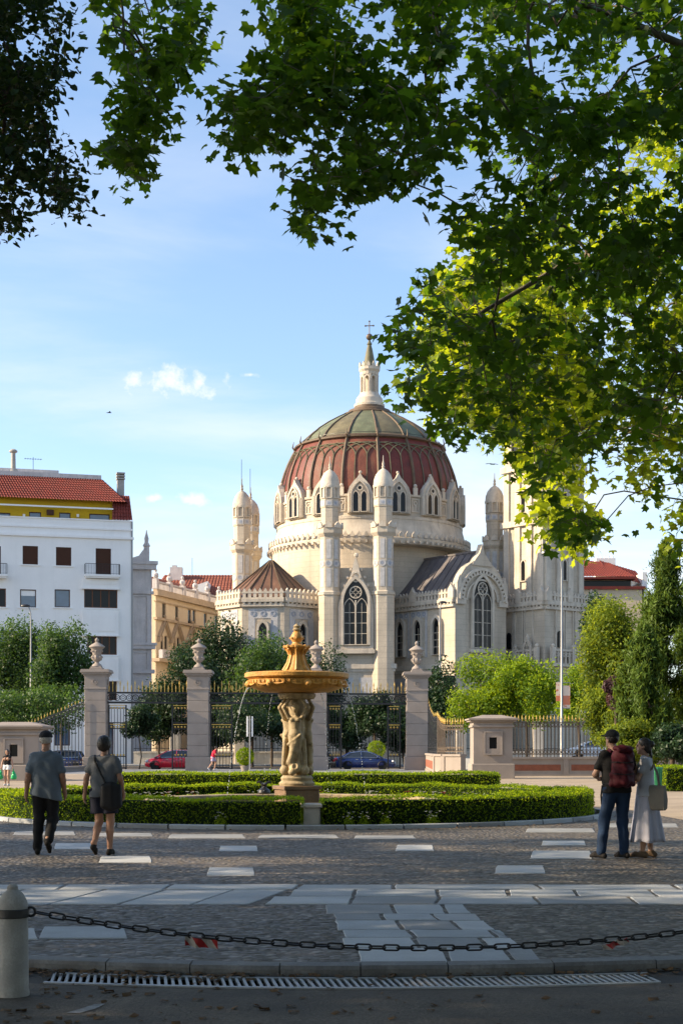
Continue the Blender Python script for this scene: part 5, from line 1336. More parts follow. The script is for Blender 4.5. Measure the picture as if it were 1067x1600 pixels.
def box_hedge(label, x0, x1, y0, y1, z1, dens=500, size=.035, m='box_leaf', group='clipped hedges of the park'):
    rng = np.random.default_rng(int(abs(x0 * 31 + y0))); t = thing('clipped_hedge', label, 'hedge', ((x0 + x1) / 2, (y0 + y1) / 2, 0), group)
    MB().box(x0 + .05, x1 - .05, y0 + .05, y1 - .05, 0, z1 - .05).build('branches', M['box_core'], t); U = rng.uniform; P_, N_ = [], []
    for (k, f, nn) in (((x1 - x0) * (y1 - y0) * dens, lambda k: (U(x0, x1, k), U(y0, y1, k), np.full(k, z1)), (0, 0, 1)), ((x1 - x0) * z1 * dens, lambda k: (U(x0, x1, k), np.full(k, y0), U(0, z1, k)), (0, -1, 0)),
                       ((y1 - y0) * z1 * dens, lambda k: (np.full(k, x0), U(y0, y1, k), U(0, z1, k)), (-1, 0, 0)), ((y1 - y0) * z1 * dens, lambda k: (np.full(k, x1), U(y0, y1, k), U(0, z1, k)), (1, 0, 0))):
        k = int(k); q = np.stack(f(k), 1) + rng.normal(size=(k, 3)) * .025
        if nn[2]: q[:, 2] += .03 * np.sin(q[:, 0] * 1.7) + np.abs(rng.normal(size=k)) * .02
        P_.append(q); N_.append(np.tile(np.array(nn, float), (k, 1)))
    pos, nr = np.concatenate(P_), np.concatenate(N_); leaf_obj('leaves', pos, nr, size * U(.7, 1.4, len(pos)), 'quad', M[m], t, rng, .5)
box_hedge('long bright clipped hedge behind the flower bed in front of the gate', -8.6, 5.8, 54.2, 56.2, .58)
box_hedge('bright green hedge at the right edge beside the green bin', 11.4, 17, 52.0, 55.0, .82, 400)
# flowers between the hedges
rng = np.random.default_rng(3)
M['petal_white'] = mat('white_petals', (0.75, 0.74, 0.70), .7, .1, 9, 0); M['petal_red'] = mat('red_petals', (0.45, 0.05, 0.06), .7, .3, 9, 0)
bush_me = []
for q in range(3):
    n = 260; d = rng.normal(size=(n, 3)); d /= np.linalg.norm(d, axis=1, keepdims=True); d[:, 2] = abs(d[:, 2])
    V, Fc, k = leaf_arrays(d * np.array([.2, .2, .26]) * rng.uniform(.7, 1.1, (n, 1)), d, rng.uniform(.018, .035, n), 'quad', rng, .5)
    bush_me.append(np_mesh('foliage', V, Fc, 4, M['box_leaf'], attr=np.repeat(rng.random(n), k)))
bl_me = {}
for c in ('white', 'red'):
    b = MB()
    for q in range(7):
        b.m = T(float(rng.normal() * .13), float(rng.normal() * .13), float(rng.uniform(.2, .34)))
        for k in range(5):
            a = k * 1.2566; b.add([(0, 0, 0), (.028 * math.cos(a - .5), .028 * math.sin(a - .5), .018), (.045 * math.cos(a), .045 * math.sin(a), .012), (.028 * math.cos(a + .5), .028 * math.sin(a + .5), .018)], [(0, 1, 2, 3)])
    bl_me[c] = b.mesh('blossoms', M['petal_' + c])
spots = [(rng.uniform(4.85, 5.9), rng.uniform(-math.pi, math.pi)) for _ in range(64)]
for i, (r, a) in enumerate(spots):
    c = 'red' if rng.random() < .35 else 'white'; p = BC + Vector((r * math.cos(a), r * math.sin(a), .03))
    fl = inst(bush_me[i % 3], 'flower_plant', None, T(p) @ RZ(i)); tag(fl, ('red' if c == 'red' else 'white') + ' flowering plant in the bed between the hedges', 'flower', c + ' flowers in the round bed')
    o = bpy.data.objects.new('blossoms', bl_me[c]); COL.objects.link(o); o.parent = fl
for i, (px, py, c) in enumerate(((640, 1283, 'white'), (548, 1290, 'white'), (560, 1287, 'white'), (612, 1290, 'white'), (700, 1290, 'white'), (345, 1289, 'white'))):
    g = G(px, py + 6); v = (g - BC); v.normalize(); p = BC + v * 6.9
    fl = inst(bush_me[i % 3], 'flower_plant', None, T(p) @ RZ(i) @ S3(.6, .6, .9)); tag(fl, 'white flowers growing out at the foot of the front hedge', 'flower', 'white flowers along the front of the hedge')
    o = bpy.data.objects.new('blossoms', bl_me[c]); COL.objects.link(o); o.parent = fl
# ------------------------------------------------------------------ fountain
M['fstone'] = mat('fountain_stone', (0.42, 0.325, 0.19), .7, .5, 3.4, .6, 32, stain=.8, stain_col=(.11, .08, .045))
M['fgold'] = mat('ochre_fountain_stone', (0.64, 0.33, 0.075), .55, .45, 3.4, .5, 30, stain=.65, stain_col=(.20, .10, .04), spec=.5)
M['frust'] = mat('wet_brown_stone', (0.20, 0.115, 0.055), .45, .4, 3, .3, 22, stain=.3, spec=.5)
m, nt, bs = new_mat('water'); bs.inputs['Base Color'].default_value = (.9, .95, 1, 1); bs.inputs['Roughness'].default_value = .04; bs.inputs['Transmission Weight'].default_value = 1; bs.inputs['IOR'].default_value = 1.33; M['water'] = m
pos = N(nt, 'ShaderNodeNewGeometry').outputs['Position']; bp = N(nt, 'ShaderNodeBump'); bp.inputs['Strength'].default_value = .35; nt.links.new(noise(nt, pos, 6, 3), bp.inputs['Height']); nt.links.new(bp.outputs['Normal'], bs.inputs['Normal'])
m, nt, bs = new_mat('water_drops'); bs.inputs['Base Color'].default_value = (.8, .86, .9, 1); bs.inputs['Roughness'].default_value = .12; bs.inputs['Transmission Weight'].default_value = .35; bs.inputs['IOR'].default_value = 1.33; M['drops'] = m
FT = BC.copy()
basin = thing('fountain_basin', 'round stone basin rim with shallow water under the fountain', 'basin', FT)
for k in range(24):
    a0, a1 = 2 * math.pi * k / 24 + .002, 2 * math.pi * (k + 1) / 24 - .002; b = MB(T(FT))
    b.loft([[(r * math.cos(a), r * math.sin(a), z) for r, z in ((3.45, 0.0), (3.45, .2), (3.55, .24), (3.55, .33), (3.52, .35), (3.08, .35), (3.05, .33), (3.05, .26), (3.1, .22), (3.1, -.05))] for a in np.linspace(a0, a1, 5)])
    b.build('rim_stone', M['fstone'], basin, True, 30)
b = MB(T(FT)); b.lathe([(3.2, -.06), (3.2, -.04)], 48); b.build('basin_floor', M['frust'], basin)
b = MB(T(FT)); b.lathe([(3.09, .10), (3.09, .105)], 48); o = b.build('basin_water', M['water']); tag(o, 'shallow water in the round fountain basin', 'water', kind='structure')
fo = thing('fountain', 'ochre stone fountain with figures carrying a wide bowl', 'fountain', FT)
mm = T(FT) @ RZ(R_(20))
b = MB(mm); b.cham(-.5, .5, -.5, .5, -.04, .16, .03); b.cham(-.42, .42, -.42, .42, .16, .56, .02); b.cham(-.46, .46, -.46, .46, .56, .64, .015); b.build('pedestal', M['frust'], fo)
b = MB(T(FT)); b.lathe([(.40, .64), (.42, .70), (.36, .76), (.38, .82), (.33, .88)], 24); b.build('base_moulding', M['fstone'], fo, True, 30)
# shaft: three figures standing back to back with raised arms, one carved skin
pr = [('c', (0, 0, .85), (0, 0, 2.75), .16, .2, .05)]
for k in range(3):
    a = R_(-95 + 120 * k); c_, s_ = math.cos(a), math.sin(a)
    def q(r, t, z): return (r * c_ - t * s_, r * s_ + t * c_, z)
    tw = .06
    pr += [('e', q(.27, 0, 1.06), (.14, .14, .12), .06), ('e', q(.2, .2, 1.0), (.12, .12, .12), .05), ('e', q(.30, -.08, .96), (.09, .09, .08), .04),
           ('c', q(.25, .07, 1.78), q(.28, .04, 1.42), .095, .075, .05), ('c', q(.28, .04, 1.42), q(.22, .09, 1.05), .072, .045, .04),
           ('c', q(.25, -.08, 1.78), q(.31, -.05, 1.46), .095, .075, .05), ('c', q(.31, -.05, 1.46), q(.25, -.12, 1.08), .07, .045, .04),
           ('e', q(.245, 0, 1.84), (.135, .135, .12), .05), ('c', q(.235, 0, 1.9), q(.25, 0, 2.14), .115, .13, .05),
           ('e', q(.34, .07, 2.17), (.055, .055, .05), .03), ('e', q(.34, -.07, 2.17), (.055, .055, .05), .03),
           ('c', q(.24, 0, 2.25), q(.27, 0, 2.36), .05, .05, .03), ('e', q(.29, 0, 2.44), (.085, .085, .10), .02), ('e', q(.26, 0, 2.47), (.105, .105, .10), .02),
           ('c', q(.25, .15, 2.22), q(.29, .27, 2.46), .055, .047, .04), ('c', q(.29, .27, 2.46), q(.23, .13, 2.68), .045, .038, .03),
           ('c', q(.25, -.15, 2.22), q(.29, -.27, 2.46), .055, .047, .04), ('c', q(.29, -.27, 2.46), q(.23, -.13, 2.68), .045, .038, .03),
           ('c', q(.3, .02, 1.7), q(.27, -.12, 1.2), .06, .09, .05), ('c', q(.2, .18, 1.7), q(.22, .22, 1.15), .06, .05, .05), ('c', q(.36, .12, 1.82), q(.3, -.16, 1.6), .035, .04, .02), ('C', q(.40, .0, 1.35), q(.40, .0, 1.1), .045, .06, 0)]
o = sdf_obj('figures', pr, M['fstone'], fo, h=.0135); o.matrix_basis = T(FT)
b = MB(T(FT)); b.lathe([(.40, 2.66), (.44, 2.72), (.44, 2.78), (.36, 2.80), (.5, 2.85)], 28); b.build('capital', M['fstone'], fo, True, 30)
b = MB(T(FT)); b.lathe([(.42, 2.80), (.8, 2.83), (1.05, 2.92), (1.14, 3.02), (1.15, 3.09), (1.10, 3.11), (1.21, 3.16), (1.22, 3.24), (1.19, 3.265), (1.10, 3.265), (1.04, 3.2), (.6, 3.05), (.2, 3.02)], 64)
b.build('bowl', M['fgold'], fo, True, 30)
b = MB(T(FT))
for k in range(56):
    a = 2 * math.pi * k / 56; c_, s_ = math.cos(a), math.sin(a); b.tube([(1.0 * c_, 1.0 * s_, 2.93), (1.09 * c_, 1.09 * s_, 2.98), (1.14 * c_, 1.14 * s_, 3.04), (1.15 * c_, 1.15 * s_, 3.085)], [.012, .03, .034, .02], 5)
for k in range(8):
    a = 2 * math.pi * k / 8 + .25; c_, s_ = math.cos(a), math.sin(a); b.ball(1.14 * c_, 1.14 * s_, 3.0, .085, 8, 6); b.ball(1.2 * c_, 1.2 * s_, 2.99, .035, 6, 4)
    for sg in (-1, 1): b.tube([(1.13 * math.cos(a + sg * q), 1.13 * math.sin(a + sg * q), 3.03 - .5 * (q * (.36 - q)) * 3) for q in np.linspace(.05, .33, 6)], .026, 5)
b.build('carving', M['fgold'], fo, True, 40)
b = MB(T(FT)); b.lathe([(.36, 3.02), (.36, 3.28), (.30, 3.34), (.22, 3.48), (.17, 3.66), (.17, 3.76), (.22, 3.82), (.28, 3.86), (.29, 3.90), (.15, 3.92), (.11, 3.95), (.10, 3.99), (.145, 4.05), (.15, 4.11), (.11, 4.18), (.09, 4.22), (.05, 4.25)], 24)
for k in range(8):
    a = 2 * math.pi * k / 8; c_, s_ = math.cos(a), math.sin(a); b.tube([(.31 * c_, .31 * s_, 3.32), (.22 * c_, .22 * s_, 3.5), (.17 * c_, .17 * s_, 3.68), (.22 * c_, .22 * s_, 3.81), (.28 * c_, .28 * s_, 3.83)], [.045, .03, .026, .04, .025], 5); b.ball(.28 * c_, .28 * s_, 3.88, .045, 6, 4); b.ball(.15 * c_, .15 * s_, 4.08, .03, 6, 4)
b.build('finial', M['fgold'], fo, True, 40)
b = MB(T(FT)); b.lathe([(.07, 4.24), (.1, 4.28), (.07, 4.32), (.09, 4.36), (.02, 4.42)], 10); b.build('nozzle', M['fstone'], fo, True, 40)
b = MB(T(FT)); b.lathe([(1.09, 3.215), (1.09, 3.22)], 40); b.build('bowl_water', M['water'], fo)
# streams falling from the spouts under the bowl, as beads of water
def stream(label, ang, vr, r0, z0, z1, n, dens=1.0, thick=.011):
    t = thing('water_stream', label, 'water', FT + Vector((r0 * math.cos(ang), r0 * math.sin(ang), z1)), 'streams falling from the fountain bowl')
    b = MB(T(FT)); tt = math.sqrt((z0 - z1) / 4.9)
    pts = []
    for k in range(14): q = tt * .46 * k / 13; pts.append(((r0 + vr * q) * math.cos(ang), (r0 + vr * q) * math.sin(ang), z0 - 4.9 * q * q))
    if dens > .9: b.tube(pts, [thick * 1.1 * (1 - .5 * k / 13) for k in range(14)], 5)
    for k in range(n):
        q = tt * (.1 + .9 * (k + random.uniform(-.3, .3)) / n) if dens < .9 else tt * (.46 + .54 * (k + random.uniform(-.3, .3)) / n)
        p = ((r0 + vr * q) * math.cos(ang) + random.gauss(0, .006), (r0 + vr * q) * math.sin(ang) + random.gauss(0, .006), z0 - 4.9 * q * q)
        if p[2] > .1: b.ball(p[0], p[1], p[2], thick * random.uniform(.5, 1.1), 6, 4, random.uniform(1.2, 2.6))
    b.build('drops', M['drops'], t, True, kind='stuff')
stream('curved stream of water falling from the left side of the bowl', R_(185), .75, 1.08, 2.93, .1, 40)
stream('curved stream of water falling from the right side of the bowl', R_(-8), .75, 1.08, 2.93, .1, 40)
stream('thin drip line falling just left of the fountain figures', R_(-165), .35, .55, 2.8, .1, 46, .5, .008)
stream('thin drip line falling just right of the fountain figures', R_(-18), .45, .55, 2.8, .1, 60, .5, .009)
stream('fine drips on the far side of the bowl', R_(60), .5, 1.08, 2.93, .1, 36, .5, .008)
stream('fine drips falling on the side of the bowl nearest the camera', R_(-70), .1, .5, 2.8, .1, 10, .5, .005)
# small dark bronze spout figure on the far rim, and the stone block in the gap of the front hedge
p = P(421, 1212, 57); p.z = .3
sp = thing('bronze_spout', 'small dark bronze spout figure on the far rim of the basin', 'fountain spout', (p.x, 37.75, .35))
b = MB(T(p.x, 37.75, .35) @ S3(.62, .62, .62)); b.lathe([(.22, 0), (.26, .06), (.24, .16), (.12, .24), (.08, .3), (.13, .36), (.14, .42), (.06, .46)], 14); b.build('body', M['iron'], sp, True)
b = MB(T(p.x, 37.75, .35) @ S3(.5, .5, .62)); b.tube([(-.05, 0, .4), (-.25, 0, .5), (-.38, 0, .46)], [.06, .05, .03], 6); b.tube([(.05, 0, .4), (.25, 0, .5), (.38, 0, .46)], [.06, .05, .03], 6); b.build('spout', M['iron'], sp, True)
p = G(488, 1293); t = thing('stone_block', 'grey stone block standing in the gap of the front hedge', 'stone block', (BC.x + 6.45 * math.cos(gc), BC.y + 6.45 * math.sin(gc), .02))
b = MB(T(t.location)); b.cham(-.16, .16, -.3, .3, 0, .38, .02); b.build('block', M['granite'], t); b = MB(T(t.location)); b.cham(-.2, .2, -.34, .34, .38, .44, .012); b.build('lid', M['granite'], t)
# ------------------------------------------------------------------ big park trees overhead (trunks stand outside the picture)
def px_sprigs(poly, n, s_lo, s_hi, rng, holes=(), nscale=90, thr=-.35):
    xs_ = [q[0] for q in poly]; ys_ = [q[1] for q in poly]; out = []; ph = rng.uniform(0, 6.28, 6); tries = 0
    while len(out) < n and tries < n * 40:
        tries += 1; x, y = rng.uniform(min(xs_), max(xs_)), rng.uniform(min(ys_), max(ys_))
        if not in_poly(x, y, poly): continue
        g = math.sin(x / nscale * 2.1 + ph[0] + 1.3 * math.sin(y / nscale + ph[1])) * math.sin(y / nscale * 1.7 + ph[2]) + .5 * math.sin((x + y) / nscale * 3.3 + ph[3]) * math.sin((x - y) / nscale * 2.9 + ph[4])
        if g < thr and rng.random() < .85: continue
        if any((x - h[0]) ** 2 / h[2] ** 2 + (y - h[1]) ** 2 / h[3] ** 2 < 1 for h in holes): continue
        s = rng.uniform(s_lo, s_hi); out.append(tuple(P(x, y, s)))
    return out
def canopy(c, r, n, rng):
    d = rng.normal(size=(n, 3)); d /= np.linalg.norm(d, axis=1, keepdims=True); return np.array(c) + d * (rng.random((n, 1)) ** .45) * np.array(r)
def big_tree(name, label, limbs, sprigs, per, spread, lsize, kind, lmat, rng, bark='bark', group='tall park trees overhead', big=0, r_tip=.0045, drop=.5, r_max=.32):
    base = Vector(limbs[0][0]); t = thing(name, label, 'tree', base, group); S = np.array(sprigs)
    nodes, par = connect(limbs, S, rng)
    o = bpy.data.objects.new('trunk', branches_mesh('trunk', nodes, par, M[bark], r_tip=r_tip, r_max=r_max, expo=2.1)); link(o, t)
    pos, idx = sprig_leaves(S, per, spread, rng, drop); n = len(pos)
    nr = np.tile(np.array([0., 0., 1.]), (n, 1)) + rng.normal(size=(n, 3)) * .35
    ax = (pos - S[idx]) * np.array([1, 1, .3]); ax /= np.linalg.norm(ax, axis=1, keepdims=True) + 1e-6; ax[:, 2] -= .9
    size = lsize * rng.uniform(.65, 1.25, n); tint = rng.random(n)
    rest = np.ones(n, bool)
    if big:       # the leaves that show largest are objects of their own
        v = pos - np.array([0, 0, CAM_H]); px = 533.5 + FPX * v[:, 0] / v[:, 1]; py = 1170 - FPX * v[:, 2] / v[:, 1]
        ok = (px > 10) & (px < 1057) & (py > 5) & (v[:, 1] > 3); sc_ = np.where(ok, size / np.maximum(v[:, 1], 1), 0); pick = np.argsort(-sc_)[:big]; rest[pick] = False
        meshes = []
        for k in range(6):
            V, Fc, kk = leaf_arrays(np.zeros((1, 3)), np.array([[0, 0, 1.]]), np.ones(1), kind, rng, 1.0, np.array([[0, 1., 0]]))
            V = V + rng.normal(size=V.shape) * np.array([.03, .03, .05]); meshes.append(np_mesh('leaf', V, Fc, Fc.shape[1], lmat, attr=np.full(len(V), k / 5)))
        for i in pick:
            nz = Vector(nr[i]) .normalized(); y = Vector(ax[i]); y = (y - nz * y.dot(nz)).normalized(); x = y.cross(nz); Mx = Matrix(((x.x, y.x, nz.x, pos[i][0]), (x.y, y.y, nz.y, pos[i][1]), (x.z, y.z, nz.z, pos[i][2]), (0, 0, 0, 1))) @ S3(*[float(size[i])] * 3)
            inst(meshes[int(i) % 6], 'leaf', t, Mx)
    leaf_obj('crown', pos[rest], nr[rest], size[rest], kind, lmat, t, rng, .62, ax[rest], tint[rest])
    return t
rng = np.random.default_rng(11)
def shrink(poly, d=16):
    """pull an outline inwards by d so that the leaves round a sprig end at the outline"""
    n = len(poly); A = sum(poly[i][0] * poly[(i + 1) % n][1] - poly[(i + 1) % n][0] * poly[i][1] for i in range(n)); sg = 1 if A > 0 else -1; out = []
    for i in range(n):
        a, b_, c = Vector(poly[i - 1]), Vector(poly[i]), Vector(poly[(i + 1) % n]); e = ((b_ - a).normalized() + (c - b_).normalized()); e = e.normalized() if e.length > .01 else Vector((1, 0)); out.append((b_.x - sg * e.y * d, b_.y + sg * e.x * d))
    return out
polyC = [(418, -60), (720, -60), (722, 60), (712, 110), (725, 180), (690, 255), (640, 300), (600, 275), (565, 305), (525, 300), (508, 372), (480, 402), (450, 385), (462, 310), (455, 270), (430, 205), (400, 215), (398, 258), (372, 268), (345, 205), (308, 172), (350, 130), (425, 70)]
polyD1 = [(715, -60), (1300, -60), (1300, 460), (900, 440), (830, 400), (745, 410), (735, 340), (690, 380), (688, 318), (740, 300), (715, 270), (688, 235), (690, 190), (745, 150), (725, 60)]
polyD2 = [(690, 400), (745, 380), (800, 380), (1300, 380), (1300, 900), (1067, 880), (1040, 830), (1000, 800), (1005, 720), (950, 700), (920, 730), (915, 790), (960, 800), (958, 850), (930, 845), (908, 895), (886, 855), (852, 848), (834, 815), (816, 740), (786, 695), (735, 690), (700, 705), (660, 680), (640, 690), (615, 640), (600, 600), (622, 560), (600, 500), (605, 455), (640, 405)]
sC = px_sprigs(shrink(polyC), 300, 112, 142, rng, holes=[(600, 215, 26, 40), (690, 120, 20, 30), (520, 245, 12, 22)])
sD1 = px_sprigs(shrink(polyD1), 640, 98, 135, rng, holes=[(985, 95, 40, 30), (885, 110, 22, 22), (705, 250, 14, 40), (1040, 70, 22, 18)])
sD2 = px_sprigs(shrink(polyD2), 430, 96, 124, rng, holes=[(890, 480, 24, 26), (960, 470, 18, 14), (715, 570, 16, 30), (690, 610, 16, 22), (660, 560, 10, 14), (1020, 560, 14, 18), (880, 745, 26, 30)], thr=-.3)
sE = canopy((2.0, 17.5, 14.5), (10, 7.5, 3.4), 900, rng); sE = [tuple(q) for q in sE if q[2] > 3.3 + .535 * q[1]]
limbsR = [[(9.6, 22.5, -.1), (9.4, 22.3, 2.5), (9.0, 22.0, 5.0), (8.2, 21.4, 7.5), (6.8, 20.6, 9.8), (5.0, 19.6, 11.8), (2.6, 18.6, 13.0), (.4, 17.8, 13.2)], [(8.2, 21.4, 7.5), (6.6, 21.8, 8.6), (5.0, 22.0, 8.9), (3.2, 21.8, 8.6), (2.0, 21.4, 7.8)], [(6.8, 20.6, 9.8), (4.8, 19.4, 10.6), (3.0, 18.6, 10.9)], [(8.2, 21.4, 7.5), (7.0, 22.6, 7.6), (5.6, 23.2, 7.2), (4.4, 23.4, 6.4)], [(9.0, 22, 5), (7.8, 21.4, 5.9), (6.4, 20.6, 6.3), (5.4, 20.2, 5.8)]]
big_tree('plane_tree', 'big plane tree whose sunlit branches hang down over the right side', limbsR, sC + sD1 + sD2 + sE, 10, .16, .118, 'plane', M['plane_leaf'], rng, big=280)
polyD3 = [(690, 330), (760, 350), (800, 300), (860, 320), (960, 300), (980, 160), (1040, 110), (1300, 80), (1300, 900), (1067, 880), (1020, 815), (985, 760), (930, 700), (905, 760), (935, 800), (915, 885), (885, 855), (850, 848), (832, 815), (815, 745), (790, 700), (762, 690), (735, 690), (700, 705), (650, 670), (640, 560), (660, 480), (690, 420)]
sD3 = px_sprigs(shrink(polyD3, 12), 1250, 69, 83, rng, holes=[(890, 480, 18, 18), (700, 590, 14, 26), (880, 745, 26, 30)], nscale=70, thr=-.3)
sD3 += px_sprigs(shrink([(690, 420), (900, 400), (940, 600), (905, 720), (890, 815), (845, 815), (815, 730), (785, 665), (700, 650), (640, 600)], 10), 420, 72, 98, rng, nscale=50, thr=-.5)
sD4 = [tuple(q) for q in canopy((9.5, 31, 11), (4.5, 4, 5), 420, rng) if q[0] > .235 * q[1]]
limbsB = [[(9.8, 31.5, -.1), (9.7, 31.5, 3), (9.3, 31.4, 6), (8.2, 31, 8.5), (6.4, 30.5, 10.2), (4.6, 30.2, 11)], [(9.3, 31.4, 6), (7.6, 31, 7.6), (5.6, 30.6, 8.2), (4.2, 30.4, 8)], [(9.7, 31.5, 3), (8.6, 31, 5.4), (7.4, 30.6, 6.6), (5.8, 30.4, 6.8)], [(9.3, 31.4, 6), (10, 31, 10), (9.5, 31, 13)]]
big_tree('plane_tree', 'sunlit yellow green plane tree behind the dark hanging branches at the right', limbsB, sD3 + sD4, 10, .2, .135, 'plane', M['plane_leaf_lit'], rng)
def lit_gap(q):
    """true where a gap cut into the crowns lets a streak of sun through to the ground"""
    k = q[2] / SUN.z; gx, gy = q[0] - SUN.x * k, q[1] - SUN.y * k
    w = .25 * math.sin(gx * 1.3)
    return (19.0 + w < gy < 20.9 + w and -6 < gx < .8) or (21.5 + w < gy < 23.0 + w and .5 < gx < 9) or (24.4 < gy < 27 + w) or (14.9 + w < gy < 15.7 + w and 1.3 < gx < 6) or (17.7 < gy < 18.2 and -1 < gx < 3)  # bands of sprigs left out to place the sun streaks
polyB = [(150, -60), (318, -60), (322, 30), (316, 85), (282, 100), (284, 150), (255, 170), (262, 205), (238, 225), (236, 285), (205, 292), (158, 262), (150, 242), (182, 195), (184, 110), (172, 70), (148, 20)]
sB = px_sprigs(shrink(polyB), 115, 110, 135, rng, holes=[(205, 70, 14, 22), (215, 165, 10, 16)])
sB2 = [tuple(q) for q in canopy((-8.5, 16.5, 13.5), (6.5, 6.5, 4.2), 800, rng) if (abs(q[0]) > .26 * q[1] or q[2] > 3.3 + .535 * q[1]) and not lit_gap(q)]
limbsL = [[(-10.5, 16.5, -.1), (-10.4, 16.6, 3), (-10, 16.8, 6), (-8.8, 17.2, 8.8), (-6.6, 17.8, 10.6), (-4.2, 18.4, 11.4), (-3.0, 18.6, 11.0)], [(-10, 16.8, 6), (-11, 15, 9), (-11, 14, 12)], [(-8.8, 17.2, 8.8), (-9, 19, 11), (-9, 20.5, 13)]]
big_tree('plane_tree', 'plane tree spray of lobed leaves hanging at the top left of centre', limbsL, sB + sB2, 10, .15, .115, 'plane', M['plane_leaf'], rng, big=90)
polyA = [(-160, -60), (112, -60), (115, 25), (98, 60), (122, 100), (84, 130), (80, 190), (105, 215), (128, 232), (122, 265), (104, 280), (140, 292), (176, 318), (120, 345), (90, 320), (50, 312), (45, 345), (10, 362), (-160, 380)]
sA = px_sprigs(shrink(polyA, 12), 470, 112, 150, rng, holes=[(48, 300, 16, 12), (70, 165, 10, 16)], nscale=60)
sA2 = [tuple(q) for q in canopy((-9.0, 21, 10.5), (4.6, 4.5, 4.0), 380, rng) if abs(q[0]) > .26 * q[1] and not lit_gap(q)]
limbsA = [[(-8.6, 20.5, -.1), (-8.6, 20.5, 3), (-8.3, 20.4, 6), (-7.0, 19.8, 8.4), (-5.2, 19, 9.6), (-4.0, 18.4, 9.4)], [(-8.3, 20.4, 6), (-9.4, 21.4, 9), (-9.6, 22, 12)]]
big_tree('linden_tree', 'dark tree with small round leaves at the top left corner', limbsA, sA + sA2, 24, .13, .058, 'round', M['linden_leaf'], rng, bark='bark_dark')
# the rest of the avenue on the left, outside the picture; it shades the foreground; the tallest are added to darken the hanging leaves
k = 0
for (x, y, h, r) in ((-16.5, 6.0, 9.5, 5.0), (-21, 12.5, 10.5, 5.4), (-17.5, 19.0, 9.8, 4.8), (-27, 20.5, 12.0, 5.0), (-27, 6.5, 12, 5.4), (-13.0, 10.5, 7.0, 3.8), (-13.5, 3.0, 8.0, 4.0), (-15.5, 15.0, 15.5, 5.2), (-14.5, 7.5, 14.5, 5.0), (-13.6, 27.0, 5.6, 2.9)):
    S = np.array([q for q in canopy((x, y, h), (r, r, r * .8), 330, rng) if not lit_gap(q)])
    lb = [[(x, y, -.1), (x + .1, y, 2.5), (x, y + .1, h * .55), (x, y, h * .9)], [(x, y + .1, h * .55), (x + r * .5, y, h * .9)], [(x, y + .1, h * .55), (x - r * .4, y + r * .3, h * .95)]]
    big_tree('plane_tree', 'avenue plane tree standing to the left outside the view', lb, S, 12, .36, .2, 'quad', M['plane_leaf'], rng, group='avenue trees outside the view'); k += 1
for (x, y, h, r) in ((7.5, 3.0, 11.5, 6.2), (-6.0, 2.0, 11.5, 6.0), (1.5, -8.0, 11.0, 6.5), (13.5, -6.0, 11.0, 6.5), (-11, -9, 11, 6.5), (16, 7.0, 12.0, 6.0), (15.5, 17.5, 11, 5.5), (18, 1.0, 6.5, 5.5), (20, 11.0, 6.5, 5.5), (-4, -17, 7, 6), (8, -18, 7, 6), (18, -13, 7, 6), (-16, -15, 7, 6)):  # crowns added out of view to cut sky light on the foreground
    S = np.array([q for q in canopy((x, y, h), (r, r, 3.0 if h > 8 else 4.6), 560, rng) if q[2] > 3.4 + .535 * max(q[1], 0) or abs(q[0]) > .3 * q[1] + 1])
    lb = [[(x, y - 4, -.1), (x, y - 4, 2.5), (x, y - 3, h * .6), (x, y - 1.5, h * .85)]] + [[(x, y - 3, h * .6), (x + r * .5 * c, y + r * .4 * d, h * .95)] for c in (-1, 1) for d in (-1, 1)]
    if abs(x) < 1 + .25 * (y - 4): lb[0] = [(q[0], -2.0, q[2]) for q in lb[0][:2]] + lb[0][2:]
    big_tree('plane_tree', 'plane tree spreading overhead outside the view', lb, S, 14, .42, .31, 'quad', M['plane_leaf'], rng, group='plane trees overhead outside the view')

# ------------------------------------------------------------------ trees along the street and in the park
def px_tree(name, label, px, py, rx, ry, s, m, npts, nl=16, size=.15, seed=0, **kw):
    rg = np.random.default_rng(1000 + seed); c = P(px, py, s); r = (1.3 * rx / s, 1.2 * rx / s, 1.22 * ry / s); npts = int(npts * 1.45)
    return bg_tree(name, label, (c.x, c.y, 0), c, r, M[m], rg, nl, npts, size, **kw)
gs = 'street trees behind the gate'
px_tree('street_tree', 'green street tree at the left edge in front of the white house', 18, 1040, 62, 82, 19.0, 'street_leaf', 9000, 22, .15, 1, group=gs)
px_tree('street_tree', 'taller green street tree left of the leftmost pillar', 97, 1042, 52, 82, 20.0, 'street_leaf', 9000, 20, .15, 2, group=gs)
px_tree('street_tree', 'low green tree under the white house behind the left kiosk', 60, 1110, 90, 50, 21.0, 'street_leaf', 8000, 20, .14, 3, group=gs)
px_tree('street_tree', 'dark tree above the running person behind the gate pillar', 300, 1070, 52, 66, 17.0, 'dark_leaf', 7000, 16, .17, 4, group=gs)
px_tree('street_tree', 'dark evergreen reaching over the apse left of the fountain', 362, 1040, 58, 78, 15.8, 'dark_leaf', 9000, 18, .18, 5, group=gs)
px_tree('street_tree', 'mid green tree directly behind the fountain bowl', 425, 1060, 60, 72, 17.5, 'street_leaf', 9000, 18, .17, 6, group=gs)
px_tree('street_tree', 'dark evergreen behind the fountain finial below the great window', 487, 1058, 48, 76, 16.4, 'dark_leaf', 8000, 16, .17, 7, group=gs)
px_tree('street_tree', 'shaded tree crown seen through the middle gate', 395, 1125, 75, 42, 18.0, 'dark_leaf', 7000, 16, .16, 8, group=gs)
px_tree('street_tree', 'shaded tree seen through the gate above the blue car', 585, 1115, 44, 40, 18.5, 'dark_leaf', 6000, 14, .16, 9, group=gs)
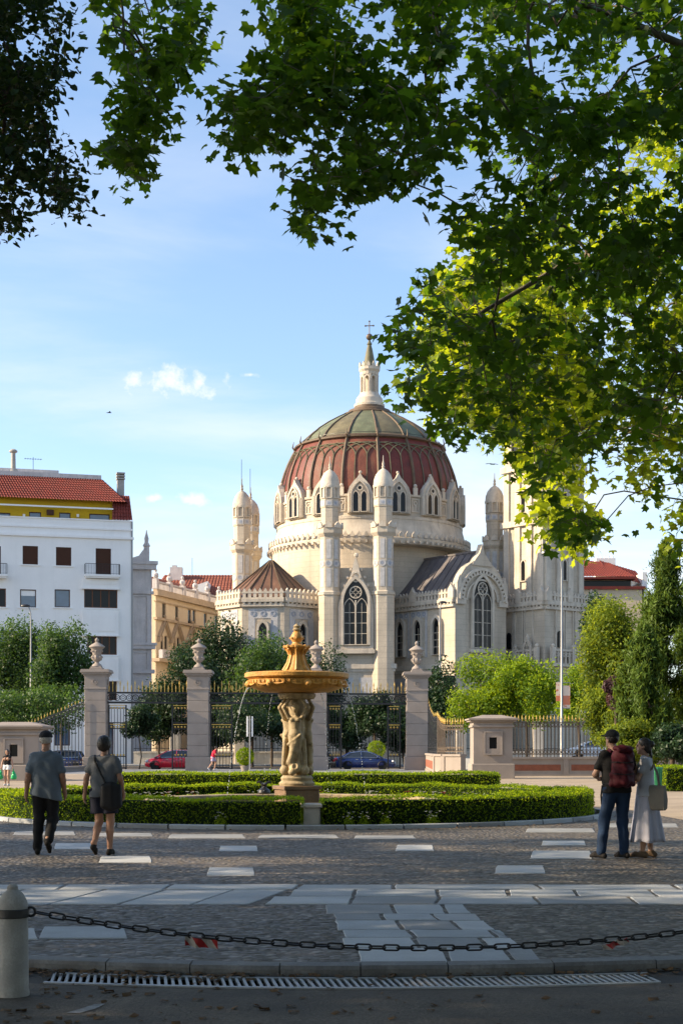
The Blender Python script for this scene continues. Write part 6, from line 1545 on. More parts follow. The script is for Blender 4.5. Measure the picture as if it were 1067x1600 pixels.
px_tree('street_tree', 'small tree with flat crown seen through the left gate', 218, 1128, 26, 26, 21.0, 'dark_leaf', 3500, 10, .13, 10, group=gs, trunk_r=.1)
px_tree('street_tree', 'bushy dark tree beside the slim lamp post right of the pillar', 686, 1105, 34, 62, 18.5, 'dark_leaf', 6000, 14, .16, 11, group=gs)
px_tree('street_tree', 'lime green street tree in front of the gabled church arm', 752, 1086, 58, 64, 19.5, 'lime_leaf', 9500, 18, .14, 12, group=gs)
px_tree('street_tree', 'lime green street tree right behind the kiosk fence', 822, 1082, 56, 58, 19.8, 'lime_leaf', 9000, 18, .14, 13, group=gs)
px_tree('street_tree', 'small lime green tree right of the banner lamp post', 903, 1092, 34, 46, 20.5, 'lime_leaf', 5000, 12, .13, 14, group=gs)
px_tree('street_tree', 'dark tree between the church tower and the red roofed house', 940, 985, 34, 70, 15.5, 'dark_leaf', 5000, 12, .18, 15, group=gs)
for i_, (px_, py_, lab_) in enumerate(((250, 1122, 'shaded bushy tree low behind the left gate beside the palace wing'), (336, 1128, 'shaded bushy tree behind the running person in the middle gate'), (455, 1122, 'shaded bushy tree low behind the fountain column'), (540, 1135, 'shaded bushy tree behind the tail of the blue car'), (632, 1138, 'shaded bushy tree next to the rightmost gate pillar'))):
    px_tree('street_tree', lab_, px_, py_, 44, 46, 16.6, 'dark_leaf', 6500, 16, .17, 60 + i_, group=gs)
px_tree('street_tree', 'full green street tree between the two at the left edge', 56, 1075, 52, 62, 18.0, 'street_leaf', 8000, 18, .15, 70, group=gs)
gp = 'trees and shrubs of the park at the right'
px_tree('park_tree', 'bright green leafy tree in front of the right fence end', 962, 1030, 50, 112, 30.0, 'bright_leaf', 13000, 26, .105, 21, group=gp)
px_tree('park_tree', 'yellow green low tree leaning over the fence behind the two standing people', 950, 1120, 42, 52, 31.0, 'bright_leaf', 6000, 14, .10, 22, group=gp)
px_tree('plum_shrub', 'purple leaved shrub between the green trees', 962, 1082, 21, 30, 33.2, 'purple_leaf', 3800, 10, .085, 23, group=gp, cat='shrub')
def conifer(label, px, s, half, y0, y1, seed, n=12000, m='conifer', name='cypress', size=.12):
    rg = np.random.default_rng(seed); b0 = Vector(((px - 533.5) / s, FPX / s, 0)); z0, z1 = CAM_H + (1170 - y1) / s, CAM_H + (1170 - y0) / s; t = thing(name, label, 'tree', b0, gp)
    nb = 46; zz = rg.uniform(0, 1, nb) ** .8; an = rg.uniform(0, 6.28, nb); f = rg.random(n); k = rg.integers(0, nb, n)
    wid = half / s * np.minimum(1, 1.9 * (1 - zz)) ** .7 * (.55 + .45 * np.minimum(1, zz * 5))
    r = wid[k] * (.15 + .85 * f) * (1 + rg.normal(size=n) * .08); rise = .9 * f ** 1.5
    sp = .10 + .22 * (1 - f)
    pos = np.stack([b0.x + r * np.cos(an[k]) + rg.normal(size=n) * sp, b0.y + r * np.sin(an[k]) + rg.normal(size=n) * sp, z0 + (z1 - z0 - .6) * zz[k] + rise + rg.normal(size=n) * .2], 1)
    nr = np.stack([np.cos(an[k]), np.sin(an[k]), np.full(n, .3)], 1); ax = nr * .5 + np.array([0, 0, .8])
    limb = [[tuple(b0 + Vector((0, 0, -.1))), tuple(b0 + Vector((0, 0, z1 * .5))), tuple(b0 + Vector((0, 0, z1 * .96)))]]
    nodes, par = connect(limb, [(b0.x + wid[q] * .7 * math.cos(an[q]), b0.y + wid[q] * .7 * math.sin(an[q]), z0 + (z1 - z0 - .6) * zz[q] + .3) for q in range(nb)], rg)
    o = bpy.data.objects.new('trunk', branches_mesh('trunk', nodes, par, M['bark_dark'], r_tip=.02, r_max=.16)); link(o, t)
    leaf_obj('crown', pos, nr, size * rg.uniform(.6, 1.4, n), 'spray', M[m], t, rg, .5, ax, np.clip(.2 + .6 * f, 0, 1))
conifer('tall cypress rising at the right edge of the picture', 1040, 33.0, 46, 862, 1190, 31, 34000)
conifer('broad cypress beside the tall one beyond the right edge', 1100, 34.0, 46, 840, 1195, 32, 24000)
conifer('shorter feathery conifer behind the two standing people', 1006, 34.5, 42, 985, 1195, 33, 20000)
px_tree('yew_shrub', 'dark low shrub behind the green bin', 1050, 1165, 36, 34, 36.0, 'dark_leaf', 5000, 12, .085, 24, group=gp, cat='shrub')
px_tree('yew_shrub', 'feathery low yew shrub just above the two standing people', 985, 1160, 46, 34, 35.0, 'bright_leaf', 5500, 14, .085, 25, group=gp, cat='shrub')
# clipped balls in pots by the street
def topiary(px, py, s, label):
    c = P(px, py, s); t = thing('topiary_ball', label, 'topiary', (c.x, c.y, 0), 'clipped ball trees in pots'); rg = np.random.default_rng(int(px)); r = 14 / s
    b = MB(T(c.x, c.y, 0)); zb = c.z - r * 1.2; b.lathe([(.22, 0), (.3, max(zb - .5, .3)), (.33, max(zb - .45, .35)), (.28, max(zb - .42, .38))], 12); b.build('pot', M['pillar'], t, True)
    b = MB(T(c.x, c.y, 0)); b.tube([(0, 0, max(zb - .5, .3)), (0, 0, c.z)], .05, 6); b.build('stem', M['bark_dark'], t)
    n = 2200; d = rg.normal(size=(n, 3)); d /= np.linalg.norm(d, axis=1, keepdims=True); leaf_obj('crown', np.array(c) + d * r * rg.uniform(.85, 1.04, (n, 1)), d, rg.uniform(.04, .08, n), 'quad', M['box_leaf'], t, rg, .6)
topiary(383, 1182, 23.5, 'clipped ball tree in a pot left of the fountain')
topiary(588, 1171, 19.5, 'clipped ball tree behind the roof of the blue car')
# ------------------------------------------------------------------ lamps, sign, bin, cars, bird
def lamp_post(label, px, ytop, ybase_s, arm, lean=0.0, banner=None, spots=None):
    s = ybase_s; x = (px - 533.5) / s; y = FPX / s; h = CAM_H + (1170 - ytop) / s; t = thing('street_lamp', label, 'street lamp', (x, y, 0), 'tall street lamps')
    b = MB(T(x, y, 0)); b.lathe([(.18, 0), (.18, .6), (.105, .7), (.06, h - 1.2)], 10)
    pts = [(0, 0, h - 1.25), (arm * .08, 0, h - .6), (arm * .35, 0, h - .15), (arm * .8, 0, h)]; b.tube(pts, [.06, .052, .046, .04], 8); b.build('pole', M['pole'], t, True)
    b = MB(T(x + arm, y, h)); b.m = T(x + arm * .98, y, h) @ S3(1, .6, 1); b.lathe([(.1, -.09), (.38, -.07), (.36, .02), (.2, .09), (.05, .11)], 12); b.build('head', M['pole'] if banner else M['iron'], t, True)
    if banner:
        b = MB(T(x, y, 0)); z0, z1 = banner; b.box(-.42, -.1, -.03, .0, z0 + .5, z1); b.box(.1, .62, -.03, .0, z0, z1 - .25); o = b.build('banner', M['banner'], t)
        b = MB(T(x, y, 0)); b.box(-.45, .65, -.02, .02, z1 - .05, z1); b.box(-.45, .65, -.02, .02, z0 - .05, z0); b.build('bracket', M['pole'], t)
    if spots:
        for q in (-1, 1):
            b = MB(T(x + q * .75, y - .2, spots)); b.box(-.45, .45, -.3, .3, -.4, .35); b.box(-.5, .5, -.36, -.3, -.45, .4); b.build('floodlight', M['black'], t)
        b = MB(T(x, y, spots)); b.box(-.9, .9, -.05, .05, .5, .6); b.build('bracket', M['black'], t)
    return t
m, nt, bs = new_mat('printed_banner'); pos = N(nt, 'ShaderNodeNewGeometry').outputs['Position']; sep = N(nt, 'ShaderNodeSeparateXYZ'); nt.links.new(pos, sep.inputs[0])
fr = nmath(nt, 'FRACT', nmath(nt, 'MULTIPLY', sep.outputs['Z'], .55)); c = mixc(nt, nmath(nt, 'GREATER_THAN', fr, .62), (.72, .55, .42), (.62, .18, .08)); c = mixc(nt, nmath(nt, 'GREATER_THAN', noise(nt, pos, 3.5, 3), .58), c, (.55, .2, .12)); nt.links.new(c, bs.inputs['Base Color']); bs.inputs['Roughness'].default_value = .7; M['banner'] = m
lamp_post('tall pale street lamp with orange banner in front of the bell tower base', 877, 863, 21.0, -1.15, banner=(CAM_H + (1170 - 1106) / 21, CAM_H + (1170 - 1066) / 21))
lamp_post('slim street lamp with floodlights in front of the lancet windows', 687, 941, 18.2, .25, spots=CAM_H + (1170 - 1063) / 18.2)
lamp_post('slim street lamp among the street trees at the left', 49, 946, 19.6, -.45)
# park lantern at the right edge
lx, ly = 10.62, 44.0; t = thing('park_lantern', 'old style park lantern with bell shade at the right edge', 'lantern', (lx + .5, ly, 0))
b = MB(T(lx + .5, ly, 0)); b.lathe([(.16, 0), (.16, .4), (.1, .5), (.06, 1.2), (.05, 5.6)], 10); b.tube([(0, 0, 5.5), (-.1, 0, 5.95), (-.35, 0, 6.05), (-.5, 0, 5.8)], .03, 6); b.build('post', M['iron'], t, True)
zt = CAM_H + (1170 - 962) * ly / FPX
b = MB(T(lx, ly, zt)); b.lathe([(.05, .2), (.07, .05), (.13, 0), (.17, -.12), (.3, -.42), (.42, -.52), (.42, -.56), (.38, -.56)], 18); b.build('shade', M['pillar'], t, True)
m, nt, bs = new_mat('lantern_glass'); bs.inputs['Base Color'].default_value = (.75, .78, .8, 1); bs.inputs['Roughness'].default_value = .25; bs.inputs['Transmission Weight'].default_value = .5; M['opal'] = m
b = MB(T(lx, ly, zt)); b.lathe([(.3, -.565), (.28, -.75), (.2, -.95), (.08, -1.05)], 16); b.build('globe', M['opal'], t, True)
# sign post in front of the middle gate
p = Vector(((390.5 - 533.5) / 24.0, FPX / 24.0, 0)); t = thing('sign_post', 'thin sign post with narrow white panels left of the fountain column', 'sign', p)
b = MB(T(p)); b.tube([(0, 0, 0), (0, 0, 3.65)], .04, 8); b.build('post', M['pole'], t)
for q in (-1, 1):
    b = MB(T(p)); b.cham(q * .16 - .05, q * .16 + .05, -.02, .02, 2.3, 3.6, .008); b.build('panel', M['white'], t)
b = MB(T(p)); b.box(-.11, .11, -.012, .012, 3.35, 3.41); b.box(-.11, .11, -.012, .012, 2.5, 2.56); b.build('bracket', M['pole'], t)
# green litter bin
M['bin'] = mat('green_painted_metal', (.03, .22, .10), .5, .2, 4, .1, 30)
s = 45; p = Vector(((1025 - 533.5) / s, FPX / s, 0)); t = thing('litter_bin', 'green slatted litter bin behind the person in the white skirt', 'bin', p); z0, z1 = CAM_H + (1170 - 1229) / s, CAM_H + (1170 - 1199) / s
b = MB(T(p)); b.lathe([(.15, z0), (.19, z1 - .05), (.18, z1 - .05), (.14, z0 + .02)], 16); b.lathe([(.2, z1 - .08), (.225, z1 - .06), (.225, z1), (.19, z1 + .01)], 16, cap=False); b.lathe([(.16, z0), (.17, z0 + .04), (.165, z0 + .07)], 16, cap=False); b.build('body', M['bin'], t)
slat = MB().box(-.02, .02, -.008, .008, 0, z1 - z0 - .1).mesh('slat', M['bin'])
for k in range(18): a = 2 * math.pi * k / 18; inst(slat, 'slat', t, T(p.x + .165 * math.cos(a), p.y + .165 * math.sin(a), z0 + .04) @ RZ(a + math.pi / 2) @ RX(.06))
b = MB(T(p)); b.tube([(.0, .26, 0), (.0, .26, z1)], .03, 8); b.tube([(0, .26, z0 + .3), (0, .17, z0 + .3)], .025, 6); b.build('post', M['iron'], t)

# cars
def car_mats(nm, col): return mat(nm, col, .25, .06, 2, 0, spec=.5, coat=.8)
M['tyre'] = mat('tyre_rubber', (.018, .018, .018), .85, .2, 8, .1, 40); M['rim'] = mat('alloy_rim', (.55, .55, .56), .3, .1, 4, 0, metal=.8)
M['lamp_red'] = mat('red_lamp_glass', (.45, .02, .02), .2, .1, 4, 0, spec=.6); M['lamp_clear'] = mat('clear_lamp_glass', (.7, .7, .72), .15, .1, 4, 0, spec=.7); M['chrome'] = mat('chrome_strip', (.75, .75, .76), .15, .05, 4, 0, metal=.9)
M['carglass'] = glass_mat('car_glass', (.02, .028, .04), .04, .8)
def car(name, label, loc, rz, paint, style, scale=1.0):
    """front at +x. lower body lofted over stations, glasshouse with roof and pillars, wheels with rims, lamps, mirrors, handles"""
    L, W = 4.35, .87
    if style == 'hatch': st = [(-2.05, .42, .86, .30), (-1.95, .62, 1.0, .22), (-1.2, .85, 1.0, .2), (0, .87, .97, .2), (1.0, .86, .93, .2), (1.65, .82, .86, .22), (2.0, .66, .72, .28), (2.12, .42, .58, .34)]; gh = [(-1.9, .98), (-1.62, 1.44), (-.9, 1.5), (-.1, 1.5), (.45, 1.42), (1.35, .93)]
    else: st = [(-2.3, .5, .84, .32), (-2.2, .7, .98, .25), (-1.3, .85, .99, .2), (0, .87, .95, .2), (1.0, .86, .92, .2), (1.8, .82, .84, .22), (2.2, .64, .70, .28), (2.32, .42, .58, .34)]; gh = [(-1.95, .97), (-1.1, 1.36), (-.35, 1.45), (.2, 1.42), (.6, 1.3), (1.35, .92)]
    root = thing(name, label, 'car', (0, 0, 0), 'cars in the street')
    b = MB(); rings = []
    for (x, w, zt, zb) in st: rings.append([(x, y, z) for y, z in ((-w * .9, zb), (-w, zb + .18), (-w, (zb + zt) / 2 + .05), (-w * .97, zt - .1), (-w * .86, zt), (0, zt + .03), (w * .86, zt), (w * .97, zt - .1), (w, (zb + zt) / 2 + .05), (w, zb + .18), (w * .9, zb))])
    b.loft(rings); body = b.build('body', paint, root, True, 50)
    def ghw(z): return .80 - (z - .95) * .32
    b = MB(); r2 = []
    for (x, z) in gh: w = ghw(z); r2.append([(x, -ghw(.92) * 1.0, .88), (x, -w, z - .03), (x, -w * .85, z), (x, w * .85, z), (x, w, z - .03), (x, ghw(.92), .88)])
    b.loft(r2); b.build('windows', M['carglass'], root, True, 40)
    b = MB(); top = [q for q in gh if q[1] > 1.28]; b.loft([[(x, -ghw(z) * 1.01, z - .06), (x, -ghw(z) * .86, z + .012), (x, ghw(z) * .86, z + .012), (x, ghw(z) * 1.01, z - .06)] for x, z in top]); b.build('roof', paint, root, True, 50)
    b = MB()
    for sy in (-1, 1):
        for (p0, p1) in ((gh[0], top[0]), (gh[-1], top[-1])): b.tube([(p0[0], sy * .80, .93), (p1[0], sy * ghw(p1[1]), p1[1] - .02)], .045, 6)
        xm = -.25; b.tube([(xm, sy * .81, .93), (xm - .05, sy * (ghw(1.42) + .015), 1.42)], .035, 6)
    b.split('pillar', paint, root, True)
    b = MB()
    for sy in (-1, 1):
        b.tube([(gh[0][0] + .3, sy * .835, 1.0)] + [(x, sy * (ghw(z) + .02), z - .05) for x, z in gh[1:-1]] + [(gh[-1][0] - .25, sy * .83, .98)], .014, 5); b.tube([(gh[0][0] + .3, sy * .845, .99), (gh[-1][0] - .25, sy * .84, .96)], .012, 5)
    b.build('window_trim', M['chrome'], root)
    wx = (1.32, -1.32)
    for x in wx:
        for sy in (-1, 1):
            bb = MB(T(x, sy * .74, .32) @ RX(math.pi / 2)); bb.lathe([(.20, -.1), (.3, -.105), (.32, -.08), (.32, .08), (.3, .105), (.20, .1)], 22); w = bb.build('wheel', M['tyre'], root, True, 40)
            bb = MB(T(x, sy * .74, .32) @ RX(sy * math.pi / 2)); bb.lathe([(.205, -.09), (.205, .085), (.19, .105), (.17, .09), (.17, .03)], 22, cap=False); bb.lathe([(.06, .02), (.06, .1), (.03, .115)], 10)
            for k in range(7): a = 2 * math.pi * k / 7; bb.tube([(.04 * math.cos(a), .04 * math.sin(a), .085), (.19 * math.cos(a), .19 * math.sin(a), .08)], .024, 5)
            bb.build('rim', M['rim'], w, True, 40)
            bb = MB(T(x, sy * .8, .33)); bb.m = T(x, sy * .845, .33); bb.torus(.36, .035, 14, 5, 0, math.pi); bb.build('wheel_arch', M['black'], root)
    for sy in (-1, 1):
        x1 = st[-2][0]; bb = MB(T(x1 - .12, sy * .6, .66) @ RZ(sy * -.55)); bb.m = bb.m @ S3(1, 1.5, .7); bb.ball(0, 0, 0, .15, 10, 6); bb.build('headlight', M['lamp_clear'], root, True)
        x0 = st[1][0]; bb = MB(T(x0 + .03, sy * .62, .82) @ S3(.55, 1.2, .8)); bb.ball(0, 0, 0, .17, 10, 6); bb.build('tail_light', M['lamp_red'], root, True)
        bb = MB(T(.95, sy * .95, .98) @ S3(.7, 1, .7)); bb.ball(0, 0, 0, .12, 8, 6); bb.tube([(0, 0, -.02), (0, -sy * .15, -.08)], .03, 5); bb.build('mirror', paint, root, True)
        for xd in (-.62, .4): bb = MB(); bb.box(xd - .09, xd + .09, sy * .87 - .012, sy * .87 + .012, .8, .83); bb.build('door_handle', M['chrome'], root)
        for xd in (-1.15, -.2, .82): bb = MB(); bb.box(xd - .006, xd + .006, sy * .868 - .006, sy * .868 + .006, .3, .93); bb.build('door_gap', M['black'], root)
    bb = MB(); x1 = st[-1][0]; bb.box(x1 - .1, x1 + .012, -.35, .35, .4, .52); bb.build('grille', M['black'], root)
    root.location = loc; root.rotation_euler = (0, 0, rz); root.scale = (scale,) * 3
    return root
def on_street(px, s): return Vector(((px - 533.5) / s, FPX / s, -.12))
car('parked_car', 'red hatchback partly hidden by the gate pillar', on_street(272, 20.6), math.pi, car_mats('red_paint', (.55, .012, .035)), 'hatch', 1.02)
car('parked_car', 'dark blue saloon car with chrome window line behind the right gate', on_street(570, 20.6), 0, car_mats('blue_paint', (.012, .03, .14)), 'saloon', 1.0)
car('parked_car', 'dark car with red tail lights just behind the blue saloon', on_street(484, 20.9), math.pi, car_mats('black_paint', (.012, .012, .015)), 'hatch', .95)
car('parked_car', 'silver white car behind the long fence at the right', on_street(928, 19.2), math.pi, car_mats('silver_paint', (.80, .82, .85)), 'saloon', 1.02).location.z = .72
car('parked_car', 'blue car glimpsed through the sloping fence at the left', on_street(92, 20.8), math.pi, car_mats('mid_blue_paint', (.02, .05, .22)), 'hatch', 1.0)
car('parked_car', 'dark car hidden under the conifers at the right edge', on_street(1040, 20.8), 0, car_mats('grey_paint', (.03, .035, .04)), 'saloon', 1.0)
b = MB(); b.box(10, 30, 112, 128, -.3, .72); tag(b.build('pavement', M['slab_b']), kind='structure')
# a bird high over the roofs
p = P(171, 645, 24); t = thing('bird', 'small dark bird flying over the white house', 'bird', p); t.scale = (.65,) * 3
sdf_obj('body', [('c', (-.16, 0, 0), (.14, 0, .02), .03, .045, .02), ('e', (.2, 0, .03), (.05, .04, .04), .02), ('c', (-.16, 0, 0), (-.3, 0, -.01), .03, .012, .02)], M['black'], t, h=.012).matrix_basis = T(p) @ RZ(.4)
b = MB(T(p) @ RZ(.4))
for sy in (-1, 1): b.loft([[(.08, sy * .03, .03), (-.06, sy * .03, .03), (-.06, sy * .03, .015), (.08, sy * .03, .015)], [(.1, sy * .22, .12), (-.04, sy * .22, .12), (-.04, sy * .22, .11), (.1, sy * .22, .11)], [(0, sy * .45, .06), (-.05, sy * .45, .06), (-.05, sy * .45, .055), (0, sy * .45, .055)]])
b.build('wings', M['black'], t)

# bollards and chain
M['bollard'] = mat('bollard_granite', (.36, .35, .33), .8, .3, 5, .4, 70, stain=.3)
def bollard(x, y, label):
    t = thing('bollard', label, 'bollard', (x, y, -.06), 'granite bollards joined by a chain'); mm = T(x, y, -.06)
    b = MB(mm); b.lathe([(.105, 0), (.105, .02), (.1, .05), (.096, .48), (.09, .5)], 28); b.build('shaft', M['bollard'], t, True, 35)
    b = MB(mm); b.lathe([(.09, .545), (.098, .55), (.098, .56), (.088, .6), (.065, .645), (.035, .67), (.034, .675), (.034, .69), (.02, .705)], 28); b.build('cap', M['bollard'], t, True, 35)
    b = MB(mm); b.lathe([(.1, .495), (.104, .5), (.104, .545), (.1, .55)], 28); b.m = mm @ T(.115, 0, .53); b.torus(.028, .009, 12, 6); b.m = mm @ T(-.115, 0, .53); b.torus(.028, .009, 12, 6); b.build('band', M['iron'], t, True, 35)
b1 = Vector(((20.5 - 533.5) / 247, FPX / 247, 0)); b2 = Vector((3.24, FPX / 243, 0))
bollard(b1.x, b1.y, 'granite bollard with round cap at the lower left corner'); bollard(b2.x, b2.y, 'granite bollard outside the view at the right end of the chain')
ch = thing('chain', 'dark iron chain sagging between the bollards across the foreground', 'chain', (b1.x + .14, b1.y, .3))
lk = MB(); hw, hl, r = .0185, .0345, .0062
pts = [(hl * c + hw * math.cos(a), 0, hw * math.sin(a)) for c, a0 in ((1, -90), (-1, 90)) for a in [R_(a0 + 180 * i / 6) for i in range(7)]]
lk.tube(pts + [pts[0], pts[1]], r, 7, cap=False); M['chain'] = mat('chain_iron', (.022, .02, .02), .4, .3, 20, .15, 80, metal=.5, spec=.6); link_me = lk.mesh('link', M['chain'], True)
a0 = Vector((b1.x + .15, b1.y, .465)); a1 = Vector((b2.x - .15, b2.y, .465)); sag = .235
def cpt(q): p = a0.lerp(a1, q); p.z -= sag * 4 * q * (1 - q); return p
Ltot = sum((cpt((i + 1) / 200) - cpt(i / 200)).length for i in range(200)); pitch = .0885; nL = int(Ltot / pitch); q = 0.0; acc = 0; prev = cpt(0); samples = [(0, prev)]
tab = [(0.0, 0.0)]
for i in range(1, 401): acc += (cpt(i / 400) - cpt((i - 1) / 400)).length; tab.append((acc, i / 400))
def q_at(d): 
    for (d0, q0), (d1, q1) in zip(tab[:-1], tab[1:]):
        if d0 <= d <= d1: return q0 + (q1 - q0) * (d - d0) / (d1 - d0)
    return 1.0
for i in range(nL):
    qa, qb = q_at(i * Ltot / nL), q_at((i + 1) * Ltot / nL); pa, pb = cpt(qa), cpt(qb); d = (pb - pa).normalized(); m_ = (pa + pb) / 2; rot = d.to_track_quat('X', 'Z').to_matrix().to_4x4()
    inst(link_me, 'link', ch, T(m_) @ rot @ RX((.25 if i % 2 else .25 + math.pi / 2) + random.uniform(-.15, .15)))
# scraps of red and white barrier tape hanging from the chain
m, nt, bs = new_mat('barrier_tape'); uv = N(nt, 'ShaderNodeTexCoord').outputs['Object']; sep = N(nt, 'ShaderNodeSeparateXYZ'); nt.links.new(uv, sep.inputs[0])
st_ = nmath(nt, 'FRACT', nmath(nt, 'ADD', nmath(nt, 'MULTIPLY', sep.outputs['X'], 8.5), nmath(nt, 'MULTIPLY', sep.outputs['Z'], 7.0))); c = mixc(nt, nmath(nt, 'GREATER_THAN', st_, .5), (.36, .34, .32), (.34, .02, .022)); c = mixc(nt, maprange(nt, noise(nt, uv, 30, 3), .55, .75, 0, .5), c, (.12, .1, .09)); nt.links.new(c, bs.inputs['Base Color']); bs.inputs['Roughness'].default_value = .45; M['tape'] = m
def tape(px, L, w, tilt, label, ph):
    x = (px - 533.5) / 246.0; q = (x - a0.x) / (a1.x - a0.x); c = cpt(q); b = MB(); n = 12; rings = []
    for i in range(n + 1): u = -L / 2 + L * i / n; y = .012 * math.sin(i * .9 + ph); rings.append([(u, y - .001, 0), (u + .006, y + .008 * math.sin(i * 1.3), -w), (u + .006, y + .0015 + .008 * math.sin(i * 1.3), -w), (u, y + .0005, 0)])
    b.loft(rings); o = b.build('barrier_tape', M['tape'], None); o.location = (c.x, c.y - .012, c.z - .012); o.rotation_euler = (.25, tilt, 0); tag(o, label, 'tape', 'scraps of barrier tape')
tape(315, .21, .062, R_(5), 'striped red and white tape scrap hanging from the left part of the chain', .3); tape(962, .17, .04, R_(-18), 'crumpled red and white tape scrap hanging from the right part of the chain', 1.7)
# ------------------------------------------------------------------ people
def cloth(nm, col, rough=.85): return mat(nm, col, rough, .14, 6, .25, 60, spec=.2)
M['skin'] = mat('skin', (.42, .24, .16), .55, .08, 12, .05, 80, spec=.4); M['skin_b'] = mat('tanned_skin', (.34, .18, .115), .55, .08, 12, .05, 80, spec=.4)
M['hair'] = mat('dark_hair', (.014, .010, .008), .45, .3, 30, .5, 120, spec=.5); M['hair_grey'] = mat('grey_hair', (.45, .43, .40), .6, .2, 30, .4, 120)
M['eye'] = mat('eye', (.03, .02, .015), .2, .1, 5, 0); M['lip'] = mat('lips', (.30, .10, .085), .5, .1, 5, 0)
BASE = dict(pelvis=(0, 0, .95), chest=(0, .01, 1.30), neck=(0, -.005, 1.47), head=(0, .03, 1.635), shL=(-.185, 0, 1.41), shR=(.185, 0, 1.41), elL=(-.235, -.02, 1.13), elR=(.235, -.02, 1.13),
            wrL=(-.25, .06, .88), wrR=(.25, .06, .88), hpL=(-.09, 0, .92), hpR=(.09, 0, .92), knL=(-.095, .02, .50), knR=(.095, .02, .50), anL=(-.1, -.02, .085), anR=(.1, -.02, .085), toL=(-.115, .15, .03), toR=(.115, .15, .03))
def V3(p): return Vector(p)
def hand_prims(wr, el, side, curl=.5, palm=None):
    wr, el = V3(wr), V3(el); d = (wr - el).normalized(); pn = V3(palm) if palm else V3((-side, .15, 0)); pn = (pn - d * pn.dot(d)).normalized(); l = d.cross(pn) * side
    c = wr + d * .05; pr = [('c', wr, c + l * .018, .026, .027, .015), ('c', wr + d * .02, c - l * .018, .026, .024, .015), ('c', c + l * .024 + d * .02, c - l * .024 + d * .022, .017, .015, .012)]
    for k, (o, ln) in enumerate(((.028, .070), (.010, .080), (-.009, .074), (-.026, .058))):
        a = c + d * .03 + l * o; m_ = a + (d * (1 - curl * .35) + pn * curl * .55).normalized() * ln * .5; e = m_ + (d * (1 - curl) + pn * curl * 1.1).normalized() * ln * .5
        pr += [('c', a, m_, .0105, .0095, .004), ('c', m_, e, .0095, .008, .004)]
    a = wr + d * .025 + l * .026; m_ = a + (l * .6 + d * .7 + pn * .35).normalized() * .038; pr += [('c', a, m_, .014, .011, .008), ('c', m_, m_ + (d * .9 + pn * .45).normalized() * .03, .011, .009, .005)]
    return pr
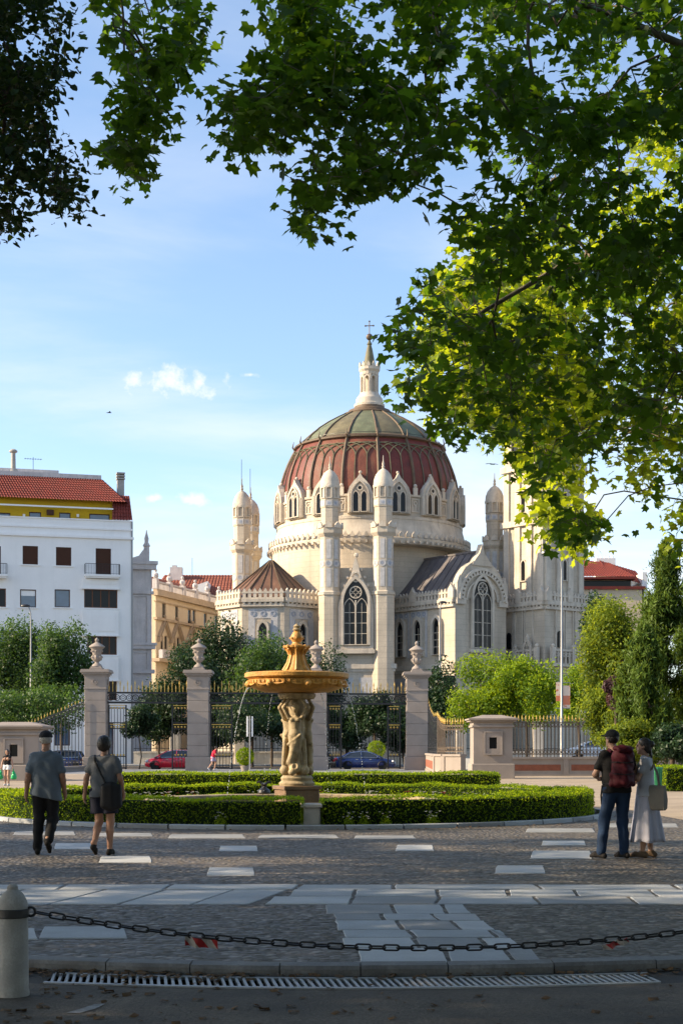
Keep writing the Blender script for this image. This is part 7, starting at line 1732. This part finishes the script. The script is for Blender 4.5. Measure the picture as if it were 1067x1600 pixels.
def person(label, loc, rz, J=None, scale=1.0, skin='skin', female=False, curl=.5, palmL=None, palmR=None, face=0.0, garments=None, group=None, h=.0105):
    j = dict(BASE); j.update(J or {}); t = thing('person', label, 'person', (0, 0, 0), group); w = .9 if female else 1.0
    pv, chs, nk, hd = map(V3, (j['pelvis'], j['chest'], j['neck'], j['head'])); F_ = Matrix.Rotation(face, 3, 'Z'); fx, fy = F_ @ V3((1, 0, 0)), F_ @ V3((0, 1, 0)); up = V3((0, 0, 1))
    tx = (V3(j['shR']) - V3(j['shL'])).normalized(); hx = (V3(j['hpR']) - V3(j['hpL'])).normalized()
    pr = []
    wa = pv.lerp(chs, .45)
    for s in (-1, 1):
        pr += [('c', pv + hx * s * .075, wa + tx * s * .055 * w, .108, .098 * w, .06), ('c', wa + tx * s * .055 * w, chs + tx * s * .085 * w, .098 * w, .112 * w, .06), ('c', chs + tx * s * .08, V3(j['sh' + 'LR'[s > 0]]) - tx * s * .045 - up * .02, .092 * w, .046, .05)]
    pr += [('c', nk - up * .05, hd - up * .06, .062 * w, .054 * w, .04)]
    if female: pr += [('e', chs + tx * s * .075 + V3((0, .1, .0)), (.065, .06, .065), .04) for s in (-1, 1)]
    # head with brow, nose, chin, mouth and ears
    R3 = F_.to_3x3(); E = lambda c, r, k: ('e', tuple(c), r, k, [list(q) for q in R3])
    pr += [E(hd + up * .018 - fy * .012, (.074, .092, .098), .01), E(hd - up * .055 + fy * .022, (.056, .062, .065), .03), E(hd - up * .012 + fy * .088, (.013, .022, .024), .012), E(hd - up * .098 + fy * .066, (.026, .022, .018), .02), E(hd + up * .026 + fy * .074, (.052, .02, .012), .012), E(hd - up * .058 + fy * .083, (.024, .012, .012), .01)]
    for s in (-1, 1): pr += [E(hd + fx * s * .075 - fy * .012 - up * .01, (.013, .022, .032), .008)]
    for s, q in ((-1, 'L'), (1, 'R')):
        sh, el, wr, hp, kn, an, to = [V3(j[k + q]) for k in ('sh', 'el', 'wr', 'hp', 'kn', 'an', 'to')]
        pr += [('c', sh - up * .01, el, .047 * w, .042 * w, .02), ('c', el, el.lerp(wr, .3), .042 * w, .043 * w, .02), ('c', el.lerp(wr, .3), wr, .043 * w, .028 * w, .02)]
        pr += hand_prims(wr, el, s, curl, palmL if s < 0 else palmR)
        cf = kn.lerp(an, .32); back = V3((0, -.018, 0))
        pr += [('c', hp, kn, .088, .058, .04), ('c', kn, cf + back, .057, .056, .03), ('c', cf + back, an, .055, .037, .03)]
        fd = (to - an).normalized(); heel = an - V3((fd.x, fd.y, 0)) * .05 - up * .045 if abs(an.z - .085) < .02 else an - (to - an).cross(V3((1, 0, 0))).normalized() * 0 - fd * .055
        pr += [('c', an, heel.lerp(an, .3), .036, .036, .02), ('c', heel.lerp(an, .25), an.lerp(to, .7), .034, .032, .02), ('c', an.lerp(to, .6), to, .034, .026, .02)]
    sdf_obj('body', pr, M[skin], t, h=h)
    b = MB()
    for s in (-1, 1): c = hd + fx * s * .031 + fy * .074 + up * .006; b.ball(c.x, c.y, c.z, .012, 8, 6)
    b.build('eyes', M['eye'], t, True)
    b = MB(); c = hd - up * .057 + fy * .0935; b.tube([c - fx * .02, c + fy * .002, c + fx * .02], [.003, .006, .003], 6); b.build('mouth', M['lip'], t, True)
    for g in garments or (): g(t, j, tx, hx, w, hd, fx, fy)
    t.location = loc; t.rotation_euler = (0, 0, rz); t.scale = (scale,) * 3
    return t
def fold(a=.006, f=26): return lambda X, Y, Z: a * np.sin(Z * f + 2.1 * np.sin(X * 11) + 1.3 * np.sin(Y * 9)) * np.sin(X * f * .6 + Z * 7 + 1)
def shirt(m, sleeve=.55, hem=.86, loose=.022, cuts=(), name='shirt', flare=.0):
    def g(t, j, tx, hx, w, hd, fx, fy):
        pv, chs, nk = V3(j['pelvis']), V3(j['chest']), V3(j['neck']); wa = pv.lerp(chs, .45); pr = []; L = loose
        low = pv.copy(); low.z = min(hem, pv.z)
        for s, q in ((-1, 'L'), (1, 'R')):
            sh, el = V3(j['sh' + q]), V3(j['el' + q])
            pr += [('c', low + hx * s * (.08 + flare), wa + tx * s * .06, .108 + L + flare * .5, .1 * w + L, .06), ('c', wa + tx * s * .06, chs + tx * s * .085, .1 * w + L, .114 * w + L * .6, .06), ('c', chs + tx * s * .08, sh - tx * s * .03 - V3((0, 0, .008)), .102 * w + L * .5, .060 + L * .25, .05)]
            if sleeve > 0: pr += [('c', sh - tx * s * .012, sh.lerp(el, sleeve), .058 + L * .2, .052 + L * .55, .03)]
        pr += [('c', nk - V3((0, 0, .06)), nk - V3((0, 0, .02)), .075, .066, .04)] + [('c', nk - V3((0, 0, .05)), V3(j['sh' + q]) + V3((0, 0, .0)), .07, .05, .05) for q in 'LR']
        cu = [((0, 0, hem), (0, 0, -1)), ((nk.x, nk.y, nk.z + .012), (0, -.35, .94))]
        cu = [(c, Vector(n).normalized()) for c, n in cu] + list(cuts)
        sdf_obj(name, pr, m, t, h=.0115, cuts=cu, wob=fold(.007))
    return g
def trousers(m, leg=1.0, r_add=.014, name='trousers', top=1.0, flare=0):
    def g(t, j, tx, hx, w, hd, fx, fy):
        pv = V3(j['pelvis']); pr = [('c', pv - hx * .07, pv + hx * .07, .115, .115, .05)]
        for q in 'LR':
            hp, kn, an = [V3(j[k + q]) for k in ('hp', 'kn', 'an')]; back = V3((0, -.014, 0))
            if leg >= 1: pr += [('c', hp, kn, .093 + r_add, .064 + r_add, .04), ('c', kn, kn.lerp(an, .4) + back, .064 + r_add, .058 + r_add, .03), ('c', kn.lerp(an, .4) + back, an - (an - kn).normalized() * .01, .058 + r_add, .052 + r_add, .03)]
            else: pr += [('c', hp, hp.lerp(kn, leg), .095 + r_add, .07 + r_add + flare + .03 * (1 - leg), .04)]
        cu = [((0, 0, pv.z + .09), V3((0, 0, 1)))]
        for q in 'LR':
            if leg < 1: hp, kn = V3(j['hp' + q]), V3(j['kn' + q])
        if leg < 1: zc = min(V3(j['hp' + q]).lerp(V3(j['kn' + q]), leg).z for q in 'LR'); cu.append(((0, 0, zc), V3((0, 0, -1))))
        sdf_obj(name, pr, m, t, h=.0115, cuts=cu, wob=fold(.006, 30))
    return g
def shoes(m, sole=None):
    def g(t, j, *a):
        for q in 'LR':
            an, to = V3(j['an' + q]), V3(j['to' + q]); fd = (to - an).normalized(); flat = abs(an.z - .085) < .02
            up = V3((0, 0, 1)) if flat else (V3((0, 0, 1)) - fd * fd.z).normalized()
            heel = (an - V3((fd.x, fd.y, 0)) * .055 - V3((0, 0, .045))) if flat else an - up * .075 - fd * .02 + V3((0, 0, 0))
            heel = heel if flat else an + (an - V3(j['kn' + q])).normalized() * .06 - fd * .02
            sdf_obj('shoe', [('c', an, heel, .044, .036, .03), ('c', heel, an.lerp(to, .6), .036, .037, .02), ('c', an.lerp(to, .55), to, .039, .028, .02)], m, t, h=.011)
            if sole and not flat: pass
    return g
def hair(m, kind='short'):
    def g(t, j, tx, hx, w, hd, fx, fy):
        up = V3((0, 0, 1)); c = hd + up * .028 - fy * .022
        pr = [('e', c, (.086, .102, .098), .01)]
        if kind == 'bob': pr += [('e', hd + up * .01 - fy * .03, (.105, .105, .125), .03), ('e', hd + fx * .06 - fy * .02 - up * .02, (.03, .05, .08), .02), ('e', hd - fx * .06 - fy * .02 - up * .02, (.03, .05, .08), .02)]
        if kind == 'bun': pr += [('e', hd - up * .02 - fy * .05, (.078, .07, .09), .03), ('e', hd - fy * .12 + up * .03, (.05, .045, .05), .01), ('c', hd - fy * .09 - up * .03, hd - fy * .12 - up * .16, .03, .015, .02)]
        if kind == 'long': pr += [('c', hd - fy * .05, hd - fy * .07 - up * .28, .085, .06, .03), ('c', hd - fx * .07 - fy * .01, hd - fx * .09 + fy * .02 - up * .26, .035, .03, .02), ('c', hd + fx * .07 - fy * .01, hd + fx * .09 + fy * .02 - up * .26, .035, .03, .02)]
        cut = [(hd + fy * (.052 if kind != 'short' else .06) + up * .05, (fy * .8 - up * .6).normalized())] if kind != 'long' else [(hd + fy * .045 + up * .04, (fy * .85 - up * .5).normalized())]
        low = hd - up * (.055 if kind == 'short' else .6)
        cut.append((low, V3((0, 0, -1))))
        sdf_obj('hair', pr, m, t, h=.009, cuts=cut, wob=lambda X, Y, Z: .004 * np.sin(X * 140 + 6 * np.sin(Z * 30)) * np.sin(Y * 90))
    return g
def cap(m, m2=None):
    def g(t, j, tx, hx, w, hd, fx, fy):
        up = V3((0, 0, 1)); c = hd + up * .04 - fy * .012
        o = sdf_obj('cap', [('e', c, (.099, .115, .1), .01), ('e', hd + up * .05 + fy * .12, (.07, .075, .012), .02)], m, t, h=.009, cuts=[(hd + up * .035, V3((0, 0, -1)))])
    return g
def part(name, prims, m, h=.012, cuts=(), wob=None):
    def g(t, *a): sdf_obj(name, prims, m, t, h=h, cuts=cuts, wob=wob)
    return g
def skirt(m, z0, z1, r0, r1, folds=11, amp=.03, dx=0.0, dy=0.0, sx=1.0):
    def g(t, j, *a):
        b = MB(); rings = []; n = 72
        for i in range(15):
            q = i / 14; z = z1 + (z0 - z1) * q; r = r1 + (r0 - r1) * q ** 1.15; ap = amp * q
            rings.append([(dx * q + sx * (r + ap * math.sin(folds * th + 1.2 * math.sin(3 * th))) * math.cos(th), dy * q + .8 * (r + ap * math.sin(folds * th + 1.2 * math.sin(3 * th))) * math.sin(th), z + .012 * math.sin(5 * th) * q) for th in np.linspace(0, 2 * math.pi, n, endpoint=False)])
        b.loft(rings, cap=False); o = b.build('skirt', m, t, True, 70)
        md = o.modifiers.new('thickness', 'SOLIDIFY'); md.thickness = .004
    return g
# 1 man walking away at the left
sM = 110.0
JA = dict(head=(0, .035, 1.625), pelvis=(0, 0, .94), knL=(-.10, .03, .50), anL=(-.115, .0, .085), toL=(-.14, .16, .03), hpR=(.09, 0, .91), knR=(.095, .05, .50), anR=(.06, -.20, .20), toR=(.075, -.165, .05),
          shL=(-.170, 0, 1.375), shR=(.170, 0, 1.375), elL=(-.235, -.07, 1.13), wrL=(-.265, -.04, .87), elR=(.235, -.03, 1.13), wrR=(.26, .06, .88))
g = G(72, 1335)
person('person in blue grey shirt, dark trousers and cap walking away at the left', g, R_(4), JA, 1.0, 'skin_b', garments=[shirt(cloth('blue_grey_shirt', (.125, .155, .19)), .72, .76, .032, flare=.012, cuts=[(V3((0, 0, .80)), V3((-.22, 0, -.97)).normalized())]), trousers(cloth('black_trousers', (.014, .014, .016)), 1.0, .012), shoes(cloth('black_shoe', (.018, .016, .014))), hair(M['hair_grey']), cap(cloth('dark_cap', (.025, .025, .028)))])
# 2 woman walking beside him
JB = dict(knL=(-.085, .05, .50), anL=(-.105, -.17, .17), toL=(-.10, -.09, .04), knR=(.085, .04, .51), anR=(.075, .05, .085), toR=(.085, .21, .03), elL=(-.25, -.05, 1.14), wrL=(-.285, -.02, .9), elR=(.255, -.04, 1.14), wrR=(.265, .08, .92), shL=(-.17, 0, 1.40), shR=(.17, 0, 1.40))
g = G(163, 1337)
wbag = cloth('black_bag', (.012, .012, .014), .6)
def bagB(t, *a):
    sdf_obj('shoulder_bag', [('c', (.15, -.15, 1.02), (.15, -.15, .74), .075, .085, .03), ('c', (.06, -.16, 1.0), (.06, -.16, .76), .07, .075, .05), ('c', (.23, -.10, 1.0), (.23, -.10, .76), .06, .07, .05)], wbag, t, h=.012)
    b = MB(); b.tube([(-.12, .06, 1.46), (-.135, -.02, 1.47), (-.11, -.115, 1.40), (-.03, -.15, 1.25), (.06, -.165, 1.08), (.1, -.17, .98)], .016, 6); b.build('bag_strap', wbag, t, True)
person('person in grey t-shirt and dark shorts with black shoulder bag walking away', g, R_(-6), JB, .955, 'skin_b', True, garments=[shirt(cloth('grey_tshirt', (.11, .12, .135)), .55, .86, .034), trousers(cloth('navy_shorts', (.012, .014, .028)), .72, .03, 'shorts', flare=.01), shoes(cloth('dark_sandal', (.02, .018, .017))), hair(M['hair'], 'bob'), bagB])
# 3 man with the red backpack
JC = dict(pelvis=(.0, 0, .94), hpL=(-.09, 0, .92), knL=(-.17, .04, .50), anL=(-.235, -.02, .085), toL=(-.33, .10, .03), knR=(.09, .03, .50), anR=(.10, -.02, .085), toR=(.03, .12, .03), chest=(-.02, .02, 1.29), head=(-.05, .07, 1.63), neck=(-.02, .01, 1.47),
          elL=(-.29, .05, 1.15), wrL=(-.17, .28, 1.10), elR=(.27, .06, 1.15), wrR=(.10, .28, 1.12))
red = cloth('maroon_backpack', (.055, .005, .010), .7)
def pack(t, *a):
    pk = [('c', (-.06, -.19, 1.05), (-.055, -.20, 1.42), .085, .088, .05), ('c', (.08, -.19, 1.05), (.075, -.20, 1.42), .085, .088, .05), ('c', (.01, -.24, 1.08), (.01, -.24, 1.38), .085, .082, .06), ('c', (.01, -.285, 1.06), (.01, -.285, 1.2), .062, .052, .015), ('c', (-.135, -.18, 1.02), (-.135, -.18, 1.15), .042, .032, .012), ('c', (.155, -.18, 1.02), (.155, -.18, 1.15), .042, .032, .012)]
    o = sdf_obj('backpack', pk, red, t, h=.0105, wob=fold(.008, 42))
    sdf_obj('lid', [('e', (.012, -.205, 1.50), (.145, .115, .055), .02), ('c', (-.07, -.29, 1.475), (.09, -.29, 1.475), .03, .03, .03)], red, o, h=.0105, wob=fold(.006, 50))
    b = MB()
    for s in (-1, 1): b.tube([(s * .12, -.13, 1.46), (s * .13, -.04, 1.49), (s * .13, .07, 1.45), (s * .14, .135, 1.33), (s * .15, .12, 1.18), (s * .15, -.02, 1.05), (s * .13, -.12, 1.0)], .022, 6)
    b.build('shoulder_straps', red, t, True)
    b = MB(); b.tube([(-.14, .1, 1.02), (-.19, .0, 1.02), (-.15, -.12, 1.02)], .018, 6); b.tube([(.14, .1, 1.02), (.19, .0, 1.02), (.15, -.12, 1.02)], .018, 6); b.tube([(-.2, .02, 1.0), (-.215, .03, .86), (-.21, .02, .74)], .012, 5); b.build('hip_strap', wbag, t, True)
    b = MB()
    for z in (1.16, 1.32): b.tube([(-.15, -.19, z), (-.11, -.285, z), (.01, -.345 + .02 * (z > 1.25), z - .01), (.13, -.285, z), (.165, -.19, z)], .008, 5)
    b.build('compression_strap', wbag, o, True)
g = G(963, 1341)
person('person in black t-shirt and jeans with a large maroon backpack', g, R_(10), JC, 1.0, 'skin', face=R_(25), curl=.8, garments=[shirt(cloth('black_tshirt', (.012, .012, .013)), .6, .90, .02), trousers(cloth('blue_jeans', (.016, .034, .075)), 1.0, .012, 'jeans'), shoes(cloth('dark_sneaker', (.022, .02, .02))), hair(M['hair']), cap(cloth('black_cap', (.015, .016, .017))), pack])
# phone-sized map in his hands
# 4 woman in the long skirt beside him
JD = dict(head=(.0, .045, 1.625), chest=(0, .02, 1.30), elL=(-.215, .10, 1.15), wrL=(-.14, .28, 1.22), elR=(.225, .05, 1.13), wrR=(.17, .27, 1.08), anL=(-.08, .05, .085), toL=(-.09, .22, .03), anR=(.09, -.06, .085), toR=(.1, .11, .03), shL=(-.165, 0, 1.40), shR=(.165, 0, 1.40))
g = G(1009, 1340)
tote_m = cloth('grey_tote', (.20, .185, .16))
def tote(t, *a):
    b = MB(T(-.16, -.12, .70) @ RZ(R_(62)))
    n = 9; fr = []
    for k, (z, wd, th) in enumerate(((0, .19, .02), (.03, .205, .045), (.15, .21, .05), (.28, .2, .035), (.36, .195, .02))): fr.append([(-wd, -th, z), (-wd * .5, -th * 1.3, z - .006), (0, -th * 1.4, z), (wd * .5, -th * 1.3, z + .004), (wd, -th, z), (wd, th, z), (0, th * 1.3, z), (-wd, th, z)])
    b.loft(fr); o = b.build('tote_bag', tote_m, t, True, 60)
    b = MB(T(-.16, -.12, .70) @ RZ(R_(62)))
    for th in (-.015, .015): b.tube([(-.1, th, .35), (-.07, th, .52), (0.0, th, .66), (.07, th, .52), (.1, th, .35)], .011, 5)
    b.build('handle', tote_m, o, True)
person('person in white t-shirt and long white skirt carrying a grey tote bag', g, R_(72), JD, .945, 'skin', True, face=R_(0), curl=.7, garments=[shirt(cloth('white_tshirt', (.40, .41, .44)), .5, .90, .016), skirt(cloth('white_skirt', (.40, .40, .47)), 0.24, 1.04, .30, .165, 10, .03, .0, -.02, 1.0), shoes(cloth('tan_sandal', (.16, .11, .07))), hair(M['hair'], 'bun'), tote])
# 5 girl with green bags by the kiosk, walking towards the camera
JE = dict(elL=(-.25, -.02, 1.14), wrL=(-.29, .03, .9), elR=(.25, -.02, 1.14), wrR=(.29, .03, .9), knL=(-.08, .07, .5), anL=(-.08, .02, .085), toL=(-.09, .18, .03), shL=(-.165, 0, 1.39), shR=(.165, 0, 1.39))
m, nt, bs = new_mat('green_plastic_bag'); bs.inputs['Base Color'].default_value = (.01, .42, .12, 1); bs.inputs['Roughness'].default_value = .35; bs.inputs['Transmission Weight'].default_value = .15; M['gbag'] = m
def gbags(t, *a):
    for s in (-1, 1):
        o = sdf_obj('shopping_bag', [('c', (s * .33, .03, .62), (s * .33, .04, .42), .07, .13, .06), ('c', (s * .36, .0, .6), (s * .36, -.05, .42), .06, .11, .06), ('c', (s * .31, .03, .80), (s * .325, .03, .62), .02, .06, .04)], M['gbag'], t, h=.014, wob=fold(.012, 40))
p = P(12, 1170, 38.5)
person('person in black top and white shorts carrying green plastic bags', (p.x, p.y, 0), R_(172), JE, .84, 'skin', True, garments=[shirt(cloth('black_top', (.012, .012, .013)), 0, 1.0, .006, name='top'), trousers(cloth('white_shorts', (.7, .7, .69)), .34, .02, 'shorts', flare=.01), shoes(cloth('white_sneaker', (.5, .5, .5))), hair(M['hair'], 'long'), gbags], h=.013)
# 6 runner in red between the pillars
JF = dict(pelvis=(0, -.02, .93), chest=(0, .10, 1.27), neck=(0, .15, 1.43), head=(0, .22, 1.58), shL=(-.18, .12, 1.38), shR=(.18, .12, 1.38), elL=(-.25, .0, 1.15), wrL=(-.16, .24, 1.17), elR=(.24, .16, 1.12), wrR=(.15, .40, 1.15), knL=(-.09, .22, .55), anL=(-.09, .12, .16), toL=(-.09, .29, .14), knR=(.09, -.08, .5), anR=(.09, -.30, .22), toR=(.09, -.24, .06))
p = P(333, 1170, 23.3)
person('person in red t-shirt running beside the second gate pillar', (p.x, p.y, 0), R_(-78), JF, .99, 'skin', garments=[shirt(cloth('red_tshirt', (.55, .02, .05)), .55, .84, .025), trousers(cloth('lilac_shorts', (.42, .36, .48)), .6, .03, 'shorts'), shoes(cloth('white_shoe', (.6, .6, .6))), hair(M['hair'])], h=.014)
